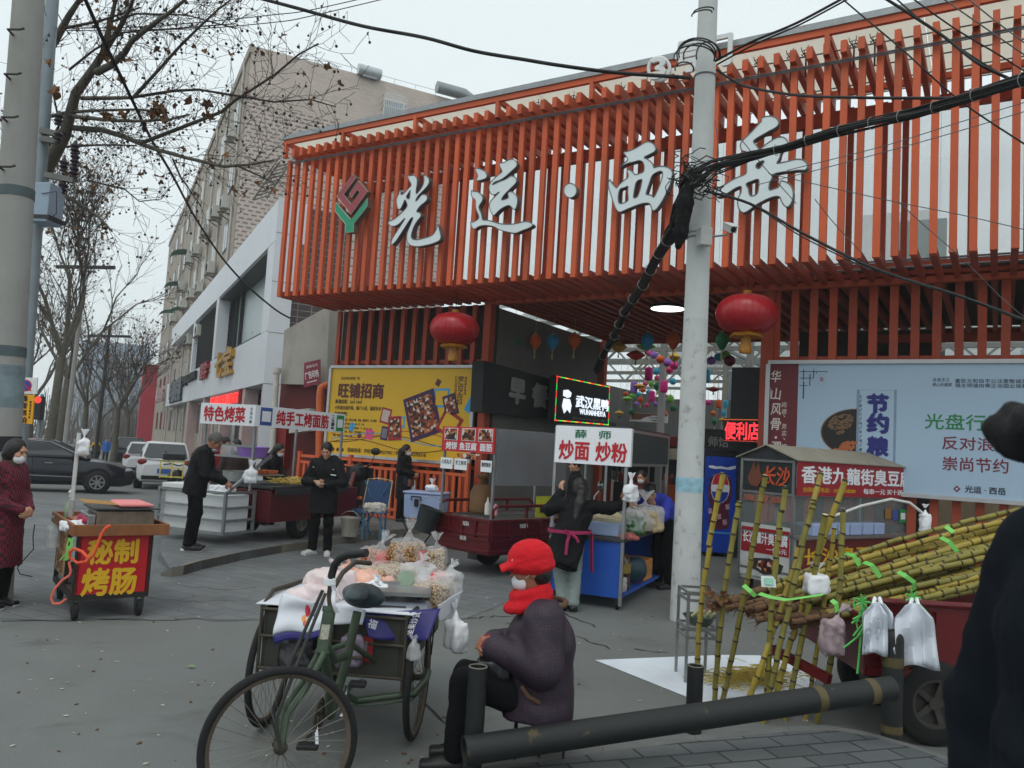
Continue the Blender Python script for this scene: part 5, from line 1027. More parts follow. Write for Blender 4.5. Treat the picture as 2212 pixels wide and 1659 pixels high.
MB().cyl(c+dr*.11,c+dr*.128,.03,14).build('lens',BLACKM,cc)
LBp=V((0,0,0)); a=D(0,940,8.0); b_=D(62,0,8.0); ld=(b_-a).normalized(); LB_=a-ld*(a.z/ld.z)
lp_=thing('utility_pole','thick near concrete pole cut by the left edge with iron step rungs','utility pole',LB_)
tl_=lambda h:.20-h/110
polepart([LB_-ld*.1,LB_+ld*.6,LB_+ld*13],[tl_(0)+.003,tl_(.6),tl_(13)],POLE,'shaft',lp_)
mb=MB()
for py in(430,770):
 t=min(range(0,1000),key=lambda k:abs(proj(LB_+ld*k*.01)[1]-py))*.01; mb.tube([LB_+ld*t,LB_+ld*(t+.1)],tl_(t)+.006,28)
mb.build('clamp_band',mat('band_teal_grey',(74,88,92),.6,var=.15),lp_,smooth=50)
mb=MB(); t=min(range(0,1000),key=lambda k:abs(proj(LB_+ld*k*.01)[1]-962))*.01; mb.tube([LB_+ld*(t-.06),LB_+ld*(t+.09)],tl_(t)+.004,28); mb.build('dark_band',BLACKM,lp_,smooth=50)
mb=MB(); t=min(range(0,1000),key=lambda k:abs(proj(LB_+ld*k*.01)[1]-838))*.01; mb.tube([LB_+ld*(t-.2),LB_+ld*(t+.22)],tl_(t)+.003,28); mb.build('blue_paint_band',mat('faded_blue_paint',(120,136,142),.8,var=.3,scale=6),lp_,smooth=50)
for py in(92,186,276,378):
 t=min(range(0,1000),key=lambda k:abs(proj(LB_+ld*k*.01)[1]-py))*.01; q=LB_+ld*t; mb=MB(); mb.tube([q+V((-.05,-.1,0)),q+V((-.02,-.27,-.005)),q+V((.1,-.27,.0)),q+V((.14,-.26,.02))],.011,6); mb.build('step_rung',mat('rung_iron',(60,56,52),.7),lp_)
a=D(48,900,10.2); b_=D(113,0,10.2); sd_=(b_-a).normalized(); SB=a-sd_*(a.z/sd_.z)
sp_=thing('street_pole','slim grey-blue steel pole with crossarms standing behind the thick near pole','street pole',SB); STB=mat('steel_blue_grey',(132,144,150),.5,.2,var=.08)
polepart([SB,SB+sd_*13],[.085,.075],STB,'shaft',sp_,18)
mb=MB()
for(x0,y0,x1,y1)in((88,282,124,290),(98,378,160,390),(88,300,126,306)):mb.bar(D(x0,y0,10.1),D(x1,y1,10.1),.07,.07)
mb.build('crossarm',mat('crossarm_grey',(110,110,106),.6,var=.15),sp_)
for x,y in((127,256),(126,296),(138,356),(162,320),(162,344),(160,370),(136,405)):
 P_=D(x,y,10.1); MB().lathe([(.02,-.09),(.05,-.08),(.03,-.05),(.06,-.03),(.035,0),(.06,.03),(.03,.06),(.015,.1)],12,P_).build('insulator',mat('insulator_brown',(58,50,58),.3),sp_,smooth=True)
tb_=thing('transformer_box','pale blue-grey metal box mounted on the slim steel pole','junction box',D(100,442,10)); mb=MB(); mb.box(D(101,443,10.0),(.26,.3,.5),-.1); mb.build('case',mat('box_blue_grey',(150,168,186),.5,var=.05),tb_,bevel=.012)
mb=MB(); mb.box(D(101,475,10.0),(.28,.32,.05),-.1); mb.tube([D(90,418,9.83),D(122,414,9.83),D(122,460,9.83),D(112,470,9.83)],.006,5); mb.build('lip',FRAMEB,tb_)
ns=thing('traffic_sign','white no-parking sign with blue and red disc half behind the near pole','traffic sign',D(62,834,9.9)); pn=Pn(D(40,815,9.9),D(80.5,816,9.9),D(79,851,9.9),D(39,850,9.9)); pn.slab(.02,WHITE).build('panel',None,ns)
mb=MB(); dsk=lambda r:[(.42+r*.62*math.cos(a*.26),.5+r*.72*math.sin(a*.26))for a in range(24)]; pn.shape(mb,dsk(.5),.003,mat('sign_red',(190,30,44),.5)); pn.shape(mb,dsk(.4),.005,mat('sign_blue',(40,70,170),.5)); pn.shape(mb,[(.15,.24),(.22,.18),(.72,.78),(.66,.84)],.0075,mat('sign_red',(1,1,1))); mb.build('symbol',None,ns)
ns=thing('traffic_sign','yellow vertical sign reading 违者抓拍 half behind the near pole','traffic sign',D(60,884,9.9)); pn=Pn(D(38,852,9.9),D(74,853,9.9),D(69,916,9.9),D(36,913,9.9)); pn.slab(.02,mat('sign_yellow',(236,170,20),.5,var=.03)).build('panel',None,ns)
mb=MB()
for i,c in enumerate('违者抓拍'):pn.text(mb,c,.42,.13+i*.25,.4,.2,BLACKM,.03)
for i,c in enumerate('临潼交警大队'):pn.text(mb,c,.82,.25+i*.105,.13,.08,BLACKM,0)
mb.build('lettering',None,ns)
tf=thing('traffic_light','black traffic light showing red beyond the yellow sign','traffic light',D(80,875,34)); c=D(80,876,34); mb=MB(); mb.box(c+V((0,.15,-.1)),(.34,.3,1.0)); mb.build('housing',BLACKM,tf,bevel=.03); MB().cyl(c+V((.02,0,.24)),c+V((.02,-.03,.24)),.13,16).build('lamp',led((255,40,30),3),tf); mb=MB(); mb.cyl(V((c.x,c.y+.3,gz(c.x,c.y))),V((c.x,c.y+.3,c.z+.5)),.07,10); mb.build('post',STB,tf)
BARK=mat('bark_plane',(92,88,78),.9,var=.35,scale=5,bump=.4,bscale=30); TWIG=mat('twig_dark',(54,48,43),.9,var=.2)
LEAFD=mat('dry_leaf',(112,78,48),.8,var=.3,scale=20); BALL=mat('seed_ball',(58,44,34),.9,var=.2)
def leafq(mb,p,r,q):
 n_=V((q.uniform(-1,1),q.uniform(-1,1),q.uniform(-1,1))); x,y,z=frame(n_); pts=[]
 for k in range(10):a=k*.628; rr=r*(1 if k%2==0 else .6)*q.uniform(.55,1.1)*(.75 if k in(3,4,5,6)else 1); pts.append(p+x*math.cos(a)*rr+y*math.sin(a)*rr+z*q.uniform(-.3,.3)*r)
 mb.add([p]+pts,[(0,i+1,(i+1)%10+1)for i in range(10)])
def twigs(mb,bl,lf,p,d,ln,r,q,depth,ballp,leafp,k=3):
 n_=max(3,int(ln/.14))if depth else 3; pts=[p]; dd=V(d)
 for i in range(n_):
  dd=(dd+V((q.gauss(0,.16),q.gauss(0,.16),q.gauss(0,.16)+.02))).normalized(); pts.append(pts[-1]+dd*ln/n_)
 mb.tube(pts,[max(.0028,r*(1-.75*i/n_))for i in range(n_+1)],k if r<.02 else 6,cap=False)
 if depth:
  for i in range(1,n_+1):
   for _ in range(1 if q.random()<.8 else 2):
    t=dd.cross(V((q.gauss(0,1),q.gauss(0,1),q.gauss(0,1)))).normalized(); e=(pts[i]-pts[i-1]).normalized(); twigs(mb,bl,lf,pts[i],(e*q.uniform(.6,1)+t*q.uniform(.5,1)).normalized(),ln*q.uniform(.3,.55),max(.003,r*.5),q,depth-1,ballp,leafp)
 else:
  if q.random()<ballp:e=pts[-1]+V((q.gauss(0,.02),q.gauss(0,.02),-q.uniform(.03,.12))); mb.tube([pts[-1],e],.0022,3,cap=False); bl.ell(e,.0155*q.uniform(.8,1.2),7,5)
  if q.random()<leafp:leafq(lf,pts[-1],q.uniform(.035,.085),q)
def c1(pts,Y0,Y1):return[D(x*.26856,y*.26856,Y0+(Y1-Y0)*i/max(1,len(pts)-1))for i,(x,y)in enumerate(pts)]
q=random.Random(21)
tr=thing('plane_tree','near bare plane tree with mottled limb and seed balls behind the thick left pole','tree',V((D(60,900,10.8).x,10.8,0)))
limb=c1([(330,1420),(440,1230),(520,1090),(570,900),(610,750),(690,640),(760,540),(830,430),(860,300),(890,180),(930,0),(960,-150)],10.8,9.8)
mb=MB(); base=V((limb[0].x-.5,10.9,0)); mb.tube([base,base+V((.05,0,1.6)),base+V((.15,0,3.0)),limb[0]+V((-.12,.05,-.3))]+limb,[.2,.15,.13,.11]+[.098,.09,.075,.066,.062,.056,.05,.044,.036,.03,.022,.014],12); mb.build('trunk',BARK,tr,smooth=60)
tw_,bl,lf,lm=MB(),MB(),MB(),MB()
LIMBS=[([(780,580),(900,520),(1000,430),(1060,330),(1200,220),(1380,90),(1520,-30)],10,8.6,.05),([(365,460),(500,230),(560,120),(640,0),(680,-90)],10.8,10.2,.06),([(850,400),(960,230),(1040,80),(1080,-30)],10,9.3,.04),([(655,790),(860,790),(1070,785),(1260,580),(1440,380),(1600,220),(1750,80),(1880,-20)],10.3,8.6,.028),([(340,950),(560,900),(760,890),(1100,880),(1310,900)],10.8,9.6,.028),([(560,930),(700,950),(930,970),(1120,975),(1370,960),(1520,920)],10.5,9.2,.03),([(590,1030),(820,1045),(1000,1100),(1140,1160),(1250,1200),(1500,1270),(1800,1340),(2000,1325),(2200,1290)],10.6,8.8,.04),([(1150,1145),(1500,1010),(1780,900),(1900,800),(2212,600),(2400,440),(2560,350)],9.9,8.4,.026),([(530,1180),(800,1165),(1100,1170)],10.6,10,.018),([(1080,780),(1400,730),(1600,720),(1850,760),(2200,820),(2500,800),(2700,860)],9.7,8.5,.02),([(335,1440),(500,1560),(640,1640),(800,1750),(900,1860)],10.7,10,.035),([(390,1190),(480,1000),(430,760),(400,560)],10.8,10.5,.02),([(1390,1280),(1450,1420),(1520,1520),(1620,1660)],9.6,9.3,.014),([(1900,1330),(2100,1420),(2212,1480)],9,8.8,.012),([(700,1450),(1000,1520),(1120,1620),(1300,1600),(1370,1500)],10.2,9.8,.012),([(560,560),(760,400),(1000,260),(1400,230),(1900,190)],10.4,9,.018),([(880,180),(1100,110),(1500,120),(1900,230)],9.9,8.8,.016),([(500,230),(800,170),(1130,60)],10.3,9.7,.022)]
for pts,y0,y1,r in LIMBS:
 p3=c1(pts,y0,y1); k=len(p3); (lm if r>.022 else tw_).tube(p3,[max(.005,r*(1-.8*i/k))for i in range(k)],7 if r>.022 else 5)
 for i in range(1,k):
  seg=p3[i]-p3[i-1]
  for _ in range(max(2,int(seg.length/.075))):
   t=q.random(); p=p3[i-1]+seg*t; sd=seg.normalized().cross(V((q.gauss(0,1),q.gauss(0,1),q.gauss(0,1)))).normalized()
   f_=i/k
   twigs(tw_,bl,lf,p,(seg.normalized()*.9+sd*.8+V((0,0,.1))).normalized(),q.uniform(.22,.62),max(.004,r*.2*(1.2-f_)),q,1,.36,.05)
lm.build('limbs',BARK,tr,smooth=60); tw_.build('twigs',TWIG,tr); bl.build('seed_balls',BALL,tr,smooth=True)['kind']='stuff'
for px,py,s_ in((233,120,.16),(231,130,.12),(118,195,.12),(120,205,.1),(230,250,.13),(262,245,.12),(338,238,.13),(345,232,.11),(330,245,.12),(405,215,.12),(448,225,.12),(455,252,.1),(105,133,.1),(263,172,.1),(360,110,.08),(355,255,.12),(455,355,.09),(505,410,.1)):
 leafq(lf,D(px,py,9.4),s_*.9,q); leafq(lf,D(px+3,py+3,9.5),s_*.7,q)
lf.build('dry_leaves',LEAFD,tr)['kind']='stuff'
def bare_tree(lab,px,py,Y,h_,lean,r,seed,spread=.55,lv=4,bare=.0,grp='bare street trees'):
 q=random.Random(seed); b0=D(px,py,Y); b0.z=gz(b0.x,b0.y)
 t=thing('plane_tree',lab,'tree',b0,group=grp); tk,tw_,bl,lf=MB(),MB(),MB(),MB()
 def grow(p,d,ln,r,lv):
  n_=4; pts=[p]; dd=V(d)
  for i in range(n_):dd=(dd+V((q.gauss(0,.09),q.gauss(0,.09),q.gauss(.03,.06)))).normalized(); pts.append(pts[-1]+dd*ln/n_)
  (tk if r>.03 else tw_).tube(pts,[r*(1-.35*i/n_)for i in range(n_+1)],9 if r>.06 else(5 if r>.02 else 3),cap=False)
  if lv==0:
   if q.random()<.25:leafq(lf,pts[-1],q.uniform(.06,.13),q)
   if q.random()<.25:bl.ell(pts[-1]-V((0,0,.06)),.03,5,4)
   return
  for k in range(q.choice((2,3,3))if lv<4 else 3):
   s_=dd.cross(V((q.gauss(0,1),q.gauss(0,1),q.gauss(0,1)))).normalized(); grow(pts[-1 if k<2 else 2+k%2],(dd*1.0+s_*spread*q.uniform(.5,1.3)+V((0,0,.12))).normalized(),ln*q.uniform(.62,.85),r*q.uniform(.44,.6),lv-1)
  if lv<=3:
   for k in range(3):
    s_=dd.cross(V((q.gauss(0,1),q.gauss(0,1),q.gauss(0,1)))).normalized(); grow(pts[q.randrange(1,4)],(dd+s_*.9).normalized(),ln*.5,max(.006,r*.3),max(0,lv-2))
 mid=b0+V((lean[0]*h_,lean[1]*h_,h_)); tk.tube([b0-V((0,0,.1)),b0*.6+mid*.4+V((.04,0,0)),mid],[r*1.25,r,r*.85],12,cap=False)
 for k in range(4):
  a=k*1.6+q.random(); grow(mid,V((math.cos(a)*spread+lean[0],math.sin(a)*spread,1)).normalized(),h_*.62,r*.52,lv)
 tk.build('trunk',BARK,t,smooth=60); tw_.build('twigs',TWIG,t)
 if lf.v:lf.build('dry_leaves',LEAFD,t)['kind']='stuff'
 if bl.v:bl.build('seed_balls',BALL,t)['kind']='stuff'
bare_tree('thick-trunked bare street tree with wide crown beside the steel pole',100,955,27,4.2,(.05,0),.15,5,.42,5)
bare_tree('bare street tree just behind the thick-trunked one beyond the sedan',122,955,34,4,(.05,0),.15,8,.55,4)
bare_tree('slim forked bare tree standing over the black parked car',246,955,40,3.0,(.02,0),.14,12,.6,4)
bare_tree('distant bare street tree between the slim fork and thick trunks',180,945,46,3.4,(0,0),.15,15,.55,4)
bare_tree('far bare street tree low in the haze before the crimson pier',272,945,62,3.4,(0,0),.2,18,.5,4)
bare_tree('far bare street tree half hidden by the dark sedan',60,945,44,3.4,(0,0),.2,31,.55,4)
bare_tree('farthest bare street tree below the pale high-rise',215,940,84,3.6,(0,0),.22,25,.55,4)
FW=mat('far_trees',(104,98,92),.95,var=.2,scale=2)
q=random.Random(77); mb=MB()
for k in range(420):
 x,Y=q.uniform(-62,-24),q.uniform(95,130); p=V((x,Y,-2.2)); twh=q.uniform(5,10)
 for j in range(3):e=p+V((q.gauss(0,1.2),q.gauss(0,1),twh*q.uniform(.7,1))); mb.tube([p+V((0,0,twh*.2)),(p+e)/2+V((q.gauss(0,.4),0,0)),e],[.12,.07,.03],3,cap=False)
tag(mb.build('far_treeline',FW),'far grey-brown mass of bare trees closing the street','trees',kind='stuff')
for lab,px,Y,h_,r in(('dark slim lamp post with crossbar beyond the parked black car',214,42,7.5,.11),('pale street pole among bare trees left of the dark lamp post',146,30,8.5,.1)):
 b0=D(px,900,Y); b0.z=gz(b0.x,b0.y); t=thing('lamp_post',lab,'lamp post',b0); MB().tube([b0,b0+V((.1,0,h_))],[r,r*.7],10).build('post',FRAMEB if h_<8 else POLE,t); MB().bar(b0+V((-1.0,0,h_-.6)),b0+V((1.2,0,h_-.5)),.12,.12).build('crossbar',FRAMEB,t)
def cable(nm,lab,pts,r,m=WIRE,cat='cable',grp=None,n_=6,sub=6):
 p=[D(*a)for a in pts]; out=[]
 for i in range(len(p)-1):
  a,b_,c,d_=p[max(0,i-1)],p[i],p[i+1],p[min(len(p)-1,i+2)]
  for k in range(sub):
   t=k/sub; out.append(.5*((2*b_)+(c-a)*t+(2*a-5*b_+4*c-d_)*t*t+(3*b_-a-3*c+d_)*t**3))
 out.append(p[-1]); return tag(MB().tube(out,r,n_).build(nm,m,None,smooth=60),lab,cat,grp)
cable('cable','thick black cable sagging from the top edge to the concrete pole past the white sky',[(545,-8,9.6),(647,19,9.5),(782,56,9.4),(916,81,9.2),(1023,110,9.1),(1134,129,9.0),(1214,142,8.9),(1322,156,8.8),(1429,164,8.7),(1492,168,8.62)],.021)
cable('cable','upper of two thin parallel wires crossing the sky left of the market',[(100,62,12),(300,58,12),(457,46,12),(590,32,12),(664,23,12),(790,-5,12)],.007)
cable('cable','lower of two thin parallel wires crossing the sky left of the market',[(100,66,12),(400,63,12),(594,48,12),(670,35,12),(828,-2,12)],.007)
cable('cable','black cable falling from the top left through the branches to the concrete annex',[(176,-20,7.4),(223,86,8),(250,142,8.6),(285,215,9.4),(328,303,10.8),(371,376,12.5),(408,446,14),(435,491,15),(483,561,16.5),(537,620,17.8),(594,668,18.9),(626,687,19.4)],.021)
bund=[(2290,150,5.6),(2212,172,5.9),(2077,215,6.5),(1969,247,7.0),(1883,266,7.4),(1795,287,7.8),(1695,320,8.2),(1620,338,8.45),(1540,362,8.5),(1497,392,8.5)]
t=thing('cable_bundle','big black bundle of many cables tied with wire rings sweeping right from the concrete pole','cable bundle',D(1800,290,7.8)); q=random.Random(5)
bp=[D(*a)for a in bund]
for k in range(22):
 a0=q.random()*6.28; rr=q.uniform(.005,.05); ph=q.uniform(.5,1.6); pts=[]
 for i in range(len(bp)*4-3):
  u=i/4; j=min(int(u),len(bp)-2); p=bp[j].lerp(bp[j+1],u-j); tg=(bp[j+1]-bp[j]).normalized(); x,y,z=frame(tg)
  spread_=1+(1.6*max(0,(u-6.5)/2.5)); a=a0+u*ph*.5; pts.append(p+(x*math.cos(a)+y*math.sin(a))*rr*spread_)
 MB().tube(pts,q.uniform(.006,.011),5).build('strand',WIRE,t,smooth=60)
for i in range(1,26,3):
 u=i/4; j=min(int(u),len(bp)-2); p=bp[j].lerp(bp[j+1],u-j); MB().torus(p,.058,.0035,bp[j+1]-bp[j],14,5).build('tie_ring',WIRET,t)
t=thing('cable_bundle','hanging cable bundle slanting from the concrete pole down into the market entrance','cable bundle',D(1400,600,11)); q=random.Random(6)
bp=[D(*a)for a in((1500,372,8.45),(1484,400,8.45),(1472,440,8.6),(1464,486,8.9),(1424,547,10),(1389,615,11.2),(1349,674,12.6),(1327,725,13.8),(1303,770,15),(1289,803,15.6))]
for k in range(14):
 a0=q.random()*6.28; rr=q.uniform(.01,.055); pts=[]
 for i in range(len(bp)*4-3):
  u=i/4; j=min(int(u),len(bp)-2); p=bp[j].lerp(bp[j+1],u-j); x,y,z=frame((bp[j+1]-bp[j])); a=a0+u*.5; sp_q=1.7 if u<3.5 else 1
  pts.append(p+(x*math.cos(a)+y*math.sin(a))*rr*sp_q)
 MB().tube(pts,q.uniform(.014,.024),5).build('strand',WIRE,t,smooth=60)
for i in range(10,34,2):
 u=i/4; j=min(int(u),len(bp)-2); p=bp[j].lerp(bp[j+1],u-j); MB().torus(p,.078,.005,bp[j+1]-bp[j],12,5).build('tie_ring',WIRET,t)
S=SDF(.012,.04); q=random.Random(3)
S.chain([D(1488,395,8.45),D(1480,440,8.4),D(1470,505,8.4),D(1466,530,8.4)],[.05,.085,.07,.04]); o=sdf_obj(S,'cable_splice',mat('splice_black',(15,15,16),.8,spec=.2,bump=.6,bscale=30),None,.012,70); tag(o,'lumpy black cable splice tied to the left side of the concrete pole','cable splice')
t=thing('cable_tangle','tangle of loose black wire loops wound round the concrete pole at bundle height','cable tangle',D(1500,385,8.5)); q=random.Random(14)
for k in range(26):
 c=D(1505+q.gauss(0,14),385+q.gauss(0,18),8.6+q.uniform(-.2,.1)); r=q.uniform(.12,.26); ax=V((q.gauss(0,.5),q.gauss(0,.5),1)); x,y,z=frame(ax); n_=14; s_=q.random()*6; arc_=q.uniform(2.5,6)
 MB().tube([c+(x*math.cos(s_+arc_*i/n_)+y*math.sin(s_+arc_*i/n_))*r*(1+.15*math.sin(i*1.7))+z*q.gauss(0,.02)for i in range(n_)],q.uniform(.004,.009),5).build('loop',WIRE,t,smooth=60)
t=thing('cable_tangle','arching black wire loops round the upper concrete pole beside the gate number','cable tangle',D(1500,130,8.6))
for(x,y,rx,ry)in((1508,118,46,36),(1506,116,40,30),(1510,122,34,28),(1500,124,44,26),(1530,120,26,30),(1478,148,20,14)):
 MB().tube([D(x+rx*math.cos(a),y-ry*math.sin(a),8.55-.12*math.sin(a*2))for a in[-.3+3.7*i/16 for i in range(17)]],.009,5).build('loop',WIRE,t,smooth=60)
for(x,y,r)in((1520,24,22),(1516,30,22)):MB().tube([D(x+r*math.cos(a),y-8*math.sin(a)-4*math.cos(a),8.5)for a in[3.4-3.6*i/12 for i in range(13)]],.008,5).build('loop',WIRE,t)
WR=[('pair of dark cables rising right from the upper pole to the top edge',[(1545,132,8.6),(1620,92,8.3),(1720,50,7.9),(1825,-6,7.5)],.013),('second dark cable rising right just below the pair from the upper pole',[(1548,140,8.6),(1630,96,8.3),(1730,52,7.95),(1835,-4,7.55)],.009),('grey cable leaving the upper pole rightward and sagging into the big bundle',[(1548,150,8.55),(1580,172,8.5),(1620,189,8.4),(1727,206,8),(1862,211,7.5),(2023,212,6.9),(2080,212,6.5)],.014),('black wire crossing the slats from the top edge down to the right edge',[(1819,-3,7.6),(1860,32,7.4),(1950,108,7.2),(2077,220,7),(2230,322,6.8)],.008),('thick twisted wire running from the top edge beside thinner ones to the big bundle',[(1905,-8,7),(1965,30,6.9),(2040,80,6.8),(2110,135,6.6),(2180,170,6.5)],.013),('thin wire next to the twisted wire at the top right',[(1930,-8,7),(2000,52,6.9),(2110,128,6.7),(2230,200,6.6)],.007),('thin wire third from the right at the top right corner',[(1965,-8,7),(2060,60,6.9),(2160,120,6.8),(2230,165,6.7)],.007),('thin wire second from the right at the top right corner',[(2030,-8,7),(2110,48,6.9),(2230,130,6.8)],.006),('thin wire nearest the top right corner',[(2085,-8,7),(2150,45,6.9),(2230,105,6.8)],.006),('black cable dropping right from the pole below the character 岳 to the right edge',[(1520,412,8.5),(1620,440,8.3),(1738,506,8.0),(1889,580,7.6),(2077,641,7.1),(2235,700,6.7)],.015),('thin black wire twisted along the cable below the character 岳',[(1525,400,8.5),(1640,452,8.25),(1730,510,7.95),(1880,584,7.5)],.007),('thin wire crossing the slats high right below the big bundle',[(1700,368,9.5),(1900,318,9),(2060,268,8.5),(2230,216,8)],.005),('thin wire just below and parallel to the other under the big bundle',[(1640,398,9.5),(1800,358,9),(2020,298,8.5),(2230,236,8)],.005),('thin wire falling through the slats right of the character 岳',[(1760,430,9.4),(1800,480,9.4),(1860,545,9.4)],.005),('thin wire slanting across the lower right slats',[(1660,375,9.2),(1915,432,9),(2080,465,8.8),(2230,500,8.6)],.005),('thin wire running from mid slats to the corner of the pale notice board',[(1940,435,9.1),(2000,490,9.1),(2080,560,9),(2160,640,9),(2230,700,9)],.005),('thin wire hanging down the right flank of the concrete pole',[(1545,260,8.55),(1552,330,8.55),(1545,380,8.55)],.005),('thin wires falling through the character 岳 to its foot',[(1600,300,9.4),(1650,360,9.4),(1720,440,9.4)],.005)]
for lab,pts,r in WR:cable('cable',lab,pts,r,WIRE if r>.0065 else WIREG,'wire')
# cars and scooters in the street
TYRE=mat('tyre_rubber',(22,22,23),.85,var=.2,scale=20,bump=.3); RIM=mat('alloy',(150,152,154),.35,.7,var=.1); CARGL=mat('car_glass',(30,36,42),.06,var=.1,scale=2,spec=.9); TAIL=mat('tail_red',(130,16,22),.25); CHR=mat('chrome',(190,192,194),.15,.9,var=.05); UNDER=mat('underbody',(16,16,17),.9)
def wheel(t,c,r,wd,ax,spokes=7,rim=RIM,fr=.62,nm='wheel'):
 c=V(c); ax=V(ax).normalized(); x,y,z=frame(ax); R=Matrix((x,y,z)).transposed()
 w_=MB().lathe([(r*fr,-wd/2),(r*.9,-wd/2),(r*.98,-wd*.38),(r,-wd*.2),(r,wd*.2),(r*.98,wd*.38),(r*.9,wd/2),(r*fr,wd/2),(r*fr,-wd/2)],28,c,R,TYRE).build('wheel',TYRE,t,smooth=45)
 mb=MB(); mb.lathe([(r*fr+.004,-wd*.3),(r*fr+.004,wd*.46),(r*fr*.88,wd*.46),(r*fr*.84,wd*.1),(.01,wd*.05),(.01,-wd*.3)],24,c,R,rim)
 for k in range(spokes):
  a=k*2*math.pi/spokes; d=x*math.cos(a)+y*math.sin(a); mb.bar(c+z*wd*.3+d*r*.08,c+z*wd*.36+d*r*fr*.92,r*.14,wd*.12,z,rim)
 mb.cyl(c+z*wd*.2,c+z*wd*.42,r*.16,12,rim); mb.build('rim',rim,w_,smooth=40); return w_
def car(lab,fw,h,wb,L_,Wd,Hh,paint,prof,roofp,cat='car',grp=None,rear=None,r=.32):
 """fw: ground point below a front wheel's middle line; h: heading; prof: (x, belt height, halfwidth) list, x measured forward from the rear axle; roofp: greenhouse (xb0, xr0, xr1, xb1)"""
 h=V(h).normalized(); sd=V((-h.y,h.x,0)); o=V(fw)-h*wb
 t=thing('parked_car' if 'parked' in lab else 'car',lab,cat,o,group=grp)
 P=lambda x,y,z:o+h*x+sd*y+V((0,0,z))
 pm=paint; mb=MB(); secs=[]
 for x,zb,zt,w_ in prof:
  half=[(w_*.86,zb),(w_*.98,zb+.1),(w_,zb+(zt-zb)*.45),(w_*.985,zb+(zt-zb)*.72),(w_*.93,zt-.02),(w_*.8,zt+.012),(w_*.4,zt+.03)]
  secs.append([P(x,-y,z)for y,z in half]+[P(x,y,z)for y,z in half[::-1]])
 n_=len(secs[0]); mb.add([p for s in secs for p in s],[(i*n_+j,i*n_+(j+1)%n_,(i+1)*n_+(j+1)%n_,(i+1)*n_+j)for i in range(len(secs)-1)for j in range(n_)]+[tuple(range(n_)),tuple(range((len(secs)-1)*n_,len(secs)*n_))[::-1]],pm)
 mb.build('body',pm,t,smooth=35)
 x0,x1,x2,x3=roofp; zt=max(p[2]for p in prof)-.02; w0=Wd/2*.92; w1=Wd/2*.70
 secs=[]
 for f_,zz in((0,0),(.45,.5),(.8,.86),(.93,.965),(1,1)):
  xa=x0+(x1-x0)*f_; xb=x3+(x2-x3)*f_; z=zt+(Hh-zt)*zz; w_=w0+(w1-w0)*f_**1.5-(.1 if f_==1 else 0); xm=(xa+xb)/2
  secs.append([P(xa,-w_*.92,z),P(xm,-w_,z),P(xb,-w_*.9,z),P(xb+.04,0,z),P(xb,w_*.9,z),P(xm,w_,z),P(xa,w_*.92,z),P(xa-.05,0,z)])
 mb=MB(); n_=8; mb.add([p for s in secs for p in s],[(i*n_+j,i*n_+(j+1)%n_,(i+1)*n_+(j+1)%n_,(i+1)*n_+j)for i in range(len(secs)-1)for j in range(n_)]+[tuple(range((len(secs)-1)*n_,len(secs)*n_))],pm); cb=mb.build('cabin',pm,t,smooth=45)
 def gpanel(us,side):
  m_=MB()
  for a,b_ in us:
   q=[]
   for f_,u in((.1,a),(.1,b_),(.84,b_),(.84,a)):
    xa=x0+(x1-x0)*f_+.1; xb=x3+(x2-x3)*f_-.1; z=zt+(Hh-zt)*(f_*1.08 if f_<.5 else f_*1.03); w_=w0+(w1-w0)*f_**1.5+.012; q.append(P(xa+(xb-xa)*u,side*w_*(1-.085*(2*u-1)**2),z))
   m_.poly(q)
  m_.build('side_window',CARGL,t)
 for s_ in(1,-1):gpanel([(.02,.47),(.5,.97)],s_)
 for(xa0,xa1,w_,nm)in((x0,x1,.86,'rear_window'),(x3,x2,.86,'windscreen')):
  m_=MB(); e=-.095 if nm=='rear_window' else .08; q=[]
  for f_,sy in((.14,-1),(.14,1),(.86,1),(.86,-1)):
   xx=xa0+(xa1-xa0)*f_; ww=(w0+(w1-w0)*f_**1.5)*.86; q.append(P(xx+e*1.05,sy*ww,zt+(Hh-zt)*(f_*1.06)))
  m_.poly(q); m_.build(nm,CARGL,t)
 for x in(0,wb):
  for s_ in(1,-1):
   wheel(t,P(x,s_*(Wd/2-.06),r),r,.2,sd*s_)
 for x in(0,wb):
  for s_ in(1,-1):MB().cyl(P(x,s_*(Wd/2-.22),r+.03),P(x,s_*(Wd/2+.005),r+.03),r*1.15,24).build('wheel_arch',UNDER,t)
 return t,P
NAVYP=mat('paint_dark_navy',(26,28,38),.18,.3,var=.04,spec=.8); BLKP=mat('paint_black',(20,22,24),.2,.2,var=.04,spec=.7); WHTP=mat('paint_white',(214,216,218),.25,var=.02)
hd=V((.88,.47,0)).normalized(); fw=GS(207,1066)+V((-hd.y,hd.x,0))*.78
t,P=car('dark navy sedan crossing the street behind the sausage cart, nose to the right',fw,hd,2.72,4.7,1.8,1.44,NAVYP,[(-1.02,.45,.75,.62),(-.95,.3,.95,.8),(-.4,.22,1.0,.88),(.5,.22,.98,.9),(2.0,.22,.95,.9),(2.9,.2,.88,.88),(3.35,.2,.76,.8),(3.62,.26,.66,.68),(3.7,.34,.58,.55)],(-.55,.35,1.5,2.5))
mb=MB(); mb.tube([P(-.5,-.84,.99),P(-.2,-.75,1.16),P(.4,-.66,1.395),P(1.0,-.65,1.41),P(1.5,-.67,1.38),P(2.4,-.84,.98)],.016,5); mb.bar(P(-.9,-.885,.5),P(2.2,-.905,.45),.02,.03); mb.build('chrome_trim',CHR,t)
mb=MB(); mb.box(P(2.15,-1.0,1.02),(.2,.12,.13),math.atan2(hd.y,hd.x)); mb.build('mirror',NAVYP,t,bevel=.03)
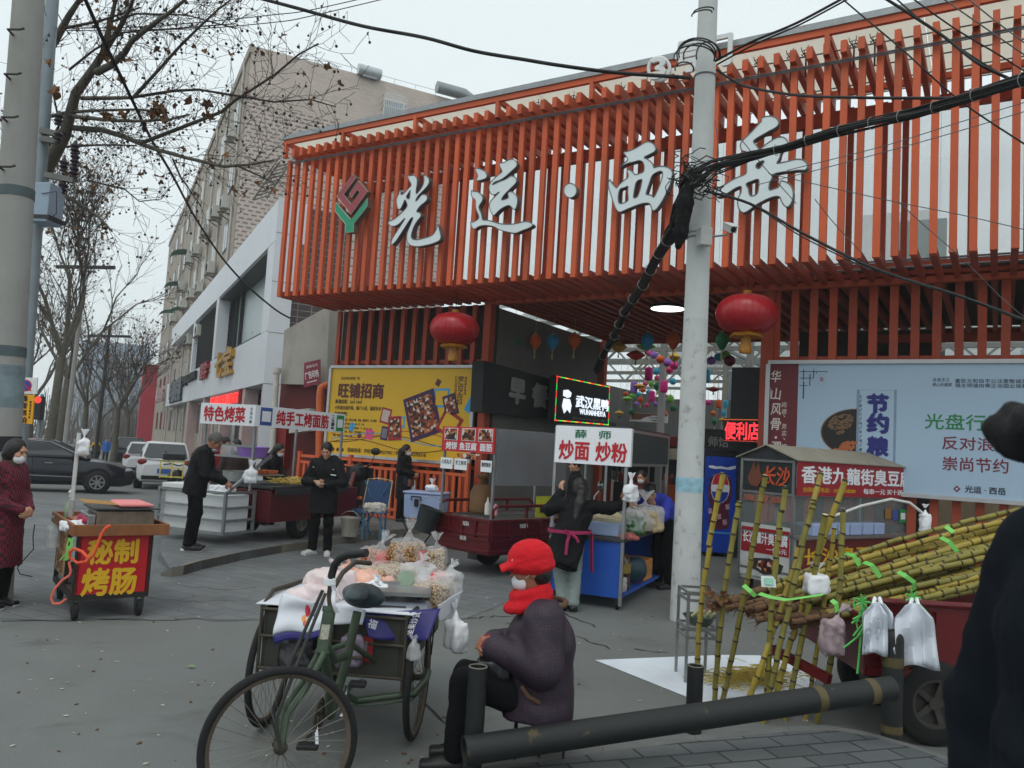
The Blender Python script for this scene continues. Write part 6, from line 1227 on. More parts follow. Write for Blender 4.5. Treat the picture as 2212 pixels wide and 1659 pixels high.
mb=MB(); mb.ell(P(3.45,-.62,.66),(.2,.1,.07),10,6,Matrix.Rotation(math.atan2(hd.y,hd.x)+.5,3,'Z')); mb.build('headlight',mat('lamp_glass',(150,156,160),.1),t)
mb=MB();
for x in(.25,1.4):mb.bar(P(x,-.912,.82),P(x+.18,-.915,.82),.03,.025)
mb.build('door_handle',CHR,t)
mb=MB(); mb.tube([P(1.12,-.902,.3),P(1.1,-.91,.95)],.006,4); mb.tube([P(2.2,-.9,.32),P(2.22,-.91,.93)],.006,4); mb.build('door_gap',UNDER,t)
def rearcar(lab,px,py,dy,kind,paint,W_,H_,grp):
 r0=GS(px,py); h=(SD+V((dy,0,0))).normalized()
 if kind=='suv':pr_=[(-.9,.45,.85,.7),(-.82,.3,1.0,W_/2*.96),(-.3,.24,1.05,W_/2),(1.6,.24,1.02,W_/2),(2.7,.24,.98,W_/2*.97),(3.4,.3,.9,W_/2*.85),(3.55,.4,.7,W_/2*.7)]; rp_=(-.82,-.5,1.7,2.6)
 else:pr_=[(-.78,.45,.8,.65),(-.7,.28,.95,W_/2*.95),(-.2,.22,1.0,W_/2),(1.5,.22,.96,W_/2),(2.6,.22,.88,W_/2*.96),(3.2,.25,.74,W_/2*.82),(3.35,.35,.6,W_/2*.7)]; rp_=(-.72,-.2,1.4,2.3)
 t,P=car(lab,r0+h*(2.6+.8),h,2.6,4.3,W_,H_,paint,pr_,rp_,grp=grp)
 for s_ in(1,-1):
  mb=MB(); mb.ell(P(-.72 if kind!='suv' else-.8,s_*(W_/2-.16),.9),(.06,.15,.1),10,8,Matrix.Rotation(math.atan2(h.y,h.x),3,'Z')); mb.build('tail_light',TAIL,t)
 mb=MB(); mb.box(P(-.8 if kind!='suv' else-.9,0,.62),(.03,.46,.15),math.atan2(h.y,h.x)); mb.build('number_plate',mat('plate_blue',(50,90,170),.5),t)
 mb=MB(); mb.box(P(-.76 if kind!='suv' else-.86,0,.4),(.1,W_*.8,.12),math.atan2(h.y,h.x)); mb.build('bumper_trim',UNDER,t,bevel=.02)
 mb=MB(); mb.box(P(-.74 if kind!='suv' else-.87,0,.78),(.05,W_*.35,.03),math.atan2(h.y,h.x)); mb.build('chrome_strip',CHR,t)
 return t
rearcar('white parked hatchback nearest the grill stall seen from behind',352,1059,.06,'h',WHTP,1.72,1.55,'cars parked along the street')
rearcar('second white parked car, partly hidden beyond the nearer white hatchback',309,1034,.06,'h',WHTP,1.75,1.5,'cars parked along the street')
rearcar('black parked people carrier seen from behind beyond the white cars',278,1010,.04,'suv',BLKP,1.9,1.75,'cars parked along the street')
def scooter(lab,px,py,h,colr,box=None,sc=1,loc=None):
 o=loc or GS(px,py); h=V(h).normalized(); sd=V((-h.y,h.x,0)); P=lambda x,y,z:o+(h*x+sd*y+V((0,0,z)))*sc
 t=thing('motor_scooter',lab,'scooter',o); m=mat('scooter_%d_%d_%d'%colr,colr,.35,var=.05)
 for x in(0,1.25):wheel(t,P(x,0,.23),.23*sc,.1*sc,sd,5)
 S=MB(); S.tube([P(-.1,0,.5),P(.35,0,.52),P(.55,0,.34),P(.9,0,.32),P(1.08,0,.5),P(1.1,0,.85)],[.13*sc,.15*sc,.12*sc,.12*sc,.12*sc,.1*sc],10); S.build('body',m,t,smooth=True)
 S=MB(); S.tube([P(-.15,0,.68),P(.1,0,.74),P(.55,0,.72)],[.1*sc,.13*sc,.09*sc],10); S.build('seat',BLACKM,t,smooth=True)
 S=MB(); S.tube([P(1.02,.34,.98),P(1.1,.15,1.0),P(1.1,0,.96),P(1.1,-.15,1.0),P(1.02,-.34,.98)],.018*sc,6); S.tube([P(1.12,0,.9),P(1.25,0,.25)],.025*sc,6)
 for s_ in(1,-1):S.tube([P(1.08,.2*s_,1.0),P(1.06,.3*s_,1.2)],.008*sc,5); S.ell(P(1.05,.32*s_,1.25),(.04*sc,.08*sc,.06*sc),8,6)
 S.build('handlebar',BLACKM,t)
 if box:S=MB(); S.box(P(-.2,0,1.0),(.42*sc,.44*sc,.42*sc),math.atan2(h.y,h.x)); S.build('delivery_box',box,t,bevel=.02)
 return t,P
YBOX=mat('box_black_yellow',(40,38,34),.6)
scooter('black scooter under the courier in the yellow jacket and helmet',204,1001,SD,(30,30,32),YBOX)
scooter('dark red scooter parked beyond the pale lamp post',158,985,(.8,.4,0),(120,24,28))
t,P=scooter('black delivery scooter with yellow rack parked behind the white foam boxes',366,1098,SD+V((.2,0,0)),(30,30,34),None)
mb=MB(); YR=mat('rack_yellow',(206,190,90),.5)
for z in(.75,.95,1.1):mb.bar(P(-.25,-.25,z),P(-.25,.25,z),.03,.03)
for y in(-.25,0,.25):mb.bar(P(-.25,y,.72),P(-.25,y,1.12),.03,.03,SD)
mb.build('rack',YR,t); mb=MB(); mb.box(P(-.1,0,1.22),(.4,.5,.16),sdaz); mb.build('top_box',mat('black_plastic',(34,35,38),.35),t,bevel=.03)
# stalls
REDT=mat('trike_maroon',(92,14,22),.35,var=.12,dirt=.2); STL=mat('stainless',(158,160,160),.35,.75,var=.12,scale=8); WHP=mat('sign_white_print',(240,243,248),.45,var=.02); REDL=mat('letter_red',(190,26,40),.5,var=0); GRNL=mat('letter_green',(20,110,70),.5,var=0)
FOAM=mat('foam_white',(226,228,228),.9,var=.03,dirt=.1); DKS=mat('dark_steel',(70,72,74),.5,.5,var=.2)
def plastic(nm,c=(235,238,240),a=.45,rough=.25):
 m=mat(nm,c,rough,var=.03); n,l,b=nodes_of(m); b.inputs["Alpha"].default_value=a; return m
CLEAR=plastic('clear_plastic_bag',(238,240,242),.38); MILK=mat('white_bag',(232,234,238),.5,var=.03)
n,l,b=nodes_of(MILK); b.inputs["Subsurface Weight"].default_value=.0
class Fr:
 """a stall's own ground frame: origin, a and b horizontal"""
 def __init__(s,o,a):s.o=V(o); s.a=V((a[0],a[1],0)).normalized(); s.b=V((-s.a.y,s.a.x,0)); s.az=math.atan2(s.a.y,s.a.x)
 def __call__(s,x,y,z):return s.o+s.a*x+s.b*y+V((0,0,z))
 def box(s,mb,x0,x1,y0,y1,z0,z1,m=None):return mb.box(s((x0+x1)/2,(y0+y1)/2,(z0+z1)/2),(abs(x1-x0),abs(y1-y0),z1-z0),s.az,m=m)
 def panel(s,p0,p1,z0,z1):return Pn(s(*p0,z1),s(*p1,z1),s(*p1,z0),s(*p0,z0))
def bag(nm,lab,c,r,m,tie=None,seed=0,cat='bag',grp=None,parent=None,h=.012,squash=1,wr=.008):
 S=SDF(h,.03); c=V(c); q=random.Random(seed); S.rbox(c,(r[0]*.62,r[1]*.62,r[2]*.55),min(r)*.38,np.array(Matrix.Rotation(q.random()*3,3,'Z')))
 for _ in range(4):S.ell(c+V((q.gauss(0,.3)*r[0],q.gauss(0,.3)*r[1],q.uniform(-.5,.2)*r[2])),(r[0]*.7,r[1]*.7,r[2]*.6))
 if tie:
  k=c+V((tie[0]*.4,tie[1]*.4,r[2]+tie[2]*.3)); S.chain([c+V((0,0,r[2]*.5)),k],[min(r[0],r[1])*.45,.012],.03)
 wr=max(wr,.012)
 S.cut('h',np.array(c-V((0,0,r[2]*.8))),np.array((0,0,1)))
 o=sdf_obj(S,nm,m,parent,wr,46,seed,True)
 if tie:
  z=V((tie[0]*.6,tie[1]*.6,tie[2]*.7)); fr_=frame(z); rm=min(.085,.2*(r[0]+r[1])+.01); ln=z.length; w1=q.random()*6; mb=MB(); nn_=22; vs=[]
  for i in range(7):
   t=i/6; rr=.012+(rm-.012)*t**.8
   for jx in range(nn_):a=jx*2*math.pi/nn_; w_=1+.38*t*math.sin(a*5+w1)+.15*t*math.sin(a*9+w1*2); vs.append(k+fr_[2]*ln*t*(1+.18*math.sin(a*3+w1))+(fr_[0]*math.cos(a)+fr_[1]*math.sin(a)*.6)*rr*w_)
  mb.add(vs,[(i*nn_+jx,i*nn_+(jx+1)%nn_,(i+1)*nn_+(jx+1)%nn_,(i+1)*nn_+jx)for i in range(6)for jx in range(nn_)]); mb.build('bag_mouth',m,o,smooth=60)
 return tag(o,lab,cat,grp)if parent is None else o
sc_o=G(160,1341); sc=Fr(sc_o,G(271,1333)-sc_o)
cart=thing('sausage_cart','grilled sausage cart with red panel and yellow characters 秘制烤肠','food cart',sc_o)
WOODT=mat('tray_wood',(134,82,44),.6,var=.3,scale=4,dirt=.4)
A0_,A1_,B1_=-.02,.58,1.12
zp0=zat(sc(0,0,0),1294); zp1=zat(sc(0,0,0),1156)
pn=sc.panel((A0_,-.0),(A1_,-.0),zp0,zp1); pn.slab(.02,mat('cart_red_print',(186,22,36),.4,var=.05)).build('front_panel',None,cart)
YL=mat('letter_yellow',(222,176,30),.45,var=.03)
mb=MB(); pn.text(mb,'秘制',.47,.27,.7,.38,YL,.035); pn.text(mb,'烤肠',.46,.745,.74,.42,YL,.035); mb.build('lettering',None,cart)
mb=MB(); z=zp1+.0
sc.box(mb,A0_-.05,A1_+.1,-.1,-.07,z,z+.1); sc.box(mb,A0_-.05,A1_+.1,B1_,B1_+.03,z,z+.1); sc.box(mb,A0_-.08,A0_-.051,-.1,B1_+.03,z,z+.1); sc.box(mb,A1_+.101,A1_+.13,-.1,B1_+.03,z,z+.1); sc.box(mb,A0_-.049,A1_+.099,-.069,B1_-.001,z,z+.025); mb.build('tray',WOODT,cart,bevel=.004)
mb=MB()
for x,y in((A0_,.02),(A1_,.02),(A0_,B1_-.05),(A1_,B1_-.05)):mb.bar(sc(x,y,.18),sc(x,y,z),.04,.04,sc.a)
for y in(.02,B1_-.05):mb.bar(sc(A0_,y,.2),sc(A1_,y,.2),.05,.05)
for x in(A0_,A1_):mb.bar(sc(x,.02,.2),sc(x,B1_-.05,.2),.05,.05)
mb.bar(sc(A0_,.5,.2),sc(A0_,.5,z),.035,.035,sc.a); mb.build('frame',mat('cart_dark_iron',(48,42,38),.7,.3,var=.3),cart)
mb=MB(); sc.box(mb,A0_,A1_,.03,B1_-.05,.225,.24); mb.build('shelf',mat('shelf_dark',(66,60,54),.8,var=.2),cart)
OLDB=mat('old_poster_board',(168,140,96),.7,var=.2,dirt=.3)
pn=Pn(sc(A0_-.02,B1_-.08,z-.02),sc(A0_-.02,.52,z-.02),sc(A0_-.02,.52,.3),sc(A0_-.02,B1_-.08,.3)); pn.slab(.015,OLDB).build('side_panel',None,cart)
mb=MB(); pn.text(mb,'味',.5,.28,.7,.4,mat('faded_brown_print',(130,90,56),.7),.02); pn.text(mb,'烤',.5,.76,.7,.4,mat('faded_brown_print',(1,1,1)),.02); mb.build('lettering',None,cart)
for x,y,sz in((A0_+.02,.02,.075),(A1_-.05,.03,.075),(A0_+.05,B1_-.06,.1),(A1_-.05,B1_-.06,.08)):
 c=sc(x,y,sz); wheel(cart,c,sz,.045,sc.a if y<.5 else sc.a,4,DKS,.5,'caster'); mb=MB(); mb.bar(c+sc.a*.03,c+sc.a*.03+V((0,0,.13)),.02,.03,sc.b); mb.bar(c-sc.a*.03,c-sc.a*.03+V((0,0,.13)),.02,.03,sc.b); mb.build('caster_fork',DKS,cart)
gr=thing('sausage_grill','stainless two-burner grill box with pink knobs standing in the wooden tray','grill',sc(.3,.35,z)); mb=MB(); sc.box(mb,.12,.62,.12,.55,z+.03,z+.2); mb.build('box',mat('greasy_steel',(140,128,112),.4,.6,var=.3,scale=8,dirt=.4),gr,bevel=.006)
mb=MB(); sc.box(mb,.05,.115,.12,.55,z+.05,z+.17); mb.build('control_panel',STL,gr,bevel=.01)
for y in(.2,.45):MB().cyl(sc(.05,y,z+.11),sc(.02,y,z+.115),.03,14).build('knob',mat('knob_pink',(196,50,90),.4),gr)
mb=MB(); sc.box(mb,.08,.66,.08,.58,z+.215,z+.23); mb.build('plate',DKS,gr)
PNK=mat('pink_sausage',(236,140,140),.35,var=.05); STK=mat('bamboo_stick',(176,134,80),.7)
for k in range(9):
 y=.12+k*.05; so_=MB().tube([sc(.30,y,z+.255),sc(.32,y,z+.257),sc(.56,y+.005,z+.257),sc(.6,y,z+.255)],[.008,.0195,.0195,.008],10).build('sausage',PNK,None,smooth=True); tag(so_,'pink sausage on a stick in the row on the grill plate','sausage','sausages on the grill')
 MB().tube([sc(.31,y,z+.256),sc(.02,y+.02,z+.275)],.004,5).build('stick',STK,so_)
bt=thing('sauce_bottle','clear sauce bottle half full of green drink at the back of the sausage cart','bottle',sc(.06,.95,z+.03)); MB().lathe([(.04,0),(.045,.01),(.045,.13),(.03,.17),(.012,.2),(.012,.24)],16,sc(.02,.95,z+.025)).build('bottle',plastic('bottle_plastic',(190,210,180),.6),bt,smooth=True); MB().lathe([(.04,.004),(.042,.09),(.02,.092)],14,sc(.02,.95,z+.025)).build('drink',mat('green_drink',(70,140,40),.3),bt,smooth=True); MB().lathe([(.016,.235),(.016,.27),(.03,.28),(.008,.31)],10,sc(.02,.95,z+.025)).build('cap',WHITE,bt)
tag(sc.box(MB(),.0,.45,.62,.95,z+.03,z+.075).build('sauce_tray',mat('tray_orange_sauce',(176,92,48),.4,var=.2,scale=20)),'low tray of orange sauce behind the sausage grill','tray')
bag('plastic_bag','crumpled stack of clear bags and napkins on the near left of the wooden tray',sc(.02,.3,z+.05),(.12,.2,.05),MILK,None,2,wr=.016)
bag('plastic_bag','grey plastic bag hanging off the back left leg of the sausage cart',sc(-.08,.98,.62),(.07,.1,.14),CLEAR,(.0,.0,.06),3)
bag('rag_bundle','grey rag bundle lying on the lower shelf of the sausage cart',sc(.14,.75,.3),(.16,.2,.09),mat('grey_rag',(136,138,142),.8),None,6,'rag',wr=.02)
HOSE=mat('orange_hose',(232,84,44),.4)
hp=[(445,1006),(420,1015),(400,1050),(385,1110),(370,1170),(345,1215),(300,1228),(262,1205),(258,1165),(285,1150),(330,1170),(345,1195),(330,1215)]
def cpx(x,y):return .26856*x,864+.26856*y
pts=[D(*cpx(x,1000+(y-1000)),7.02-.012*i)for i,(x,y)in enumerate([(890,1010),(850,1030),(815,1080),(790,1150),(755,1240),(700,1300),(620,1310),(565,1270),(560,1220),(600,1195),(660,1220),(710,1270),(690,1300)])]
tag(MB().tube(pts,.013,8).build('gas_hose',HOSE,None,smooth=True),'upper orange gas hose coiled over the red panel of the sausage cart','hose')
pts=[D(*cpx(x,y),7.2)for x,y in((555,1300),(570,1380),(560,1410),(500,1450),(440,1520),(410,1590),(430,1640),(490,1635),(530,1600))]
tag(MB().tube(pts,.011,8).build('gas_hose',mat('pink_hose',(228,110,92),.4),None,smooth=True),'faded pink hose looping to the ground under the sausage cart','hose')
mb=MB(); q=random.Random(3)
for k in range(7):pts=[D(*cpx(580+q.gauss(0,14)-i*q.uniform(8,24),1110+i*60),7.0)for i in range(4)]; mb.tube(pts,.006,4)
tag(mb.build('string_bundle',mat('green_string',(140,206,110),.6)),'bunch of pale green plastic strings tied to the sausage cart leg','string')
pts=[D(*cpx(x,y),7.9)for x,y in((280,1000),(265,1100),(270,1200),(180,1300),(140,1350),(160,1400),(260,1420))]; tag(MB().tube(pts,.005,5).build('power_cord',WIRE),'thin black cord trailing from the back of the sausage cart','cord')
up_=thing('umbrella_pole','white slanting pole rising from the back of the sausage cart','pole',D(153,1105,8.0)); MB().tube([D(152,1120,8.0),D(157,1080,8.0)],.024,10).build('sleeve',mat('pole_grey',(170,172,172),.4),up_); MB().tube([D(153,1108,8.0),D(171,935,8.0)],.02,10).build('shaft',mat('pole_white',(206,206,204),.4),up_)
bag('plastic_bag','white net bag tied at the top of the slanting white pole',D(180,968,7.95),(.05,.05,.1),MILK,(0,0,.08),8)
P0=G(481,1154,.28); P0.z=.12; gs=Fr(P0,(.92,-.38,0)); gs.a,gs.b=V((-.92,.38,0)).normalized(),V((.38,.92,0)).normalized(); gs.az=math.atan2(gs.a.y,gs.a.x)
stall=thing('grill_stall','maroon cargo trike turned grill stall with two white roof signs 特色烤菜 and 纯手工烤面筋','food stall',P0)
mb=MB(); x1,y1=1.25,.62
for zz in(.16,.34,.52,.74):
 for a_,b__ in(((0,0),(x1,0)),((x1,0),(x1,y1)),((0,0),(0,y1))):mb.bar(gs(*a_,zz),gs(*b__,zz),.035,.035)
for x,y in((0,0),(x1,0),(x1,y1),(0,y1),(.62,0)):mb.bar(gs(x,y,.14),gs(x,y,.76),.04,.04,gs.a)
mb.bar(gs(0,0,.74),gs(-.0,y1+.3,1.3),.04,.04); mb.build('cage',STEELG,stall)
mb=MB(); gs.box(mb,-.25,.85,.66,3.0,.3,.34); mb.build('bed_floor',REDT,stall)
for nm,r_ in(('side_panel',(-.27,-.25,.66,3.0)),('side_panel',(.85,.87,.66,3.0)),('tail_panel',(-.25,.85,.66,.68)),('front_panel',(-.25,.85,2.98,3.0))):
 mb=MB(); gs.box(mb,*r_,.3,.78); mb.build(nm,REDT,stall,bevel=.004)
mb=MB(); gs.box(mb,-.3,.9,.64,2.7,.8,.84); gs.box(mb,-.34,-.3,.7,2.6,.72,.8); mb.build('worktop',DKS,stall,bevel=.004)
for x in(-.18,.8):wheel(stall,gs(x,1.5,.27),.27,.13,-gs.a if x<0 else gs.a,5,mat('wheel_grey',(128,124,116),.5,.3),.55)
mb=MB(); zt_=zat(gs(-.02,.45,0),892); zl_=zt_-.32
for x,y in((.0,.5),(.95,.5),(-.02,2.75),(.95,2.75)):mb.bar(gs(x,y,.76 if y<1 else .3),gs(x,y,zt_),.035,.035,gs.a)
for x,y,x2,y2 in((0,.5,0,2.75),(.95,.5,.95,2.75),(0,.5,.95,.5),(0,2.75,.95,2.75)):mb.bar(gs(x,y,zt_-.02),gs(x2,y2,zt_-.02),.035,.035)
mb.bar(gs(.0,.5,1.42),gs(.95,.5,1.42),.03,.03); mb.build('canopy_frame',STEELG,stall)
sgn=[gs(1.02,.44,0),gs(-.02,.44,0)]
def signboard(nm,lab,tl,tr,br,bl,texts,root=None,boxm=WHP,t_=.05):
 t=thing('stall_sign',lab,'sign',tl)if root is None else root
 pn=Pn(tl,tr,br,bl); o=pn.slab(t_,boxm).build('sign_board' if root else 'panel',None,t); mb=MB()
 for a in texts:pn.text(mb,*a)
 mb.build('lettering',None,o if root else t); return pn,o
pn,o=signboard('','',gs(1.02,.44,zt_),gs(-.02,.44,zt_),gs(-.02,.44,zl_),gs(1.02,.44,zl_),[('特色烤菜',.45,.5,.76,.7,REDL,.03)]+[(c,.94,.2+i*.2,.05,.15,DKP,.01)for i,c in enumerate('十元六串')],stall)
ya,yb=.42,2.78
pn,o=signboard('','',gs(-.045,ya,zt_),gs(-.045,yb,zt_),gs(-.045,yb,zl_),gs(-.045,ya,zl_),[('纯手工烤面筋',.5,.5,.58,.68,REDL,.03)]+[(c,.845,.2+i*.2,.035,.15,DKP,.01)for i,c in enumerate('二元一串')],stall)
mb=MB(); pn.rect(mb,.05,.08,.165,.92,m=mat('card_blue',(60,90,160),.5)); pn.rect(mb,.065,.25,.15,.75,.007,WHP); pn.rect(mb,.89,.08,.985,.95,m=mat('card_green',(40,150,80),.5)); pn.rect(mb,.905,.3,.97,.75,.007,WHP); mb.build('payment_card',None,o)
for k,(x0,x_1,zt2)in enumerate(((.05,.6,.7),(.66,1.2,.7))):
 t=thing('foam_box',('white open foam box in the steel cage nearer the stall wheel' if k==0 else 'white foam box with loose lid at the outer end of the steel cage'),'foam box',gs(x0,.1,.16),group='foam boxes in the cage')
 mb=MB(); gs.box(mb,x0,x_1,.06,.56,.16,zt2); mb.build('box',FOAM,t,bevel=.012)
 mb=MB();
 if k:gs.box(mb,x0+.1,x_1+.02,.0,.5,zt2+.01,zt2+.12); mb.build('lid',FOAM,t,bevel=.012)
bag('plastic_bag','open clear bags of sliced food on the foam box by the old man',gs(.35,.3,.76),(.2,.18,.07),MILK,None,4,wr=.018)
bag('plastic_bag','white bag of flatbread hanging from the stall corner post',gs(-.06,.42,.98),(.09,.09,.12),MILK,(0,0,.12),5)
pp_=thing('food_pan','big round steel pot at the left end of the grill worktop','pot',gs(.7,.9,.84)); MB().lathe([(.2,0),(.22,.02),(.22,.17),(.23,.175),(.2,.18),(.19,.05)],24,gs(.65,.95,.84)).build('pot',STL,pp_,smooth=40)
mb=MB(); q=random.Random(4)
for k in range(60):mb.ell(gs(q.uniform(.15,.45),q.uniform(.9,1.35),1.0+q.uniform(0,.05)),(.035,.02,.015),6,4,Matrix.Rotation(q.random()*6,3,'Z'),mat('fried_orange',(196,92,36),.5,var=.2))
gs.box(mb,.1,.5,.85,1.4,.97,.99,STL); tag(mb.build('food_tray'),'tray heaped with orange fried skewers on the grill stall','food tray')
mb=MB()
for k in range(90):a=gs(q.uniform(-.2,.1),q.uniform(1.0,1.9),.87+q.uniform(0,.07)); mb.tube([a,a+V((q.gauss(0,.06),q.gauss(0,.06),q.uniform(-.02,.03))),a+V((q.gauss(0,.1),q.gauss(0,.1),0))],.009,4)
tag(mb.build('gluten_skewers',mat('yellow_gluten',(206,176,84),.5,var=.2)),'heap of yellow gluten strips on the worktop of the grill stall','food')
mb=MB(); gs.box(mb,.05,.9,.55,1.0,1.24,1.26,STL); tag(mb.build('upper_shelf'),'narrow steel shelf on the posts of the grill stall','shelf')
tb=thing('plastic_basin','purple plastic basin on the narrow shelf of the grill stall','basin',gs(.2,.7,1.26)); MB().lathe([(.2,0),(.24,.13),(.26,.15),(.25,.16),(.22,.12),(.18,.02)],24,gs(.22,.75,1.262)).build('basin',mat('purple_plastic',(150,108,196),.4),tb,smooth=40)
bag('plastic_bag','grey clear bag beside the purple basin on the narrow shelf',gs(.66,.75,1.33),(.16,.12,.08),CLEAR,(0.05,0,.03),9)
mb=MB()
for k in range(9):a=gs(-.25,1.5+k*.11,.86); mb.tube([a,a+V((.02,-.03,.18)),a+V((.1,-.02,.2))],.005,4)
gs.box(mb,-.28,-.1,1.4,2.5,.845,.86,STL); tag(mb.build('grill_rack',STL),'steel wire rack of skewers along the near edge of the grill stall','rack')
bag('plastic_bag','pink and white plastic bags heaped at the far end of the grill worktop',gs(.05,2.3,.95),(.2,.22,.12),mat('pink_bag',(226,180,186),.5),(.1,.0,.12),12,wr=.02)
mb=MB(); mb.tube([gs(.3,3.0,.4),gs(.3,3.5,.45),gs(.3,3.75,1.0)],[.05,.06,.05],8); gs.box(mb,.05,.55,3.05,3.45,.45,.75); mb.build('front_frame',REDT,stall,bevel=.01)
mb=MB(); mb.tube([gs(-.1,3.6,1.15),gs(.1,3.75,1.1),gs(.3,3.78,1.08),gs(.5,3.75,1.1),gs(.7,3.6,1.15)],.018,6); mb.ell(gs(.3,3.85,1.0),(.16,.14,.17),12,8); mb.ell(gs(-.16,3.68,1.42),(.09,.03,.07),10,6); mb.tube([gs(-.08,3.65,1.15),gs(-.16,3.68,1.4)],.008,5); mb.build('handlebar',BLACKM,stall,smooth=40)
wheel(stall,gs(.3,3.95,.25),.25,.1,-gs.a,5,mat('wheel_grey',(1,1,1)),.55)
mb=MB(); mb.sheet(lambda u,v:gs(.0+.6*u,3.9+.1*math.sin(u*3.1),.55+.55*v),6,4); mb.build('front_shield',mat('black_shield',(28,28,30),.3),stall,thick=.03)
ch=thing('camp_chair','blue folding camp chair with cream piping by the orange railing','chair',G(786,1150,.12)); o_=G(790,1152,.12); BLUC=mat('blue_canvas',(44,72,110),.8,var=.1); fr_=Fr(o_,(.95,-.3))
mb=MB(); mb.sheet(lambda u,v:fr_(-.25+.5*u,.3+.12*v-.06*math.sin(u*3.14),.42+.5*v*(1-.12*abs(u-.5))),8,6); mb.build('backrest',BLUC,ch,thick=.012)
mb=MB(); mb.sheet(lambda u,v:fr_(-.25+.5*u,-.1+.4*v,.4-.05*math.sin(u*3.14)),8,4); mb.build('seat',BLUC,ch,thick=.012)
mb=MB(); mb.tube([fr_(-.25,.3,.42),fr_(-.24,.42,.92),fr_(0,.36,.95),fr_(.24,.42,.92),fr_(.25,.3,.42)],.012,6); mb.build('piping',mat('cream_piping',(196,180,140),.7),ch)
for a_,b__ in(((-.24,-.1,.4),(.2,-.1,0)),((.24,-.1,.4),(-.2,-.1,0)),((-.24,.3,.9),(.2,.3,0)),((.24,.3,.9),(-.2,.3,0))):MB().tube([fr_(*a_),fr_(*b__)],.011,6).build('leg',mat('leg_blue',(60,110,140),.5),ch)
tb=thing('folding_table','small blue-legged folding stool carrying a white cloth bundle before the camp chair','stool',G(806,1165,.12)); o_=G(806,1166,.12); fr_=Fr(o_,(.97,-.2)); mb=MB(); fr_.box(mb,-.19,.19,-.14,.14,.44,.46); mb.build('top',mat('table_blue',(90,110,140),.6),tb)
for x in(-.15,.15):
 for y in(-.11,.11):MB().bar(fr_(x,y,0),fr_(x,y,.44),.03,.03,(1,0,0)).build('leg',mat('leg_blue',(1,1,1)),tb)
bag('cloth_bundle','white cloth bundle lying on the small blue-legged stool',fr_(0,0,.52),(.2,.14,.08),mat('white_cloth',(206,200,190),.8),None,13,'cloth',wr=.02)
bk=thing('paint_bucket','stained white paint bucket standing on the kerb beside the standing man','bucket',G(755,1158,.12)); MB().lathe([(.13,0),(.16,.3),(.165,.31),(.155,.315),(.125,.02)],24,G(755,1158,.12)).build('bucket',mat('bucket_white',(190,184,172),.6,var=.1,dirt=.5),bk,smooth=40); MB().tube([G(755,1158,.12)+V((.155*math.cos(a),-.05,.3+.12*math.sin(a)))for a in[i*.314 for i in range(11)]],.005,5).build('handle',STEELG,bk)
TUB=plastic('tub_plastic',(176,196,236),.82); t=thing('storage_tub','translucent blue-white storage tub with black latch on a folding stand','storage tub',D(911,1123,13.2)); c0=D(872,1122,13.2); c0.z=.52; fr_=Fr(c0,(.98,-.17)); mb=MB(); mb.box(fr_(.3,.22,.2),(.62,.44,.40),fr_.az,taper=1.06); mb.build('tub',TUB,t,bevel=.03); mb=MB(); fr_.box(mb,-.04,.64,-.03,.47,.405,.44); mb.build('rim',TUB,t,bevel=.012); mb=MB(); mb.tube([fr_(.12,-.05,.3),fr_(.12,-.06,.36),fr_(.28,-.06,.36),fr_(.28,-.05,.3)],.014,6); fr_.box(mb,.17,.24,-.045,-.03,.2,.32); mb.build('latch',BLACKM,t)
mb=MB()
for x in(.1,.5):
 mb.tube([fr_(x-.15,.02,-.4),fr_(x+.1,.02,0)],.012,6); mb.tube([fr_(x+.1,.02,-.4),fr_(x-.15,.02,0)],.012,6)
mb.build('stand',BLACKM,t)
bag('tissue_pack','white tissue pack standing on the storage tub lid',fr_(.38,.2,.5),(.1,.07,.05),MILK,(0,0,.1),15,'tissues')
yo=G(1056,1202,.3); yo=V((yo.x,yo.y,0)); ytl=D(944,1168,yo.y*1.067); ya_=V((ytl.x-yo.x,ytl.y-yo.y,0)); yf=Fr(yo,(ya_.x,ya_.y)); yf.b=V((-yf.a.y,yf.a.x,0)); yf.b=yf.b if yf.b.x>0 else-yf.b
WT=ya_.length
trk=thing('cargo_trike','maroon cargo trike with ribbed bed panels, grey steel sheet and red menu board','cargo trike',yo)
zt_=zat(yo,1122); zb_=.3; LT_=2.0
mb=MB(); yf.box(mb,0,WT,0,LT_,zb_,zb_+.05); mb.build('bed_floor',REDT,trk)
def ribbed(nm,p0,p1,nrm,n_):
 a,b_=V(p0),V(p1); mb=MB(); mb.bar(a+V((0,0,(zb_+zt_)/2)),b_+V((0,0,(zb_+zt_)/2)),.02,zt_-zb_-.02)
 u=(b_-a); L_=u.length
 for zz in(zb_+.05,zb_+.2,zt_-.22,zt_-.03):mb.bar(a+V((0,0,zz))+nrm*.015,b_+V((0,0,zz))+nrm*.015,.03,.035)
 for k in range(n_+1):p=a+u*(k/n_)+nrm*.014; mb.bar(p+V((0,0,zb_+.22)),p+V((0,0,zt_-.04)),.05,.024,u)
 o=mb.build(nm,REDT,trk,bevel=.004)
 return o
na,nb=-yf.b,-yf.a
tp_=ribbed('tailgate',yf(0,0,0),yf(WT,0,0),na,4); sp2=ribbed('side_panel',yf(0,0,0),yf(0,LT_,0),nb,6); ribbed('side_panel',yf(WT,0,0),yf(WT,LT_,0),-nb,6)
mb=MB(); zz=zt_-.12; Lw=mat('letter_white',(206,206,204),.5,var=0)
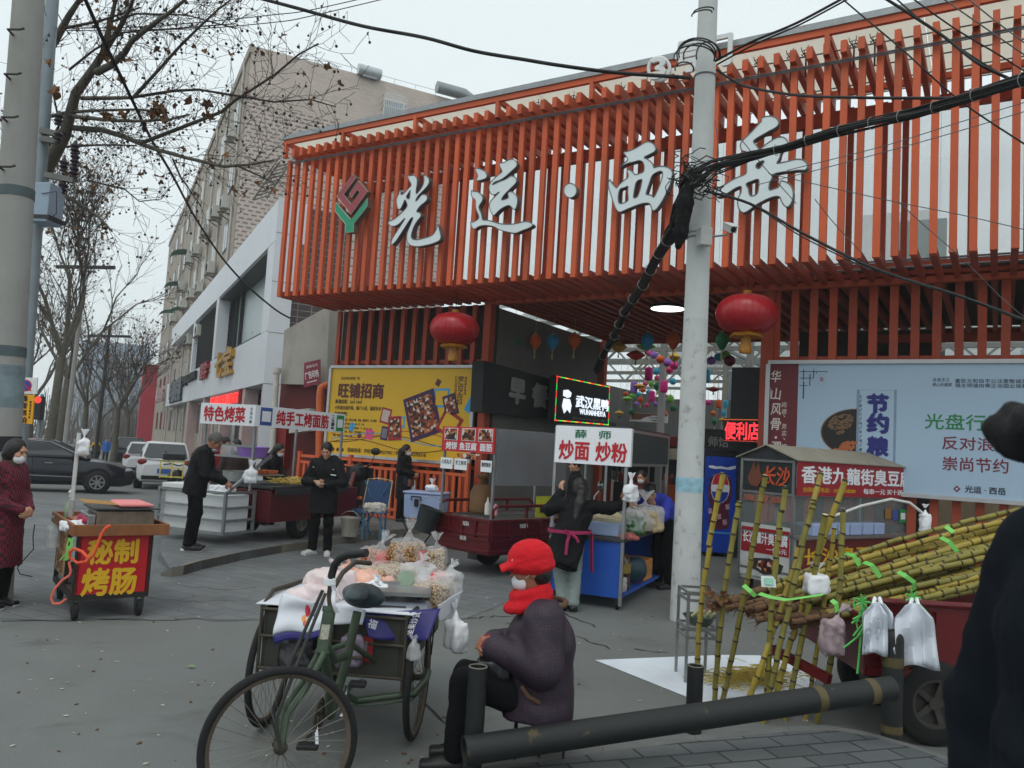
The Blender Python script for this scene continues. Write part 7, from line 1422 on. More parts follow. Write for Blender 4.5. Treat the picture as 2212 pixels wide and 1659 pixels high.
text_into(mb,'YADEA',yf(WT*.44,-.028,zt_-.1),-yf.a,(0,0,1),.15,.055,.02,out=.004,m=Lw); text_into(mb,'海渔',yf(WT*.46,-.034,zb_+.19),-yf.a,(0,0,1),.13,.06,.01,out=.004,m=Lw); mb.build('lettering',None,tp_)
mb=MB(); text_into(mb,'YADEA',yf(-.03,.62,zt_-.1),yf.b,(0,0,1),.17,.055,.02,out=.004,m=Lw); text_into(mb,'海渔',yf(-.03,1.22,zt_-.1),yf.b,(0,0,1),.13,.055,.01,out=.004,m=Lw); mb.build('lettering',None,sp2)
mb=MB()
for x in(0,WT):mb.tube([yf(x,.03,zt_),yf(x,.03,zt_+.12),yf(x,.12,zt_+.17),yf(x,LT_-.1,zt_+.17),yf(x,LT_,zt_+.1),yf(x,LT_,zt_)],.022,8); mb.bar(yf(x,.7,zt_),yf(x,.7,zt_+.17),.03,.03,yf.a); mb.bar(yf(x,1.4,zt_),yf(x,1.4,zt_+.17),.03,.03,yf.a)
mb.build('rail',REDT,trk)
for x in(.1,WT-.1):wheel(trk,yf(x,.95,.26),.26,.12,nb if x<.3 else-nb,5,DKS,.5)
mb=MB(); mb.sheet(lambda u,v:yf(.05+.1*u,.62+.02*u,.34-.22*v),2,2); mb.sheet(lambda u,v:yf(WT-.22+.2*u,.6,.34-.24*v),2,2); mb.build('mudflap',mat('mudflap_grey',(92,92,88),.9,var=.2),trk,thick=.01)
z2=zat(yf(.0,0,0),928);
mb=MB()
for x,y in((0.02,0.02),(WT-.02,.02),(.02,LT_),(WT-.02,LT_)):mb.bar(yf(x,y,zt_),yf(x,y,z2),.03,.03,yf.a)
for p,q_ in(((0.02,.02),(WT-.02,.02)),((.02,.02),(.02,LT_)),((WT-.02,.02),(WT-.02,LT_))):mb.bar(yf(*p,z2),yf(*q_,z2),.03,.03)
mb.build('post_frame',STEELG,trk)
mb=MB(); zs1=zat(yf(0,0,0),1049); mb.prism([[yf(-.01,.04,z2),yf(-.01,1.5,z2),yf(-.01,1.5,zs1),yf(-.01,.04,zs1)]],yf.a*.012); mb.build('steel_sheet',mat('sheet_grey',(146,148,150),.45,.5,var=.06,dirt=.15),trk)
pn=Pn(yf(WT,-.03,z2+.02),yf(.0,-.03,z2+.02),yf(.0,-.03,z2-.33),yf(WT,-.03,z2-.33)); mp=pn.slab(.02,mat('menu_red',(196,40,48),.45,var=.05)).build('menu_board',None,trk)
mb=MB()
for i,x in enumerate((.18,.52,.84)):pn.rect(mb,x-.13,.06,x+.13,.55,.004,WHP); pn.rect(mb,x-.12,.08,x+.12,.53,.0075,FOOD)
for c,x in(('烤饼',.2),('鱼豆腐',.52),('面筋',.86)):pn.text(mb,c,x,.77,.22 if len(c)<3 else .32,.3,WHP,.02)
mb.build('lettering',None,mp)
mb=MB(); pn2=Pn(yf(WT,-.03,z2-.34),yf(.0,-.03,z2-.34),yf(.0,-.03,z2-.62),yf(WT,-.03,z2-.62))
for x,w_,s_ in((.12,.24,'八爪丸子'),(.4,.24,'手工寿司'),(.88,.2,'现烤现卖')):pn2.rect(mb,x-w_/2,.3,x+w_/2,.85,.0,WHP); pn2.text(mb,s_,x,.5,w_*.85,.22,DKP,0,.004)
pn2.shape(mb,[(.3,.05),(.75,.02),(.7,.3),(.35,.32)],-.004,FOOD); mb.build('price_cards',None,mp)
gc=thing('gas_cylinder','rusty brown gas cylinder standing in the bed of the maroon trike','gas cylinder',yf(.62,.4,zb_+.3)); MB().lathe([(.13,0),(.17,.04),(.17,.3),(.12,.4),(.05,.43),(.05,.5),(.09,.52),(.09,.56),(.02,.57)],24,yf(.66,.45,zt_+.0)).build('cylinder',mat('rusty_bronze',(124,92,60),.6,.3,var=.3,dirt=.3),gc,smooth=40)
t=thing('squeeze_bottle','two white squeeze bottles beside the rusty gas cylinder','bottle',yf(.35,.3,zt_)); MB().lathe([(.04,0),(.04,.14),(.015,.19),(.008,.24)],14,yf(.38,.3,zt_+.02)).build('bottle',mat('bottle_white',(220,214,208),.4),t,smooth=40); MB().lathe([(.035,0),(.035,.12),(.012,.16)],14,yf(.28,.36,zt_+.02)).build('bottle',mat('bottle_pink',(220,150,160),.4),t,smooth=40)
mb=MB()
for x in(.25,.55,.85):yf.box(mb,x,x+.02,.1,1.8,zt_-.1,zt_+.0)
yf.box(mb,.05,WT-.05,.06,1.9,zt_-.06,zt_-.03); tag(mb.build('bed_tray',STL),'steel rails and tray laid across the bed of the maroon trike','tray')
t=thing('menu_card','yellow printed food card in the bed of the maroon trike','card',yf(.2,1.0,zt_)); pn=Pn(yf(.05,.95,zt_+.3),yf(.05,1.28,zt_+.3),yf(.05,1.28,zt_+.0),yf(.05,.95,zt_+.0)); pn.slab(.01,mat('card_yellow',(214,220,60),.5)).build('panel',None,t); mb=MB(); pn.rect(mb,.25,.4,.85,.8,m=FOOD); mb.build('picture',None,t)
bk=thing('plastic_bucket','dark tilted bucket hung on the outer corner of the maroon trike','bucket',yf(WT,-.1,.8)); R_=Matrix.Rotation(.3,3,'Y'); MB().lathe([(.13,-.34),(.165,-.02),(.175,0),(.16,.005),(.125,-.3)],24,D(932,1098,yf(WT,-.1,0).y-.1),R_).build('bucket',mat('bucket_black',(40,46,48),.5),bk,smooth=40); c=D(932,1098,yf(WT,-.1,0).y-.1); MB().tube([c+R_@V((.165*math.cos(a),0,.16*math.sin(a)))for a in[i*.314 for i in range(11)]],.005,5).build('handle',STEELG,bk)
fo=G(1338,1319); ff=Fr(fo,(-.915,.40)); ff.b=V((-ff.a.y,ff.a.x,0)); ff.b=ff.b if ff.b.y>0 else-ff.b; ff.az=math.atan2(ff.a.y,ff.a.x)
wk=thing('stir_fry_cart','blue stir-fry cart with white roof sign 薛师 炒面炒粉','food cart',fo); WF,LF=.86,2.1
zt_=zat(fo,1172); zb_=.13; BLU=mat('cart_blue',(26,84,178),.4,var=.06,dirt=.1)
mb=MB(); ff.box(mb,0,WF,-.0,.02,zb_,zt_); mb.build('front_panel',BLU,wk)
mb=MB(); ff.box(mb,0,WF,.021,LF,zb_,zb_+.04); mb.build('shelf',BLU,wk)
mb=MB(); ff.box(mb,WF-.02,WF,.021,LF,zb_+.041,zt_); ff.box(mb,0,WF-.021,LF-.02,LF,zb_+.041,zt_); mb.build('back_panel',BLU,wk)
mb=MB(); ff.box(mb,-.03,WF+.02,-.03,LF+.03,zt_,zt_+.04); mb.build('worktop',DKS,wk,bevel=.004)
zs1=zat(ff(0,0,0),926); zs0=zat(ff(0,0,0),1008)
mb=MB()
for x,y in((-.005,-.01),(WF,-.01),(-.005,LF),(WF,LF)):mb.bar(ff(x,y,.05),ff(x,y,zs1-.01),.035,.035,ff.a)
for z in(zs1-.02,zs0+.02):mb.bar(ff(0,0,z),ff(0,LF,z),.03,.035); mb.bar(ff(WF,0,z),ff(WF,LF,z),.03,.035)
mb.bar(ff(0,LF,zs1-.02),ff(WF,LF,zs1-.02),.03,.035); mb.build('frame',STL,wk)
mb=MB(); ff.box(mb,-.02,WF+.01,.02,LF,zs1,zs1+.02); mb.build('roof',DKS,wk)
mb=MB(); mb.prism([[ff(-.012,.03,zs1-.03),ff(-.012,LF,zs1-.03),ff(-.012,LF,zs0+.03),ff(-.012,.03,zs0+.03)]],ff.a*.01); mb.build('side_valance',mat('dark_green_sheet',(44,56,54),.6,var=.2),wk)
pn,o=signboard('','',ff(WF+.0,-.05,zs1),ff(-.06,-.05,zs1),ff(-.06,-.05,zs0),ff(WF,-.05,zs0),[('薛',.34,.2,.15,.22,GRNL,.015),('师',.66,.2,.15,.22,GRNL,.015),('炒面',.26,.65,.4,.5,REDL,.03),('炒粉',.75,.65,.4,.5,REDL,.03)],wk,t_=.07)
for x,y in((.04,.05),(WF-.05,.05),(.04,LF-.1)):c=ff(x,y,.07); wheel(wk,c,.07,.035,ff.a,4,DKS,.5); MB().bar(c+V((0,0,.02)),c+V((0,0,.12)),.05,.02,ff.a).build('caster_fork',DKS,wk)
oj=thing('oil_jug','big brown oil jug with green label on the lower shelf of the blue cart','jug',ff(.12,.35,zb_)); c=ff(.15,.4,zb_+.042); MB().lathe([(.13,0),(.15,.02),(.15,.14),(.145,.15),(.15,.16),(.15,.34),(.12,.4),(.05,.44),(.05,.48)],24,c).build('jug',mat('brown_oil',(70,44,22),.15,var=.1,spec=.8),oj,smooth=40); mb=MB(); mb.tube([c+V((0,0,.2)),c+V((0,0,.31))],.1535,24); mb.build('label_band',mat('jug_label',(150,130,60),.5,var=.4,scale=14),oj,smooth=50); MB().cyl(c+V((0,0,.48)),c+V((0,0,.52)),.055,14).build('cap',mat('cap_red',(120,40,30),.5),oj)
t=thing('gas_cylinder','teal gas cylinder lying behind the oil jug on the blue cart shelf','gas cylinder',ff(.2,.9,zb_)); MB().lathe([(.1,0),(.15,.04),(.15,.3),(.1,.36),(.04,.38)],20,ff(.3,.85,zb_+.2),Matrix.Rotation(1.5,3,'Y')).build('cylinder',mat('teal_paint',(24,62,74),.5),t,smooth=40)
t=thing('goods_box','orange printed carton on the lower shelf of the blue cart','box',ff(.15,1.4,zb_)); mb=MB(); ff.box(mb,.02,.35,1.2,1.6,zb_+.042,zb_+.3); mb.build('box',mat('carton_orange',(196,130,70),.6,var=.4,scale=12),t,bevel=.01)
bag('plastic_bag','small clear bag slumped beside the oil jug on the blue cart shelf',ff(.06,.14,zb_+.14),(.07,.09,.1),CLEAR,(0,0,.06),17)
t=thing('noodle_tub','long clear tub of pale noodles along the front of the blue cart','tub',ff(.4,.2,zt_)); mb=MB(); ff.box(mb,.08,.82,.08,.42,zt_+.045,zt_+.2); mb.build('tub',TUB,t,bevel=.015); S=SDF(.012,.03); S.ell(ff(.28,.24,zt_+.24),(.2,.13,.1)).ell(ff(.62,.24,zt_+.24),(.18,.12,.1)); sdf_obj(S,'noodles',mat('noodle_pale',(206,196,160),.5,var=.1,scale=30),t,.01,90,2,True)
VEG=mat('green_leaf',(54,110,40),.5,var=.4,scale=25); NOO=mat('noodle_tan',(186,166,128),.5,var=.2,scale=40)
t=thing('vegetable_bag','clear bag of green leaves on the worktop of the blue cart','bag',ff(.15,.85,zt_+.04)); o=bag('vegetables','',ff(.1,.75,zt_+.14),(.13,.14,.12),VEG,None,21,parent=t,wr=.02); bag('bag_film','',ff(.1,.75,zt_+.2),(.15,.16,.16),CLEAR,(.03,.02,.12),22,parent=t,wr=.012)
t=thing('noodle_bag','fat clear bag of tan rice noodles beside the green leaves','bag',ff(.1,1.15,zt_+.04)); bag('noodles','',ff(.05,1.2,zt_+.17),(.18,.2,.15),NOO,None,23,parent=t,wr=.012); bag('bag_film','',ff(.05,1.2,zt_+.2),(.19,.21,.18),CLEAR,(.0,.05,.16),24,parent=t,wr=.012)
bag('meat_bag','flat bag of pink meat overhanging the corner of the blue cart',ff(-.02,.14,zt_+.06),(.11,.09,.04),mat('pink_meat',(176,96,88),.4,var=.2,scale=20),None,25,'bag')
bag('plastic_bag','white roll of carrier bags hung on the front post under the sign',ff(-.08,-.06,zs0-.3),(.07,.06,.13),MILK,(0,0,.1),26)
bag('plastic_bag','clear bag of garlic at the right end of the blue cart worktop',ff(.06,1.6,zt_+.12),(.12,.14,.1),CLEAR,(0,0,.06),27)
mi=thing('wing_mirror','round-cornered mirror on a bent arm behind the woman at the blue cart','mirror',D(1295,1060,10.2)); MB().tube([D(1283,1082,10.3),D(1284,1072,10.3),D(1296,1058,10.3)],.008,5).build('arm',WHITE,mi); mb=MB(); mb.ell(D(1297,1050,10.3),(.04,.02,.07),12,8); mb.build('glass',mat('mirror_glass',(120,124,126),.05,.8),mi,smooth=True)
cl=thing('drinks_cooler','tall blue drinks cooler with soda can print in the market entrance','drinks cooler',G(1550,1203)); c0=G(1516,1201); c1_=G(1584,1205); cf=Fr(c0,(c1_.x-c0.x,c1_.y-c0.y)); Wc=(c1_-c0).length; Hc=zat(c0,969)
mb=MB(); cf.box(mb,0,Wc,.02,.6,.05,Hc); mb.build('cabinet',mat('cooler_navy',(24,36,70),.4),cl,bevel=.01)
pn=cf.panel((0,0),(Wc,0),.08,Hc-.02); CBL=mat('cooler_blue',(22,72,186),.3,var=.12,scale=2); pn.slab(.019,CBL).build('door',None,cl)
mb=MB(); SKB=mat('print_skyblue',(70,160,220),.4); CAN=mat('can_maroon',(96,34,56),.35,var=.3,scale=10); pn.rect(mb,.0,.0,1,.06,.004,BLACKM)
pn.shape(mb,[(.1,.155),(.25,.15),(.35,.16),(.5,.155),(.7,.165),(.85,.15),(.97,.14),(.97,.17),(.8,.185),(.5,.18),(.3,.185),(.12,.175)],.004,WHP)
pn.shape(mb,[(.16,.28),(.3,.25),(.7,.25),(.84,.28),(.88,.42),(.84,.48),(.78,.56),(.8,.62),(.84,.7),(.8,.76),(.5,.78),(.2,.76),(.16,.7),(.22,.62),(.22,.56),(.14,.48),(.12,.38)],.004,CAN)
pn.shape(mb,[(.2,.25),(.5,.215),(.8,.25),(.5,.27)],.0065,STL)
cir=lambda cx,cy,r,a0,a1:[(cx+r*math.cos(a0+(a1-a0)*k/16),cy+r*.52*Wc/.6*math.sin(a0+(a1-a0)*k/16))for k in range(17)]
pn.shape(mb,cir(.5,.37,.3,0,6.28)[:-1],.0065,WHP); pn.shape(mb,cir(.5,.36,.27,3.3,6.1),.0085,mat('logo_red',(210,40,60),.4)); pn.shape(mb,cir(.5,.38,.27,.2,2.94),.0085,mat('logo_blue',(30,70,170),.4))
for x,y in((.2,.6),(.75,.55),(.3,.72),(.68,.7),(.5,.65)):pn.shape(mb,[(x-.07,y-.02),(x+.05,y-.03),(x+.08,y+.02),(x-.04,y+.03)],.0085,mat('ice_print',(190,150,170),.3,var=.3,scale=20))
pn.rect(mb,.12,.8,.88,.815,.004,SKB); mb.build('door_print',None,cl)
to=D(1712,1150,10.8); to=V((to.x,to.y,0)); te=D(1966,1150,12.5); tf_=Fr(to,(te.x-to.x,te.y-to.y)); WL_=V((te.x-to.x,te.y-to.y,0)).length; tf_.b=V((-tf_.a.y,tf_.a.x,0)); DT=.85
tc_=thing('tofu_cart','glazed snack cart with pitched roof and red banner 香港九龍街臭豆腐','food cart',to)
z1=zat(tf_(0,0,0),995); z0=zat(tf_(0,0,0),1070); zc=z1-1.0
mb=MB()
for x,y in((0,0),(WL_,0),(0,DT),(WL_,DT)):mb.bar(tf_(x,y,.12),tf_(x,y,z1),.04,.04,tf_.a)
for z in(z1-.02,z0,zc,.3):
 for p,q_ in(((0,0),(WL_,0)),((0,0),(0,DT)),((0,DT),(WL_,DT)),((WL_,0),(WL_,DT))):mb.bar(tf_(*p,z),tf_(*q_,z),.03,.03)
mb.build('frame',STL,tc_)
mb=MB(); zr_=z1+.19; ym=DT/2; ROOFM=mat('canvas_roof',(150,146,132),.8,var=.12,dirt=.2)
mb.prism([[tf_(-.06,-.08,z1),tf_(WL_+.06,-.08,z1),tf_(WL_+.06,ym,zr_),tf_(-.06,ym,zr_)]],(0,0,.015)); mb.prism([[tf_(-.06,DT+.08,z1),tf_(WL_+.06,DT+.08,z1),tf_(WL_+.06,ym,zr_),tf_(-.06,ym,zr_)]],(0,0,.015)); mb.build('roof',ROOFM,tc_)
mb=MB(); mb.prism([[tf_(-.02,0,z1),tf_(-.02,DT,z1),tf_(-.02,ym,zr_-.01)]],tf_.a*.01); mb.build('gable',mat('gable_dark',(40,44,46),.6),tc_)
pn=Pn(tf_(0,-.05,z1+.0),tf_(WL_,-.05,z1+.0),tf_(WL_,-.05,z0),tf_(0,-.05,z0)); bo=pn.slab(.012,mat('banner_red',(156,26,36),.55,var=.06)).build('banner',None,tc_); mb=MB(); pn.text(mb,'香港九龍街臭豆腐',.5,.38,.94,.5,WHP,.025); pn.text(mb,'全国加盟电话：15591558280',.25,.82,.42,.14,YL,.0); pn.text(mb,'每串一元 买十送一',.73,.82,.4,.17,WHP,.01); mb.build('lettering',None,bo)
GLS=plastic('cart_glass',(150,160,160),.3,.08)
mb=MB(); mb.prism([[tf_(.02,.0,z0),tf_(WL_-.02,.0,z0),tf_(WL_-.02,.0,zc),tf_(.02,.0,zc)]],tf_.b*.006); mb.prism([[tf_(0,.02,z0),tf_(0,DT-.02,z0),tf_(0,DT-.02,zc),tf_(0,.02,zc)]],tf_.a*.006); mb.build('glass',GLS,tc_)
mb=MB(); mb.prism([[tf_(0,.02,z1-.02),tf_(0,DT-.02,z1-.02),tf_(0,DT-.02,z0+.03),tf_(0,.02,z0+.03)]],tf_.a*.006); mb.build('glass',mat('smoked_glass',(52,58,60),.15),tc_)
pn=Pn(tf_(-.014,DT,z1-.02),tf_(-.014,0,z1-.02),tf_(-.014,0,z0+.03),tf_(-.014,DT,z0+.03)); mb=MB(); ORL=mat('letter_orange',(214,84,40),.4); pn.text(mb,'长沙',.68,.5,.5,.62,ORL,.02,shear=.2); pn.shape(mb,[(.18,.35),(.24,.05),(.28,.3),(.34,.05),(.36,.35),(.42,.6),(.32,.9),(.18,.85),(.12,.6)],.004,mat('print_rust',(120,66,44),.5)); mb.build('lettering',None,tc_)
pn=Pn(tf_(-.014,DT,z0-.02),tf_(-.014,0,z0-.02),tf_(-.014,0,zc+.3),tf_(-.014,DT,zc+.3)); mb=MB(); pn.text(mb,'臭豆腐',.45,.3,.8,.4,mat('letter_orange_faint',(176,100,80),.5),.02); mb.build('lettering',None,tc_)
mb=MB(); tf_.box(mb,-.02,WL_+.02,-.1,DT,zc-.03,zc); mb.build('counter',STL,tc_)
LWH=mat('cart_white',(204,206,204),.5,dirt=.2); mb=MB(); tf_.box(mb,.01,WL_,.01,DT-.01,.15,zc-.031); mb.build('base',LWH,tc_)
pn=Pn(tf_(-.012,DT+.02,zc+.1),tf_(-.012,-.02,zc+.1),tf_(-.012,-.02,.2),tf_(-.012,DT+.02,.2)); so_=pn.slab(.015,LWH).build('side_sign',None,tc_); mb=MB(); pn.rect(mb,.06,.07,.94,.55,m=mat('banner_red',(1,1,1))); pn.text(mb,'长沙灌汁臭豆腐',.5,.26,.82,.22,WHP,.02,.008); pn.text(mb,'一份5元',.72,.46,.36,.1,WHP,.0,.008); pn.shape(mb,[(.3,.66),(.6,.62),(.85,.72),(.8,.88),(.5,.95),(.28,.85)],.004,DKS); pn.shape(mb,[(.36,.7),(.6,.67),(.76,.74),(.72,.85),(.5,.9),(.36,.82)],.007,FOOD); mb.build('lettering',None,so_)
pn=Pn(tf_(.1,-.02,zc-.06),tf_(WL_,-.02,zc-.06),tf_(WL_,-.02,.2),tf_(.1,-.02,.2)); so_=pn.slab(.012,mat('base_red_print',(104,26,28),.5)).build('front_sign',None,tc_); mb=MB(); pn.text(mb,'长沙臭豆腐',.4,.4,.7,.4,YL,.02); mb.build('lettering',None,so_)
t=thing('food_bins','row of clear lidded food bins with blue marks along the tofu cart counter','food bins',tf_(.8,0,zc));
for k in range(6):mb=MB(); tf_.box(mb,.35+k*.3,.6+k*.3,-.08,.2,zc+.005,zc+.17); mb.build('bin',TUB,t,bevel=.012)
mb=MB(); pn=Pn(tf_(WL_-.75,-.02,zc+.38),tf_(WL_-.15,-.02,zc+.38),tf_(WL_-.15,-.02,zc+.16),tf_(WL_-.75,-.02,zc+.16)); pn.rect(mb,.0,.0,.28,.7,m=mat('card_tan',(150,110,60),.5)); pn.rect(mb,.34,.1,.6,.8,m=mat('card_blue',(1,1,1))); pn.rect(mb,.66,.05,.98,.95,m=mat('card_green',(1,1,1))); pn.rect(mb,.72,.3,.92,.75,.007,WHP); tag(mb.build('payment_cards'),'tan, blue and green payment cards stuck on the tofu cart glass','payment cards')
mb=MB(); tf_.box(mb,.2,WL_-.1,.1,.6,zc+.02,zc+.12,DKS); tag(mb.build('fryer',DKS),'dark frying trough inside the glazed tofu cart','fryer')
for x,y in((.1,.05),(.1,DT-.1),(WL_-.1,.05)):wheel(tc_,tf_(x,y,.08),.08,.04,tf_.b,4,DKS,.5)
mb=MB(); hp=[(1775,1124,9.6),(1800,1115,9.6),(1860,1093,9.6),(1925,1078,9.6),(1965,1086,9.6),(1995,1110,9.6),(2003,1128,9.6),(1998,1150,9.6)]; tag(MB().tube([D(*a)for a in hp],.016,8).build('white_hose',mat('hose_white',(214,212,206),.4),None,smooth=True),'white hose arching over in front of the tofu cart counter','hose')
bag('plastic_bag','limp clear glove-like bag hanging at the end of the white hose',D(1998,1130,9.6),(.06,.05,.16),MILK,(0,0,.06),31)
# bollards and the fallen pipe rail
BOL=mat('bollard_black',(24,27,27),.6,var=.25,scale=6,bump=.3,bscale=40)
n,l,b=nodes_of(BOL)
tcx=n.new("ShaderNodeTexCoord"); nz=n.new("ShaderNodeTexNoise"); nz.inputs["Scale"].default_value=5; nz.inputs["Detail"].default_value=10; nz.inputs["Roughness"].default_value=.7; l.new(tcx.outputs["Object"],nz.inputs["Vector"])
mr=n.new("ShaderNodeMapRange"); mr.inputs[1].default_value=.62; mr.inputs[2].default_value=.65; mr.inputs[4].default_value=.7; l.new(nz.outputs[0],mr.inputs[0]); src=b.inputs["Base Color"].links[0].from_socket
mx=n.new("ShaderNodeMix"); mx.data_type='RGBA'; l.new(mr.outputs[0],mx.inputs[0]); l.new(src,mx.inputs[6]); mx.inputs[7].default_value=(*L((84,74,44)),1); l.new(mx.outputs[2],b.inputs["Base Color"])
YELP=mat('worn_yellow',(86,75,42),.6,var=.35,scale=14)
def bollard(lab,px,pyb,pyt,r,dome=False,yb=None,Y=None):
 p=G(px,pyb)
 if Y:p=D(px,pyb,Y); p.z=0
 h_=zat(p,pyt); t=thing('bollard',lab,'bollard',p,group='steel bollards along the pavement edge'); pr=[(r,0),(r,h_-(r if dome else 0))]
 if dome:pr+=[(r*math.cos(a),h_-r+r*math.sin(a))for a in(.3,.6,.9,1.2,1.5)]
 else:pr+=[(r*.86,h_),(r*.84,h_-.15)]
 MB().lathe(pr,28,p).build('post',BOL,t,smooth=40)
 if yb:
  for y0,y1 in yb:MB().lathe([(r+.0015,h_*y0),(r+.002,h_*(y0+y1)/2),(r+.0015,h_*y1)],28,p).build('paint_band',YELP,t,smooth=60)
 if not dome:MB().torus(p+V((0,0,h_)),r*.93,r*.09,n=28,k=6).build('rim',mat('rim_worn',(110,108,96),.6),t)
bollard('short open black bollard with a flaking yellow patch beside the seated woman',1023,1604,1440,.05,False,None,4.33)
bollard('short open black bollard before the white ground sheet',1497,1582,1438,.052)
bollard('tall round-topped black bollard with yellow bands before the white carrier bags',1925,1624,1357,.062,True,[(.69,.77),(.16,.22)])
pa=D(1004,1622,4.17); pb=D(1925,1487,4.92)
t=thing('pipe_rail','long fallen black pipe with worn yellow bands resting against the kerb','pipe rail',pa); pv=(pb-pa).normalized(); PR=.071
x,y,z=frame(pv); R=Matrix((x,y,z)).transposed(); Lp=(pb-pa).length
MB().lathe([(PR*.82,.12),(PR*.84,0),(PR,-.003),(PR,Lp)],30,pa,R).build('pipe',BOL,t,smooth=40)
for u in(.79,.93):MB().lathe([(PR+.0015,Lp*u),(PR+.002,Lp*u+.03),(PR+.0015,Lp*u+.055)],30,pa,R).build('paint_band',YELP,t,smooth=60)
for u,px,py in((0,1352,1563),(0,1565,1545)):
 lf=MB(); leafq(lf,G(px,py,FZ+.03),.07,random.Random(px)); tag(lf.build('dry_leaf',LEAFD,None),'curled dry brown leaf on the brick paving %s'%('under the middle of the pipe' if px<1400 else 'near the white ground sheet'),'leaf')
lf=MB(); p=G(413,1440,.012); lf.sheet(lambda u,v:p+V(((u-.5)*.07,(v-.5)*.035*math.sin(u*3.1),.008*math.sin(u*3))),6,3); tag(lf.build('green_leaf',mat('fresh_leaf',(120,160,90),.6),None),'single small green leaf lying on the open road','leaf')
# cargo tricycle in front
TO=V((-.913,4.985,0)); TFr=Fr(TO,(.997,-.077)); T_=TFr
GRNP_=mat('tricycle_green',(62,80,62),.45,.2,var=.3,scale=9,dirt=.45); RUSTY=mat('old_iron',(74,68,58),.7,.4,var=.3,scale=14,dirt=.3); RUB=mat('grip_rubber',(28,29,30),.55,var=.2,scale=30)
tri=thing('cargo_tricycle','old green pedal cargo tricycle with black handlebar, loaded with bags of peanuts','tricycle',TO)
def spoked(t,c,r,ax,rt=.021,n_=36):
 c=V(c); x,y,z=frame(ax); w_=MB().torus(c,r-rt,rt,z,64,10,TYRE).build('wheel',TYRE,t,smooth=True); mb=MB(); R=Matrix((x,y,z)).transposed()
 mb.lathe([(r-rt*2.1,-.013),(r-rt*1.4,-.017),(r-rt*1.4,.017),(r-rt*2.1,.013),(r-rt*2.5,.009),(r-rt*2.5,-.009),(r-rt*2.1,-.013)],56,c,R); mb.build('rim',mat('rim_brown_steel',(104,92,80),.5,.5,var=.3,dirt=.3),w_,smooth=50)
 mb=MB()
 for k in range(n_):
  a=k*2*math.pi/n_; s_=1 if k%2 else-1; a2=a+(.35 if k%4<2 else-.35); mb.tube([c+(x*math.cos(a)+y*math.sin(a))*(r-rt*2.2),c+(x*math.cos(a2)+y*math.sin(a2))*.028+z*.03*s_],.0016,4,cap=False)
 mb.build('spokes',mat('spoke_steel',(120,116,108),.5,.6),w_)
 mb=MB(); mb.lathe([(.012,-.06),(.03,-.035),(.032,-.028),(.018,-.02),(.018,.02),(.032,.028),(.03,.035),(.012,.06)],18,c,R); mb.build('hub',RUSTY,w_,smooth=40); return w_
hub=D(605,1603,3.76); rw=.352; hub.z=rw
fx=(V((CAM.x,CAM.y,0))-V((hub.x,hub.y,0))).normalized(); fx=(fx+V((.14,0,0))).normalized()
spoked(tri,hub,rw,fx)
for s_ in(1,-1):spoked(tri,T_(s_*.455,0,.352),.352,T_.a*s_)
Q=lambda px,py,Y:D(px,py,Y)
hb,ht=Q(697,1406,3.92),Q(712,1318,3.98)
mb=MB(); mb.tube([hb,ht],.031,16); mb.tube([hb-(ht-hb)*.06,hb+(ht-hb)*.02],.036,16); mb.tube([ht-(ht-hb)*.04,ht+(ht-hb)*.08],.036,16)
st,bb=Q(772,1322,4.42),Q(714,1546,4.4); st2=Q(732,1473,4.4)
mb.tube([st,(st+bb)/2+V((.01,0,0)),bb],.024,12); mb.tube([hb+(ht-hb)*.2,Q(722,1425,4.15),st.lerp(bb,.42)],.022,12); mb.tube([hb+(ht-hb)*.05,Q(712,1480,4.15),bb],.024,12)
ax_=T_(0,0,.352); mb.tube([bb,T_(-.02,-.25,.34),T_(0,0,.352)],.02,10); mb.tube([T_(-.43,0,.352),T_(.43,0,.352)],.018,10)
mb.tube([Q(745,1500,4.5),Q(770,1514,4.62),Q(830,1506,4.66),Q(893,1499,4.7),Q(920,1470,4.75),Q(925,1450,4.85)],.02,10); mb.tube([Q(760,1525,4.6),Q(830,1520,4.64),Q(890,1512,4.7),Q(905,1495,4.75)],.006,6)
mb.tube([st.lerp(bb,.3),T_(-.3,-.1,.4)],.016,8); mb.tube([st.lerp(bb,.3),T_(.3,-.1,.4)],.016,8)
mb.build('frame',GRNP_,tri,smooth=50)
mb=MB(); mb.sheet(lambda u,v:(hb.lerp(ht,.32+.36*v)+V(((u-.5)*.04,-.0315-.006*math.sin(u*3.14)*1.2+.008*abs(u-.5),0))),6,4); mb.build('head_badge',mat('badge_pale',(170,166,150),.5,var=.3,scale=60),tri)
sdv=fx.cross(V((0,0,1))).normalized()
mb=MB()
for s_ in(1,-1):
 o_=fx*.055*s_; mb.tube([hub+o_,hub+o_+(hb-hub)*.3+V((-.035,0,.02)),hub+o_+(hb-hub)*.62+V((-.012,0,.0)),hb+o_*.8,hb],[.011,.013,.015,.016,.016],10)
mb.build('fork',GRNP_,tri,smooth=50)
mb=MB()
for s_ in(1,-1):o_=fx*.07*s_; mb.tube([Q(700,1278,3.95)+o_*.6,Q(640,1420,3.85)+o_,Q(594,1540,3.76)+o_,Q(594,1568,3.76)+o_,hub+o_],.0085,7)
mb.build('brake_rod',mat('rod_dark',(58,60,56),.5,.5,var=.2),tri,smooth=50)
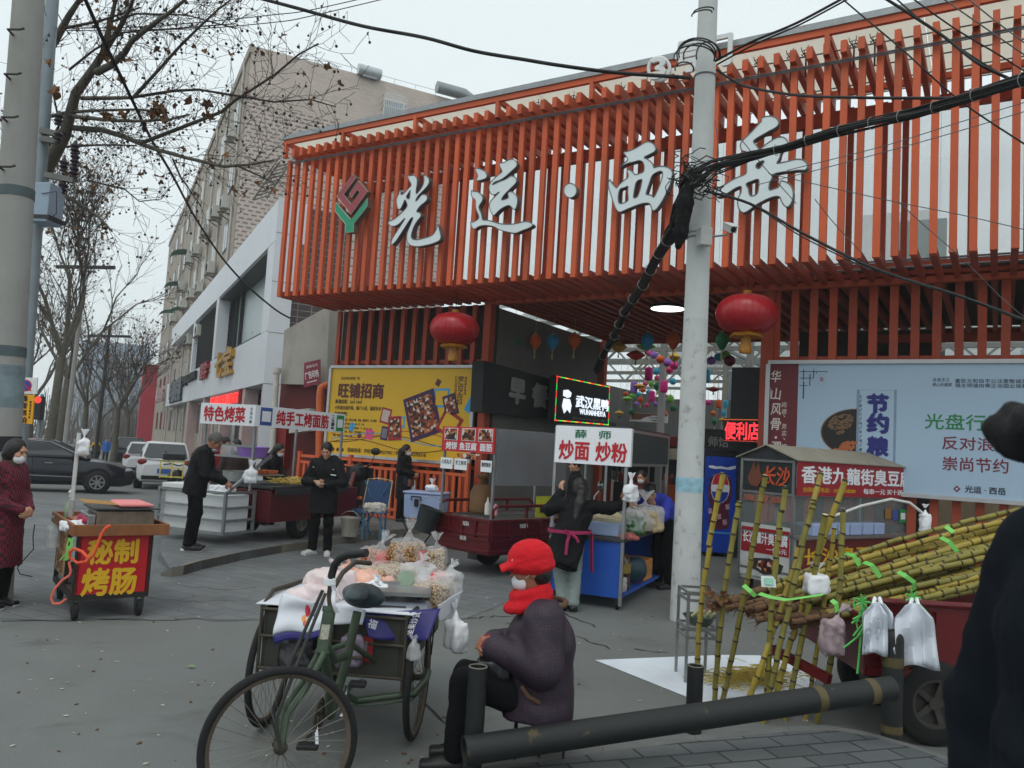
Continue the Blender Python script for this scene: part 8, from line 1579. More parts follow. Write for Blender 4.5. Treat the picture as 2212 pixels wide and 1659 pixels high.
mb=MB(); gp_=[Q(714,1318,3.98),Q(712,1285,4.0),Q(716,1250,4.0),Q(722,1222,3.99),Q(736,1204,3.97),Q(752,1197,3.95)]; mb.tube(gp_,.014,10); mb.tube([gp_[1],gp_[1]+V((.02,.18,.08)),gp_[1]+V((.06,.3,.12)),gp_[1]+V((.12,.42,.1))],.013,10); mb.build('handlebar',RUSTY,tri,smooth=50)
mb=MB(); mb.tube([Q(713,1262,4.0),Q(717,1240,4.0),Q(723,1220,3.985),Q(735,1205,3.97),Q(752,1198,3.95),Q(792,1194,3.9)],[.018,.019,.02,.021,.021,.02],14); mb.build('grip',RUB,tri,smooth=50)
mb=MB();
for k in range(4):p=Q(712,1252+k*3,3.97); mb.torus(p,.024,.006,(0.1,0,1),14,5)
mb.sheet(lambda u,v:Q(714+8*u+10*v*v,1262+62*v,3.94)+V((.006*math.sin(u*9+v*4),.01*math.sin(v*7),0)),4,8); mb.sheet(lambda u,v:Q(716+22*v,1258+40*v-6*u,3.945)+V((0,.01*math.sin(v*6+u),0)),3,8); mb.build('plastic_tie',MILK,tri,thick=.002)
S=SDF(.006,.03); sc_=Q(772,1286,4.42); S.ell(sc_+V((.0,.1,.0)),(.1,.1,.045)).ell(sc_+V((0,-.02,.01)),(.06,.14,.04)).ell(sc_+V((.02,.12,-.03)),(.115,.08,.06)); sdf_obj(S,'saddle',mat('saddle_teal',(50,64,68),.4,var=.15),tri,world=True)
mb=MB(); mb.torus(bb+V((-.06,0,.0)),.085,.006,T_.a,32,5); mb.torus(bb+V((-.06,0,0)),.06,.008,T_.a,24,5)
for k in range(5):a=k*1.257; mb.bar(bb+V((-.06,0,0)),bb+V((-.06,.085*math.cos(a),.085*math.sin(a))),.012,.01)
mb.build('chainring',RUSTY,tri)
pdl=Q(684,1612,4.32); mb=MB(); mb.bar(bb+V((-.08,0,0)),pdl,.016,.022); mb.bar(bb+V((.06,0,0)),bb+V((.07,.04,.15)),.016,.022); mb.build('crank',CHR,tri)
mb=MB(); mb.bar(pdl+V((.01,0,0)),pdl+V((-.1,-.01,0)),.07,.025); mb.bar(bb+V((.08,.04,.16)),bb+V((.17,.04,.16)),.07,.025); mb.build('pedal',RUB,tri,bevel=.006)
mb=MB(); T_.box(mb,-.39,.39,-.27,1.0,.42,.44); T_.box(mb,-.39,.39,-.29,-.271,.42,.74); T_.box(mb,-.41,-.39,-.29,1.0,.42,.76); T_.box(mb,.39,.41,-.29,1.0,.42,.76); T_.box(mb,-.39,.39,1.0,1.02,.42,.76); mb.build('cargo_box',mat('box_dark_green',(44,46,40),.7,var=.3,dirt=.4),tri,bevel=.004)
mb=MB()
for z_ in(.42,.6,.75):mb.tube([T_(-.42,-.3,z_),T_(.42,-.3,z_)],.01,6)
for x_ in(-.42,.0,.42):mb.tube([T_(x_,-.3,.35),T_(x_,-.3,.76)],.01,6)
for x_ in(.42,-.42):mb.tube([T_(x_,-.3,.76),T_(x_*1.12,.0,.8),T_(x_,1.0,.76)],.014,6)
mb.tube([T_(-.2,-.35,.55),T_(.2,-.36,.53)],.009,6); mb.build('box_rail',RUSTY,tri)
pn=Pn(T_(.11,-.305,.64),T_(.24,-.305,.64),T_(.24,-.305,.5),T_(.11,-.305,.5)); o_=pn.slab(.004,mat('card_red',(150,30,40),.5)).build('payment_card',None,tri); mb=MB(); pn.rect(mb,.25,.2,.75,.65,m=mat('card_grey',(150,146,140),.6,var=.3,scale=120)); mb.build('print',None,o_)
WSACK=mat('woven_sack_white',(214,218,226),.6,var=.06,bump=.15,bscale=200); BSACK=mat('woven_sack_blue',(38,34,110),.5,var=.15,bump=.15,bscale=200)
def cloth(fn,nu,nv,nm,m,parent=None,lab=None,cat=None,th=.004):o=MB().sheet(fn,nu,nv).build(nm,m,parent,smooth=True,thick=th); return tag(o,lab,cat)if lab else o
def bil(c,u,v):return(V(c[0])*(1-u)+V(c[1])*u)*(1-v)+(V(c[3])*(1-u)+V(c[2])*u)*v
sk=thing('woven_sack','white woven sack with red and yellow logo hanging off the tricycle load on the left','sack',Q(640,1330,4.62))
c4=[Q(611,1280,4.72),Q(700,1302,4.62),Q(700,1360,4.56),Q(590,1372,4.6)]
wv=lambda u,v:V((0,-.02*math.sin(u*5+v*3)-.014*math.sin(v*9+u*2),.008*math.sin(u*7)))
cloth(lambda u,v:bil(c4,u,v)+wv(u,v),18,14,'sack',WSACK,sk)
c5=[Q(590,1373,4.597),Q(700,1361,4.557),Q(696,1374,4.55),Q(594,1391,4.59)]; cloth(lambda u,v:bil(c5,u,v)+wv(u,1),14,3,'hem',BSACK,sk)
mb=MB()
for(du,dv,ru,rv,m_)in((.62,.34,.06,.2,mat('logo_crimson',(200,40,70),.5)),(.56,.58,.045,.09,mat('logo_amber',(226,150,50),.5)),(.6,.7,.04,.09,mat('logo_rose',(190,90,90),.5)),(.65,.64,.03,.1,mat('logo_amber',(1,1,1)))):
 pts=[bil(c4,du+ru*math.cos(a)*(1-.4*max(0,-math.sin(a))),dv+rv*math.sin(a))+wv(du+ru*math.cos(a),dv+rv*math.sin(a))+V((0,-.006,0))for a in[k*.449 for k in range(14)]]; mb.add(pts,[tuple(range(14))],m_)
p_=bil(c4,.8,.5)+wv(.8,.5)+V((0,-.012,0)); text_into(mb,'XLEI AKang',p_,(bil(c4,.8,.1)-bil(c4,.8,.9)),(bil(c4,.2,.5)-bil(c4,1,.5)),.15,.022,.015,m=mat('print_purple_grey',(80,60,110),.5)); mb.build('logo',None,sk)
sk=thing('woven_sack','dark blue woven sack with white print draped over the front of the tricycle box','sack',Q(870,1350,4.66))
c4=[Q(782,1326,4.68),Q(952,1314,4.74),Q(925,1378,4.68),Q(800,1372,4.66)]
wv2=lambda u,v:V((0,-.025*math.sin(u*6.5+1)*(.3+v)-.02*v,-.02*math.sin(u*3.1)*v))
cloth(lambda u,v:bil(c4,u,v)+wv2(u,v),22,8,'sack',BSACK,sk)
mb=MB(); p_=bil(c4,.68,.45)+wv2(.68,.45)+V((0,-.01,0)); text_into(mb,'坚果炒货',p_,bil(c4,.68,0)-bil(c4,.6,1),bil(c4,.4,.5)-bil(c4,.8,.5),.13,.045,.012,m=WHP); p_=bil(c4,.12,.4)+wv2(.12,.4)+V((0,-.012,0)); text_into(mb,'福',p_,V((1,0,-.3)),V((.3,0,1)),.05,.05,.012,m=WHP); mb.build('print',None,sk)
cloth(lambda u,v:bil([Q(945,1308,4.75),Q(1000,1275,5.15),Q(985,1318,5.1),Q(950,1345,4.78)],u,v)+V((0,-.02*math.sin(u*8),.01*math.sin(v*7))),12,8,'woven_sack',WSACK,None,'white woven sack flap hanging over the right front corner of the load','sack')
cloth(lambda u,v:bil([Q(700,1300,4.66),Q(790,1318,4.6),Q(782,1350,4.6),Q(705,1346,4.6)],u,v)+V((0,-.02*math.sin(u*6),0)),12,6,'woven_sack',WSACK,None,'pale sack edge hanging between the handlebar stem and the saddle','sack')
cloth(lambda u,v:T_(-.46+.92*u,-.3+1.35*v,.775+.01*math.sin(u*9)*math.sin(v*8)),16,18,'sack_lining',WSACK,None,'white sack lining spread flat under the peanut bags on the tricycle','sack')
def nutmat(nm,c1,c2,sc_):
 m=mat(nm,c1,.45,var=0); n,l,b=nodes_of(m); tc=n.new("ShaderNodeTexCoord"); v=n.new("ShaderNodeTexVoronoi"); v.inputs["Scale"].default_value=sc_; l.new(tc.outputs["Object"],v.inputs["Vector"])
 r=n.new("ShaderNodeValToRGB"); r.color_ramp.elements[0].color=(*L(c1),1); r.color_ramp.elements[1].color=(*L(c2),1); r.color_ramp.elements[0].position=.2; r.color_ramp.elements[1].position=.75; l.new(v.outputs["Distance"],r.inputs[0]); l.new(r.outputs[0],b.inputs["Base Color"])
 bp=n.new("ShaderNodeBump"); bp.inputs["Strength"].default_value=1; bp.inputs["Distance"].default_value=.012; bp.invert=True; l.new(v.outputs["Distance"],bp.inputs["Height"]); l.new(bp.outputs[0],b.inputs["Normal"]); return m
NUT1=nutmat('peanut_tan',(206,164,110),(96,58,30),62); NUT2=nutmat('peanut_pale',(226,204,170),(140,104,70),62); NUT3=nutmat('peanut_orange',(206,128,74),(110,50,28),62)
REDLB=mat('red_label',(206,36,28),.35,var=.1)
def nutbag(lab,c,r,nm_,film,tie,seed,label=None):
 t=thing('peanut_bag',lab,'bag of peanuts',c-V((0,0,r[2]))); bag('peanuts','',c,r,nm_,None,seed,parent=t,h=.008,wr=.01)
 f=bag('bag_film','',c+V((0,0,r[2]*.15)),(r[0]*1.05,r[1]*1.05,r[2]*1.08),film,tie,seed+1,parent=t,h=.008,wr=.012)
 if label:
  mb=MB(); a0,a1,z0_,z1_=label; mb.sheet(lambda u,v:c+V((r[0]*1.075*math.cos(a0+(a1-a0)*u)*math.sqrt(max(.05,1-((z0_+(z1_-z0_)*v))**2)),r[1]*1.075*math.sin(a0+(a1-a0)*u)*math.sqrt(max(.05,1-((z0_+(z1_-z0_)*v))**2)),r[2]*(.15+1.09*(z0_+(z1_-z0_)*v)))),8,6); mb.build('label_print',REDLB,t)
 return t
FILM=plastic('clear_film',(240,242,244),.2,.12)
nutbag('tall clear bag of tan peanuts with red label, the topmost on the tricycle',Q(880,1205,5.75),(.12,.1,.12),NUT1,FILM,(.01,0,.13),41,(-1.1,-.1,-.5,.35))
nutbag('clear bag of orange peanuts with red label left of the tall bag',Q(815,1212,5.75),(.115,.1,.085),NUT3,FILM,(.06,.05,.09),43,(-1.5,-.3,-.2,.6))
nutbag('low wide bag of pale peanuts in the middle of the tricycle load',Q(835,1246,5.5),(.2,.18,.075),NUT2,FILM,None,45)
nutbag('flat clear bag of pale peanuts at the right front beside the scale',Q(932,1282,5.2),(.16,.13,.075),NUT2,FILM,(.13,.0,.05),47)
nutbag('small clear bag of pale peanuts tied high on the right of the tall bag',Q(940,1212,5.9),(.07,.07,.1),NUT2,FILM,(.0,0,.08),49)
bag('plastic_bag','white and pink plastic bag of goods behind the handlebar',Q(714,1264,5.05),(.14,.12,.1),mat('pinkish_bag',(224,206,206),.5,var=.12,scale=14),(.02,.0,.05),51,wr=.016)
bag('plastic_bag','long orange and white packet lying before the pale peanuts',Q(782,1258,5.25),(.17,.12,.07),mat('orange_white_bag',(226,176,156),.45,var=.25,scale=5),(-.12,.0,.03),53,wr=.014)
bag('plastic_bag','crumpled clear bag on the right middle of the tricycle load',Q(905,1243,5.45),(.14,.12,.08),CLEAR,(.03,.0,.06),55,wr=.018)
bag('plastic_bag','flat white packet lying between the saddle and the scale',Q(800,1282,5.05),(.13,.1,.06),MILK,(.05,0,.03),91,wr=.016)
bag('plastic_bag','puffy clear bag at the far right end of the tricycle load',Q(968,1262,5.25),(.08,.08,.09),CLEAR,(.04,0,.06),93,wr=.016)
bag('plastic_bag','pale bag of nuts at the left rim of the tricycle load',Q(690,1288,4.95),(.12,.1,.08),mat('pinkish_bag',(1,1,1)),None,95,wr=.016)
bag('red_packet','crumpled red packet at the right of the tricycle load',Q(949,1250,5.4),(.07,.06,.045),REDLB,None,57,'packet',wr=.014)
bag('plastic_bag','white bag hanging low beside the right rear wheel',Q(984,1372,5.0),(.045,.09,.12),MILK,(-.03,0,.09),59)
tag(MB().tube([T_(.44,.0,.8),T_(.5,-.02,.7),T_(.5,-.02,.42)],.005,5).tube([T_(.44,.06,.8),T_(.53,.04,.7),T_(.52,.04,.48)],.005,5).build('black_cord',WIRE,None),'two black cords hanging over the right end of the tricycle box','cord')
bag('plastic_bag','grey lilac plastic bags stuffed under the saddle',Q(768,1400,4.72),(.11,.06,.12),mat('lilac_bag',(132,118,134),.4,var=.2),None,61,wr=.018)
bag('plastic_bag','clear bag tied to the right end of the tricycle box',Q(893,1408,4.66),(.035,.03,.05),CLEAR,(0,0,.04),63)
bag('dark_bag','black bag stuffed behind the front wheel on the tricycle',Q(655,1405,4.75),(.1,.12,.13),mat('black_bag',(26,26,30),.35,var=.3),None,65,'bag',wr=.016)
sc_t=thing('weighing_scale','grey electronic weighing scale with shiny tray on the tricycle front','scale',Q(860,1318,4.85)); so_=Fr(Q(860,1312,4.85),(.98,.06)); SCG=mat('scale_grey',(150,156,168),.4,var=.05)
mb=MB(); mb.box(so_(0,.1,.0),(.4,.32,.07),so_.az,taper=.82); mb.build('body',SCG,sc_t,bevel=.012); mb=MB(); so_.box(mb,-.19,.19,-.055,.25,-.05,-.035); mb.build('base',mat('scale_navy',(36,40,66),.5),sc_t,bevel=.006)
mb=MB(); pn=Pn(so_(-.15,-.055,.02),so_(.05,-.055,.02),so_(.05,-.064,-.025),so_(-.15,-.064,-.025)); pn.rect(mb,0,0,1,1,.004,mat('display_dark',(40,44,52),.2)); mb.build('display',None,sc_t)
mb=MB()
for x_ in(-.12,.12):mb.cyl(so_(x_,.1,.03),so_(x_,.1,.075),.02,10)
mb.build('tray_support',BLACKM,sc_t); mb=MB(); so_.box(mb,-.17,.17,-.06,.28,.075,.085,STL);
for a_,b__ in(((-.18,-.07),(.18,-.07)),((.18,-.07),(.18,.29)),((.18,.29),(-.18,.29)),((-.18,.29),(-.18,-.07))):mb.bar(so_(*a_,.09),so_(*b__,.09),.014,.02,m=STL)
mb.build('tray',STL,sc_t)
mb=MB(); c=Q(877,1250,5.15); mb.lathe([(.05,0),(.055,.004),(.05,.008)],20,c,Matrix.Rotation(1.2,3,'X')); tag(mb.build('round_mirror',mat('pale_green_disc',(130,150,130),.2),None),'round pale green disc among the peanut bags','disc')
# sugarcane trike, canes, sheet
CANY=mat('cane_yellow',(160,140,52),.45,var=.28,scale=9,dirt=.25); CYG=mat('cane_olive',(132,124,52),.5,var=.28,scale=9,dirt=.3); CNODE=mat('cane_node',(70,62,46),.8,var=.2); CROOT=mat('cane_root',(112,82,58),.9,var=.35,scale=14,bump=.4); CEND=mat('cane_cut',(206,196,160),.7)
def cane(lab,p0,p1,r,seed,root=False,grp='sugarcanes'):
 q=random.Random(seed); p0,p1=V(p0),V(p1); v=p1-p0; L_=v.length; x,y,z=frame(v); mb=MB(); u=0; k=0; bx_,by_=q.gauss(0,.032),q.gauss(0,.032)
 P=lambda u:p0+v*(u/L_)+(x*bx_+y*by_)*math.sin(math.pi*u/L_)
 base=CANY if q.random()<.6 else CYG; j=0
 while u<L_-.02:
  ln=min(q.uniform(.075,.17),L_-u); rr=r*q.uniform(.94,1.04); m_=CROOT if root and u<.28 else base; jx=(x*q.gauss(0,.003)+y*q.gauss(0,.003))
  mb.tube([P(u)+jx,P(u+.012)+jx,P(u+ln*.5)+jx,P(u+ln-.01)+jx],[rr*1.05,rr*.97,rr*.94,rr*1.03],10,m_,cap=False); mb.tube([P(u+ln-.01)+jx,P(u+ln-.004),P(u+ln)],[rr*1.03,rr*1.1,rr*1.05],10,CNODE,cap=False); u+=ln
 mb.tube([P(L_-.001),P(L_)],r*.95,10,CEND); mb.tube([P(0),P(.001)],r*.95,10,CROOT if root else CEND)
 if root:
  for k in range(10):a=q.random()*6.28; s_=P(q.uniform(0,.2))+(x*math.cos(a)+y*math.sin(a))*r; mb.tube([s_,s_+V((q.gauss(-.02,.03),q.gauss(0,.03),q.uniform(-.05,.01)))],.003,3,CROOT)
 o=mb.build('sugarcane',base,None,smooth=50); c=(p0+p1)/2; o.location=c; o.data.transform(Matrix.Translation(-c)); return tag(o,lab,'sugarcane',grp)
ct=thing('cargo_trike','red cargo trike bed loaded with sugarcane behind the dark coat at the right','cargo trike',V((2.35,5.3,0))); RT=mat('trike_red',(98,14,20),.35,var=.1,dirt=.15)
x0,z1,z0,y0=D(1876,1287,5.35).x,.90,.42,5.35
def rb(nm,a0,a1,b0_,b1_,c0,c1_):mb=MB(); mb.box(((a0+a1)/2,(b0_+b1_)/2,(c0+c1_)/2),(a1-a0,b1_-b0_,c1_-c0)); return mb.build(nm,RT,ct,bevel=.006)
rb('side_panel',x0,x0+1.9,y0,y0+.03,z0,z1); rb('side_panel',x0,x0+1.9,y0+1.0,y0+1.03,z0,z1); rb('tailgate',x0-.02,x0,y0,y0+1.03,z0,z1-.1); rb('bed_floor',x0,x0+1.9,y0+.031,y0+.999,z0,z0+.04)
mb=MB(); mb.tube([V((x0,y0-.01,z1)),V((x0+1.9,y0-.01,z1))],.022,8)
for k in range(6):mb.bar(V((x0+.1+k*.34,y0-.012,z0+.05)),V((x0+.1+k*.34,y0-.012,z1-.05)),.04,.02,(1,0,0))
mb.bar(V((x0-.0,y0-.01,z0+.03)),V((x0+1.9,y0-.01,z0+.03)),.03,.05); mb.build('rail',RT,ct)
mb=MB(); mb.bar(D(1668,1402,5.9),D(1792,1468,5.5),.05,.06); mb.bar(D(1668,1402,6.3),D(1792,1468,6.3),.05,.06); mb.build('drop_frame',RT,ct)
wheel(ct,(2.85,5.38,.27),.27,.13,(0,-1,0),5,mat('wheel_dirty',(58,57,54),.7,.2,var=.3,dirt=.4),.58); wheel(ct,(2.85,6.2,.27),.27,.13,(0,1,0),5,mat('wheel_grey',(1,1,1)),.58)
mb=MB(); mb.bar(V((x0+.2,5.8,.36)),V((x0+1.9,5.8,.36)),.2,.12); mb.bar(V((2.85,5.4,.27)),V((2.85,6.2,.27)),.06,.06); mb.build('chassis',UNDER,ct)
q=random.Random(17); NP=30
for i in range(NP):
 tt=i/(NP-1); ly=i%3
 r0=D(1545+165*tt+q.uniform(-22,22),1296+52*tt+q.uniform(-6,8)+ly*3,6.15-.62*tt+ly*.07); r1=D(2235+q.uniform(-20,40),1090+142*tt+q.uniform(-5,5)+ly*5,6.35-.7*tt+ly*.07)
 where=('along the upper far edge of the' if tt<.3 else 'in the middle of the' if tt<.7 else 'along the lower near edge of the')
 cane('yellow sugarcane with brown root end %s cane pile'%where,r0,r1,q.uniform(.019,.0235),i,True,'sugarcanes piled on the red trike')
LEAN=[((1562,1021),(1503,1512),5.95,5.85),((1597,1083),(1543,1516),5.9,5.85),((1653,1026),(1560,1515),5.85,5.9),((1695,1049),(1654,1556),5.6,5.45),((1774,1021),(1603,1556),5.75,5.5),((1757,1087),(1648,1562),5.6,5.42),((1827,1034),(1662,1554),5.7,5.5),((1783,1111),(1697,1556),5.5,5.42),((1820,1097),(1764,1562),5.5,5.38),((1802,1140),(1738,1556),5.62,5.46)]
lb=['tallest upright sugarcane, outermost toward the concrete pole','shorter leaning sugarcane just right of the outermost one','leaning sugarcane crossing before the small red tofu sign','nearly upright thick sugarcane before the word side of the tofu cart','steeply slanting long sugarcane reaching to the red tofu banner','straight sugarcane crossing the steep slanting ones','most slanted sugarcane with its top before the tofu banner','slim upright sugarcane in the middle of the leaning group','upright sugarcane, innermost toward the white carrier bags','slim sugarcane half hidden behind the innermost upright one']
for i,(a,b_,Ya,Yb)in enumerate(LEAN):
 f=D(*b_,Yb); f=G(*b_)if abs(f.z)<.2 else f; cane(lb[i],f,D(*a,Ya),.0205 if i!=9 else .016,60+i,False,'sugarcanes leaning on the trike')
TIE=mat('green_tape',(118,206,96),.45,var=.1)
def strap(lab,pts,w_=.018):P_=[D(*a)for a in pts]; mb=MB(); mb.sheet(lambda u,v:(P_[min(int(u*(len(P_)-1)),len(P_)-2)].lerp(P_[min(int(u*(len(P_)-1)),len(P_)-2)+1],u*(len(P_)-1)-min(int(u*(len(P_)-1)),len(P_)-2)))+V((w_*(v-.5)*1.4,0,w_*(v-.5))),12,2); tag(mb.build('green_tape',TIE,None,thick=.002),lab,'tape','green tapes tying the sugarcanes')
for i,pts in enumerate([[(1826,1195,5.55),(1844,1200,5.5),(1857,1222,5.5)],[(1866,1214,5.5),(1884,1221,5.42),(1902,1247,5.42)],[(1940,1235,5.4),(1957,1245,5.32),(1975,1258,5.32),(1974,1275,5.35)],[(2032,1161,5.55),(2050,1170,5.45),(2068,1192,5.45)],[(2043,1137,5.6),(2060,1150,5.55)],[(1606,1264,5.75),(1622,1278,5.7),(1632,1288,5.7)],[(1640,1282,5.6),(1665,1290,5.55),(1700,1296,5.5),(1780,1284,5.4)],[(1796,1296,5.32),(1806,1304,5.3),(1808,1322,5.3)]]):strap(['green tape round the upper middle canes','green tape in the very middle of the cane pile','green tape on the lower canes above the red trike corner','green tape near the dark coat on the upper canes','small green tape highest on the pile','green tape nearest the brown root ends','long green tape running between the leaning canes','green tape end below the pile by the innermost upright cane'][i],pts)
bow=thing('green_string','bunch of green plastic string hanging at the corner of the red trike','string',D(1865,1340,5.28)); mb=MB(); q=random.Random(5)
for k in range(16):
 p=D(1868+q.gauss(0,6),1296+q.uniform(0,60),5.27); mb.tube([p,p+V((q.gauss(0,.04),-.01,q.uniform(-.05,.03))),p+V((q.gauss(-.02,.06),-.02,-q.uniform(.05,.18)))],.006,4)
for(x,y)in((1970,1290),(1862,1300)):
 for k in range(7):p=D(x,y,5.25); a=k*.9; mb.tube([p,p+V((.05*math.cos(a),-.01,.05*math.sin(a)))],.007,4)
mb.tube([D(1974,1292,5.25),D(2008,1330,5.24)],.008,5); mb.tube([D(1860,1370,5.27),D(1852,1455,5.27)],.008,5); mb.build('strands',mat('green_string2',(84,186,92),.45,var=.2),bow)
for lab,cx,y0_,y1_,w_,sd in(('white carrier bags hung on the trike corner, the bundle nearer the tall bollard top',1895,1300,1412,70,71),('larger flared bundle of white carrier bags hung on the red trike rail',1975,1302,1440,92,73)):
 t=thing('carrier_bags',lab,'carrier bags',D(cx,y0_,5.22)); q=random.Random(sd)
 for k in range(4):
  Y=5.24-k*.022; d0=q.uniform(-8,8); wq=w_*q.uniform(.75,1.0); mb=MB()
  ks=.9+.04*k; ph=q.random()*2; nf=q.choice((4,5,6)); fold=lambda u:abs((u*nf+ph)%2-1); ln=q.uniform(-12,12)
  wv_=lambda v:wq*(.3+.62*min(1,v/.22)+.08*v)
  mb.sheet(lambda u,v:D(cx+d0+(u-.5)*wv_(v)+ln*v*v,y0_+(y1_-y0_)*(v*ks+.05*v*math.sin(u*5+k))+10*(1-v)*abs(u-.5),Y-.05*fold(u)*(.35+.65*v)-.02*math.sin(v*9+u*4+k)),26,10)
  mb.build('bag',mat('carrier_white',(204,210,220),.35,var=.05),t,smooth=25,thick=.002)
 for dx in(-9,9):MB().tube([D(cx+dx,y0_+6,5.2),D(cx+dx*.6,y0_-8,5.24),D(cx+dx*.2,y0_-2,5.27)],.012,6).build('handle',MILK,t)
bag('plastic_bag','dirty clear and pink plastic bag hanging below the canes',D(1800,1375,5.45),(.09,.06,.15),mat('pink_grey_bag',(170,150,156),.4,var=.3,scale=8),(.09,0,.05),81,wr=.016)
bag('plastic_bag','white knotted plastic bag sitting among the sugarcanes',D(1763,1262,5.62),(.085,.07,.075),MILK,(0,0,.07),83,wr=.012)
mb=MB(); c=D(1660,1257,5.6); mb.box(c,(.1,.012,.075),0,Matrix.Rotation(-.3,3,'X')); t=tag(mb.build('payment_card',mat('card_pale',(216,226,222),.4),None,bevel=.003),'pale green payment card lying on the root end of the canes','card')
mb=MB(); mb.box(c+V((0,-.012,.005)),(.06,.006,.045),0,Matrix.Rotation(-.3,3,'X')); mb.build('print',mat('card_mint',(150,206,184),.5),t)
sheet=[G(*a,.006)for a in((1286,1426),(1560,1415),(1640,1416),(1765,1447),(1752,1525),(1512,1519),(1478,1503))]
mb=MB(); mb.add(sheet,[tuple(x)for x in tessellate_polygon([sheet])]); tag(mb.build('ground_sheet',mat('ground_sheet_white',(214,222,230),.7,var=.08,scale=2,dirt=.15,bump=.3,bscale=6),None,thick=.004),'white plastic sheet spread on the road under the sugarcane peelings','sheet')
mb=MB(); q=random.Random(23); SHV=mat('cane_peel',(186,166,84),.7,var=.3,scale=20)
for k in range(420):
 px,py=q.gauss(1620,46),q.gauss(1462,11); p=G(px,py,.012+q.uniform(0,.03)); a=q.gauss(.1,.5); d=V((math.cos(a),math.sin(a),0))*q.uniform(.03,.1); mb.tube([p-d,p+V((0,0,.012)),p+d],q.uniform(.0025,.005),3)
tag(mb.build('cane_peelings',SHV,None),'heap of straw-coloured sugarcane peelings on the white sheet','peelings',kind='stuff')
sb_=G(1480,1476); sf=Fr(sb_,(1,.04)); sd_=thing('steel_stand','steel stand with shelf and green basin beside the foot of the concrete pole','stand',sb_); hs_=zat(sb_,1280)
mb=MB()
for x_,y_ in((0,0),(.24,0),(0,.3),(.24,.3)):mb.bar(sf(x_,y_,0),sf(x_,y_,hs_),.022,.022,(1,0,0))
for z_ in(hs_,hs_-.06,hs_-.28,.35):
 for a_,b__ in(((0,0),(.24,0)),((0,.3),(.24,.3)),((0,0),(0,.3)),((.24,0),(.24,.3))):mb.bar(sf(*a_,z_),sf(*b__,z_),.018,.02)
mb.build('frame',STL,sd_)
MB().lathe([(.08,0),(.13,.07),(.14,.075),(.125,.07),(.075,.01)],22,sf(.13,.12,hs_-.27)).build('basin',mat('basin_green',(34,62,44),.4),sd_,smooth=40)
mb=MB()
for k in range(4):a=sf(.06+.05*k,.1,hs_-.2); mb.tube([a,a+V((.05,-.02,.05))],.014,8)
tag(mb.build('peeled_cane',mat('peeled_cane',(214,206,160),.5),None),'short peeled cane pieces lying in the green basin','cane pieces')
mb=MB(); q=random.Random(4)
for k in range(14):leafq(mb,D(1545+q.gauss(0,14),1300+q.gauss(0,12),5.9),.06,q)
tag(mb.build('dry_cane_leaves',LEAFD,None),'tuft of brown dry cane leaves at the root ends of the pile','leaves')
# people
BLKJ=mat('jacket_black',(17,18,21),.75,spec=.25,var=.15,scale=8,bump=.2); BLKT=mat('trousers_black',(11,11,13),.9,spec=.2,var=.1)
STR=mat('coat_maroon_stripes',(110,28,48),.85,var=0,bump=.1); n,l,b=nodes_of(STR)
tcx=n.new("ShaderNodeTexCoord"); ck=n.new("ShaderNodeTexChecker"); ck.inputs["Scale"].default_value=62; ck.inputs[1].default_value=(*L((118,28,52)),1); ck.inputs[2].default_value=(*L((44,16,26)),1); mp=n.new("ShaderNodeMapping"); mp.inputs["Scale"].default_value=(1,1,.4); l.new(tcx.outputs["Object"],mp.inputs[0]); l.new(mp.outputs[0],ck.inputs["Vector"]); l.new(ck.outputs[0],b.inputs["Base Color"])
DOT=mat('padded_purple',(66,46,66),.6,var=0,bump=.15,bscale=16); n,l,b=nodes_of(DOT)
tcx=n.new("ShaderNodeTexCoord"); v=n.new("ShaderNodeTexVoronoi"); v.inputs["Scale"].default_value=58; v.inputs["Randomness"].default_value=.35; l.new(tcx.outputs["Object"],v.inputs["Vector"]); r=n.new("ShaderNodeValToRGB"); r.color_ramp.elements[0].color=(*L((78,42,58)),1); r.color_ramp.elements[0].position=.22; r.color_ramp.elements[1].position=.3; r.color_ramp.elements[1].color=(*L((42,29,45)),1); l.new(v.outputs["Distance"],r.inputs[0]); l.new(r.outputs[0],b.inputs["Base Color"])
RW=mat('red_wool',(206,14,30),.95,var=.12,scale=60,bump=.6,bscale=160); CUFF=mat('cuff_maroon',(130,36,58),.95,var=.2,scale=70,bump=.5)
PI=math.pi
p,j,H,R=person('woman in long maroon striped coat and white mask at the left edge',G(-14,1312),1.45,dict(neck=(0,-.02,1.42),head=(0,-.07,1.555),ell=(.25,-.02,1.08),elr=(-.25,-.02,1.08),wrl=(.05,-.24,.98),wrr=(-.05,-.24,.98)),STR,BLKT,hair_style='bob',mask=True,look=(.0,.2,0),sc=.93,coat=.42,fat=1.12,h=.008,sole=SOLE,handdir=dict(l=((-.8,-.3,-.3),(-.3,.8,0)),r=((.8,-.3,-.3),(.3,.8,0))),skin=SKIN)
S=SDF(.008,.02); S.cap(j['neck']-V((.0,0,.02)),j['neck']+V((0,0,.04)),.088,.08); sdf_obj(S,'scarf',mat('scarf_olive',(66,58,44),.9,var=.2),p,.006,60)
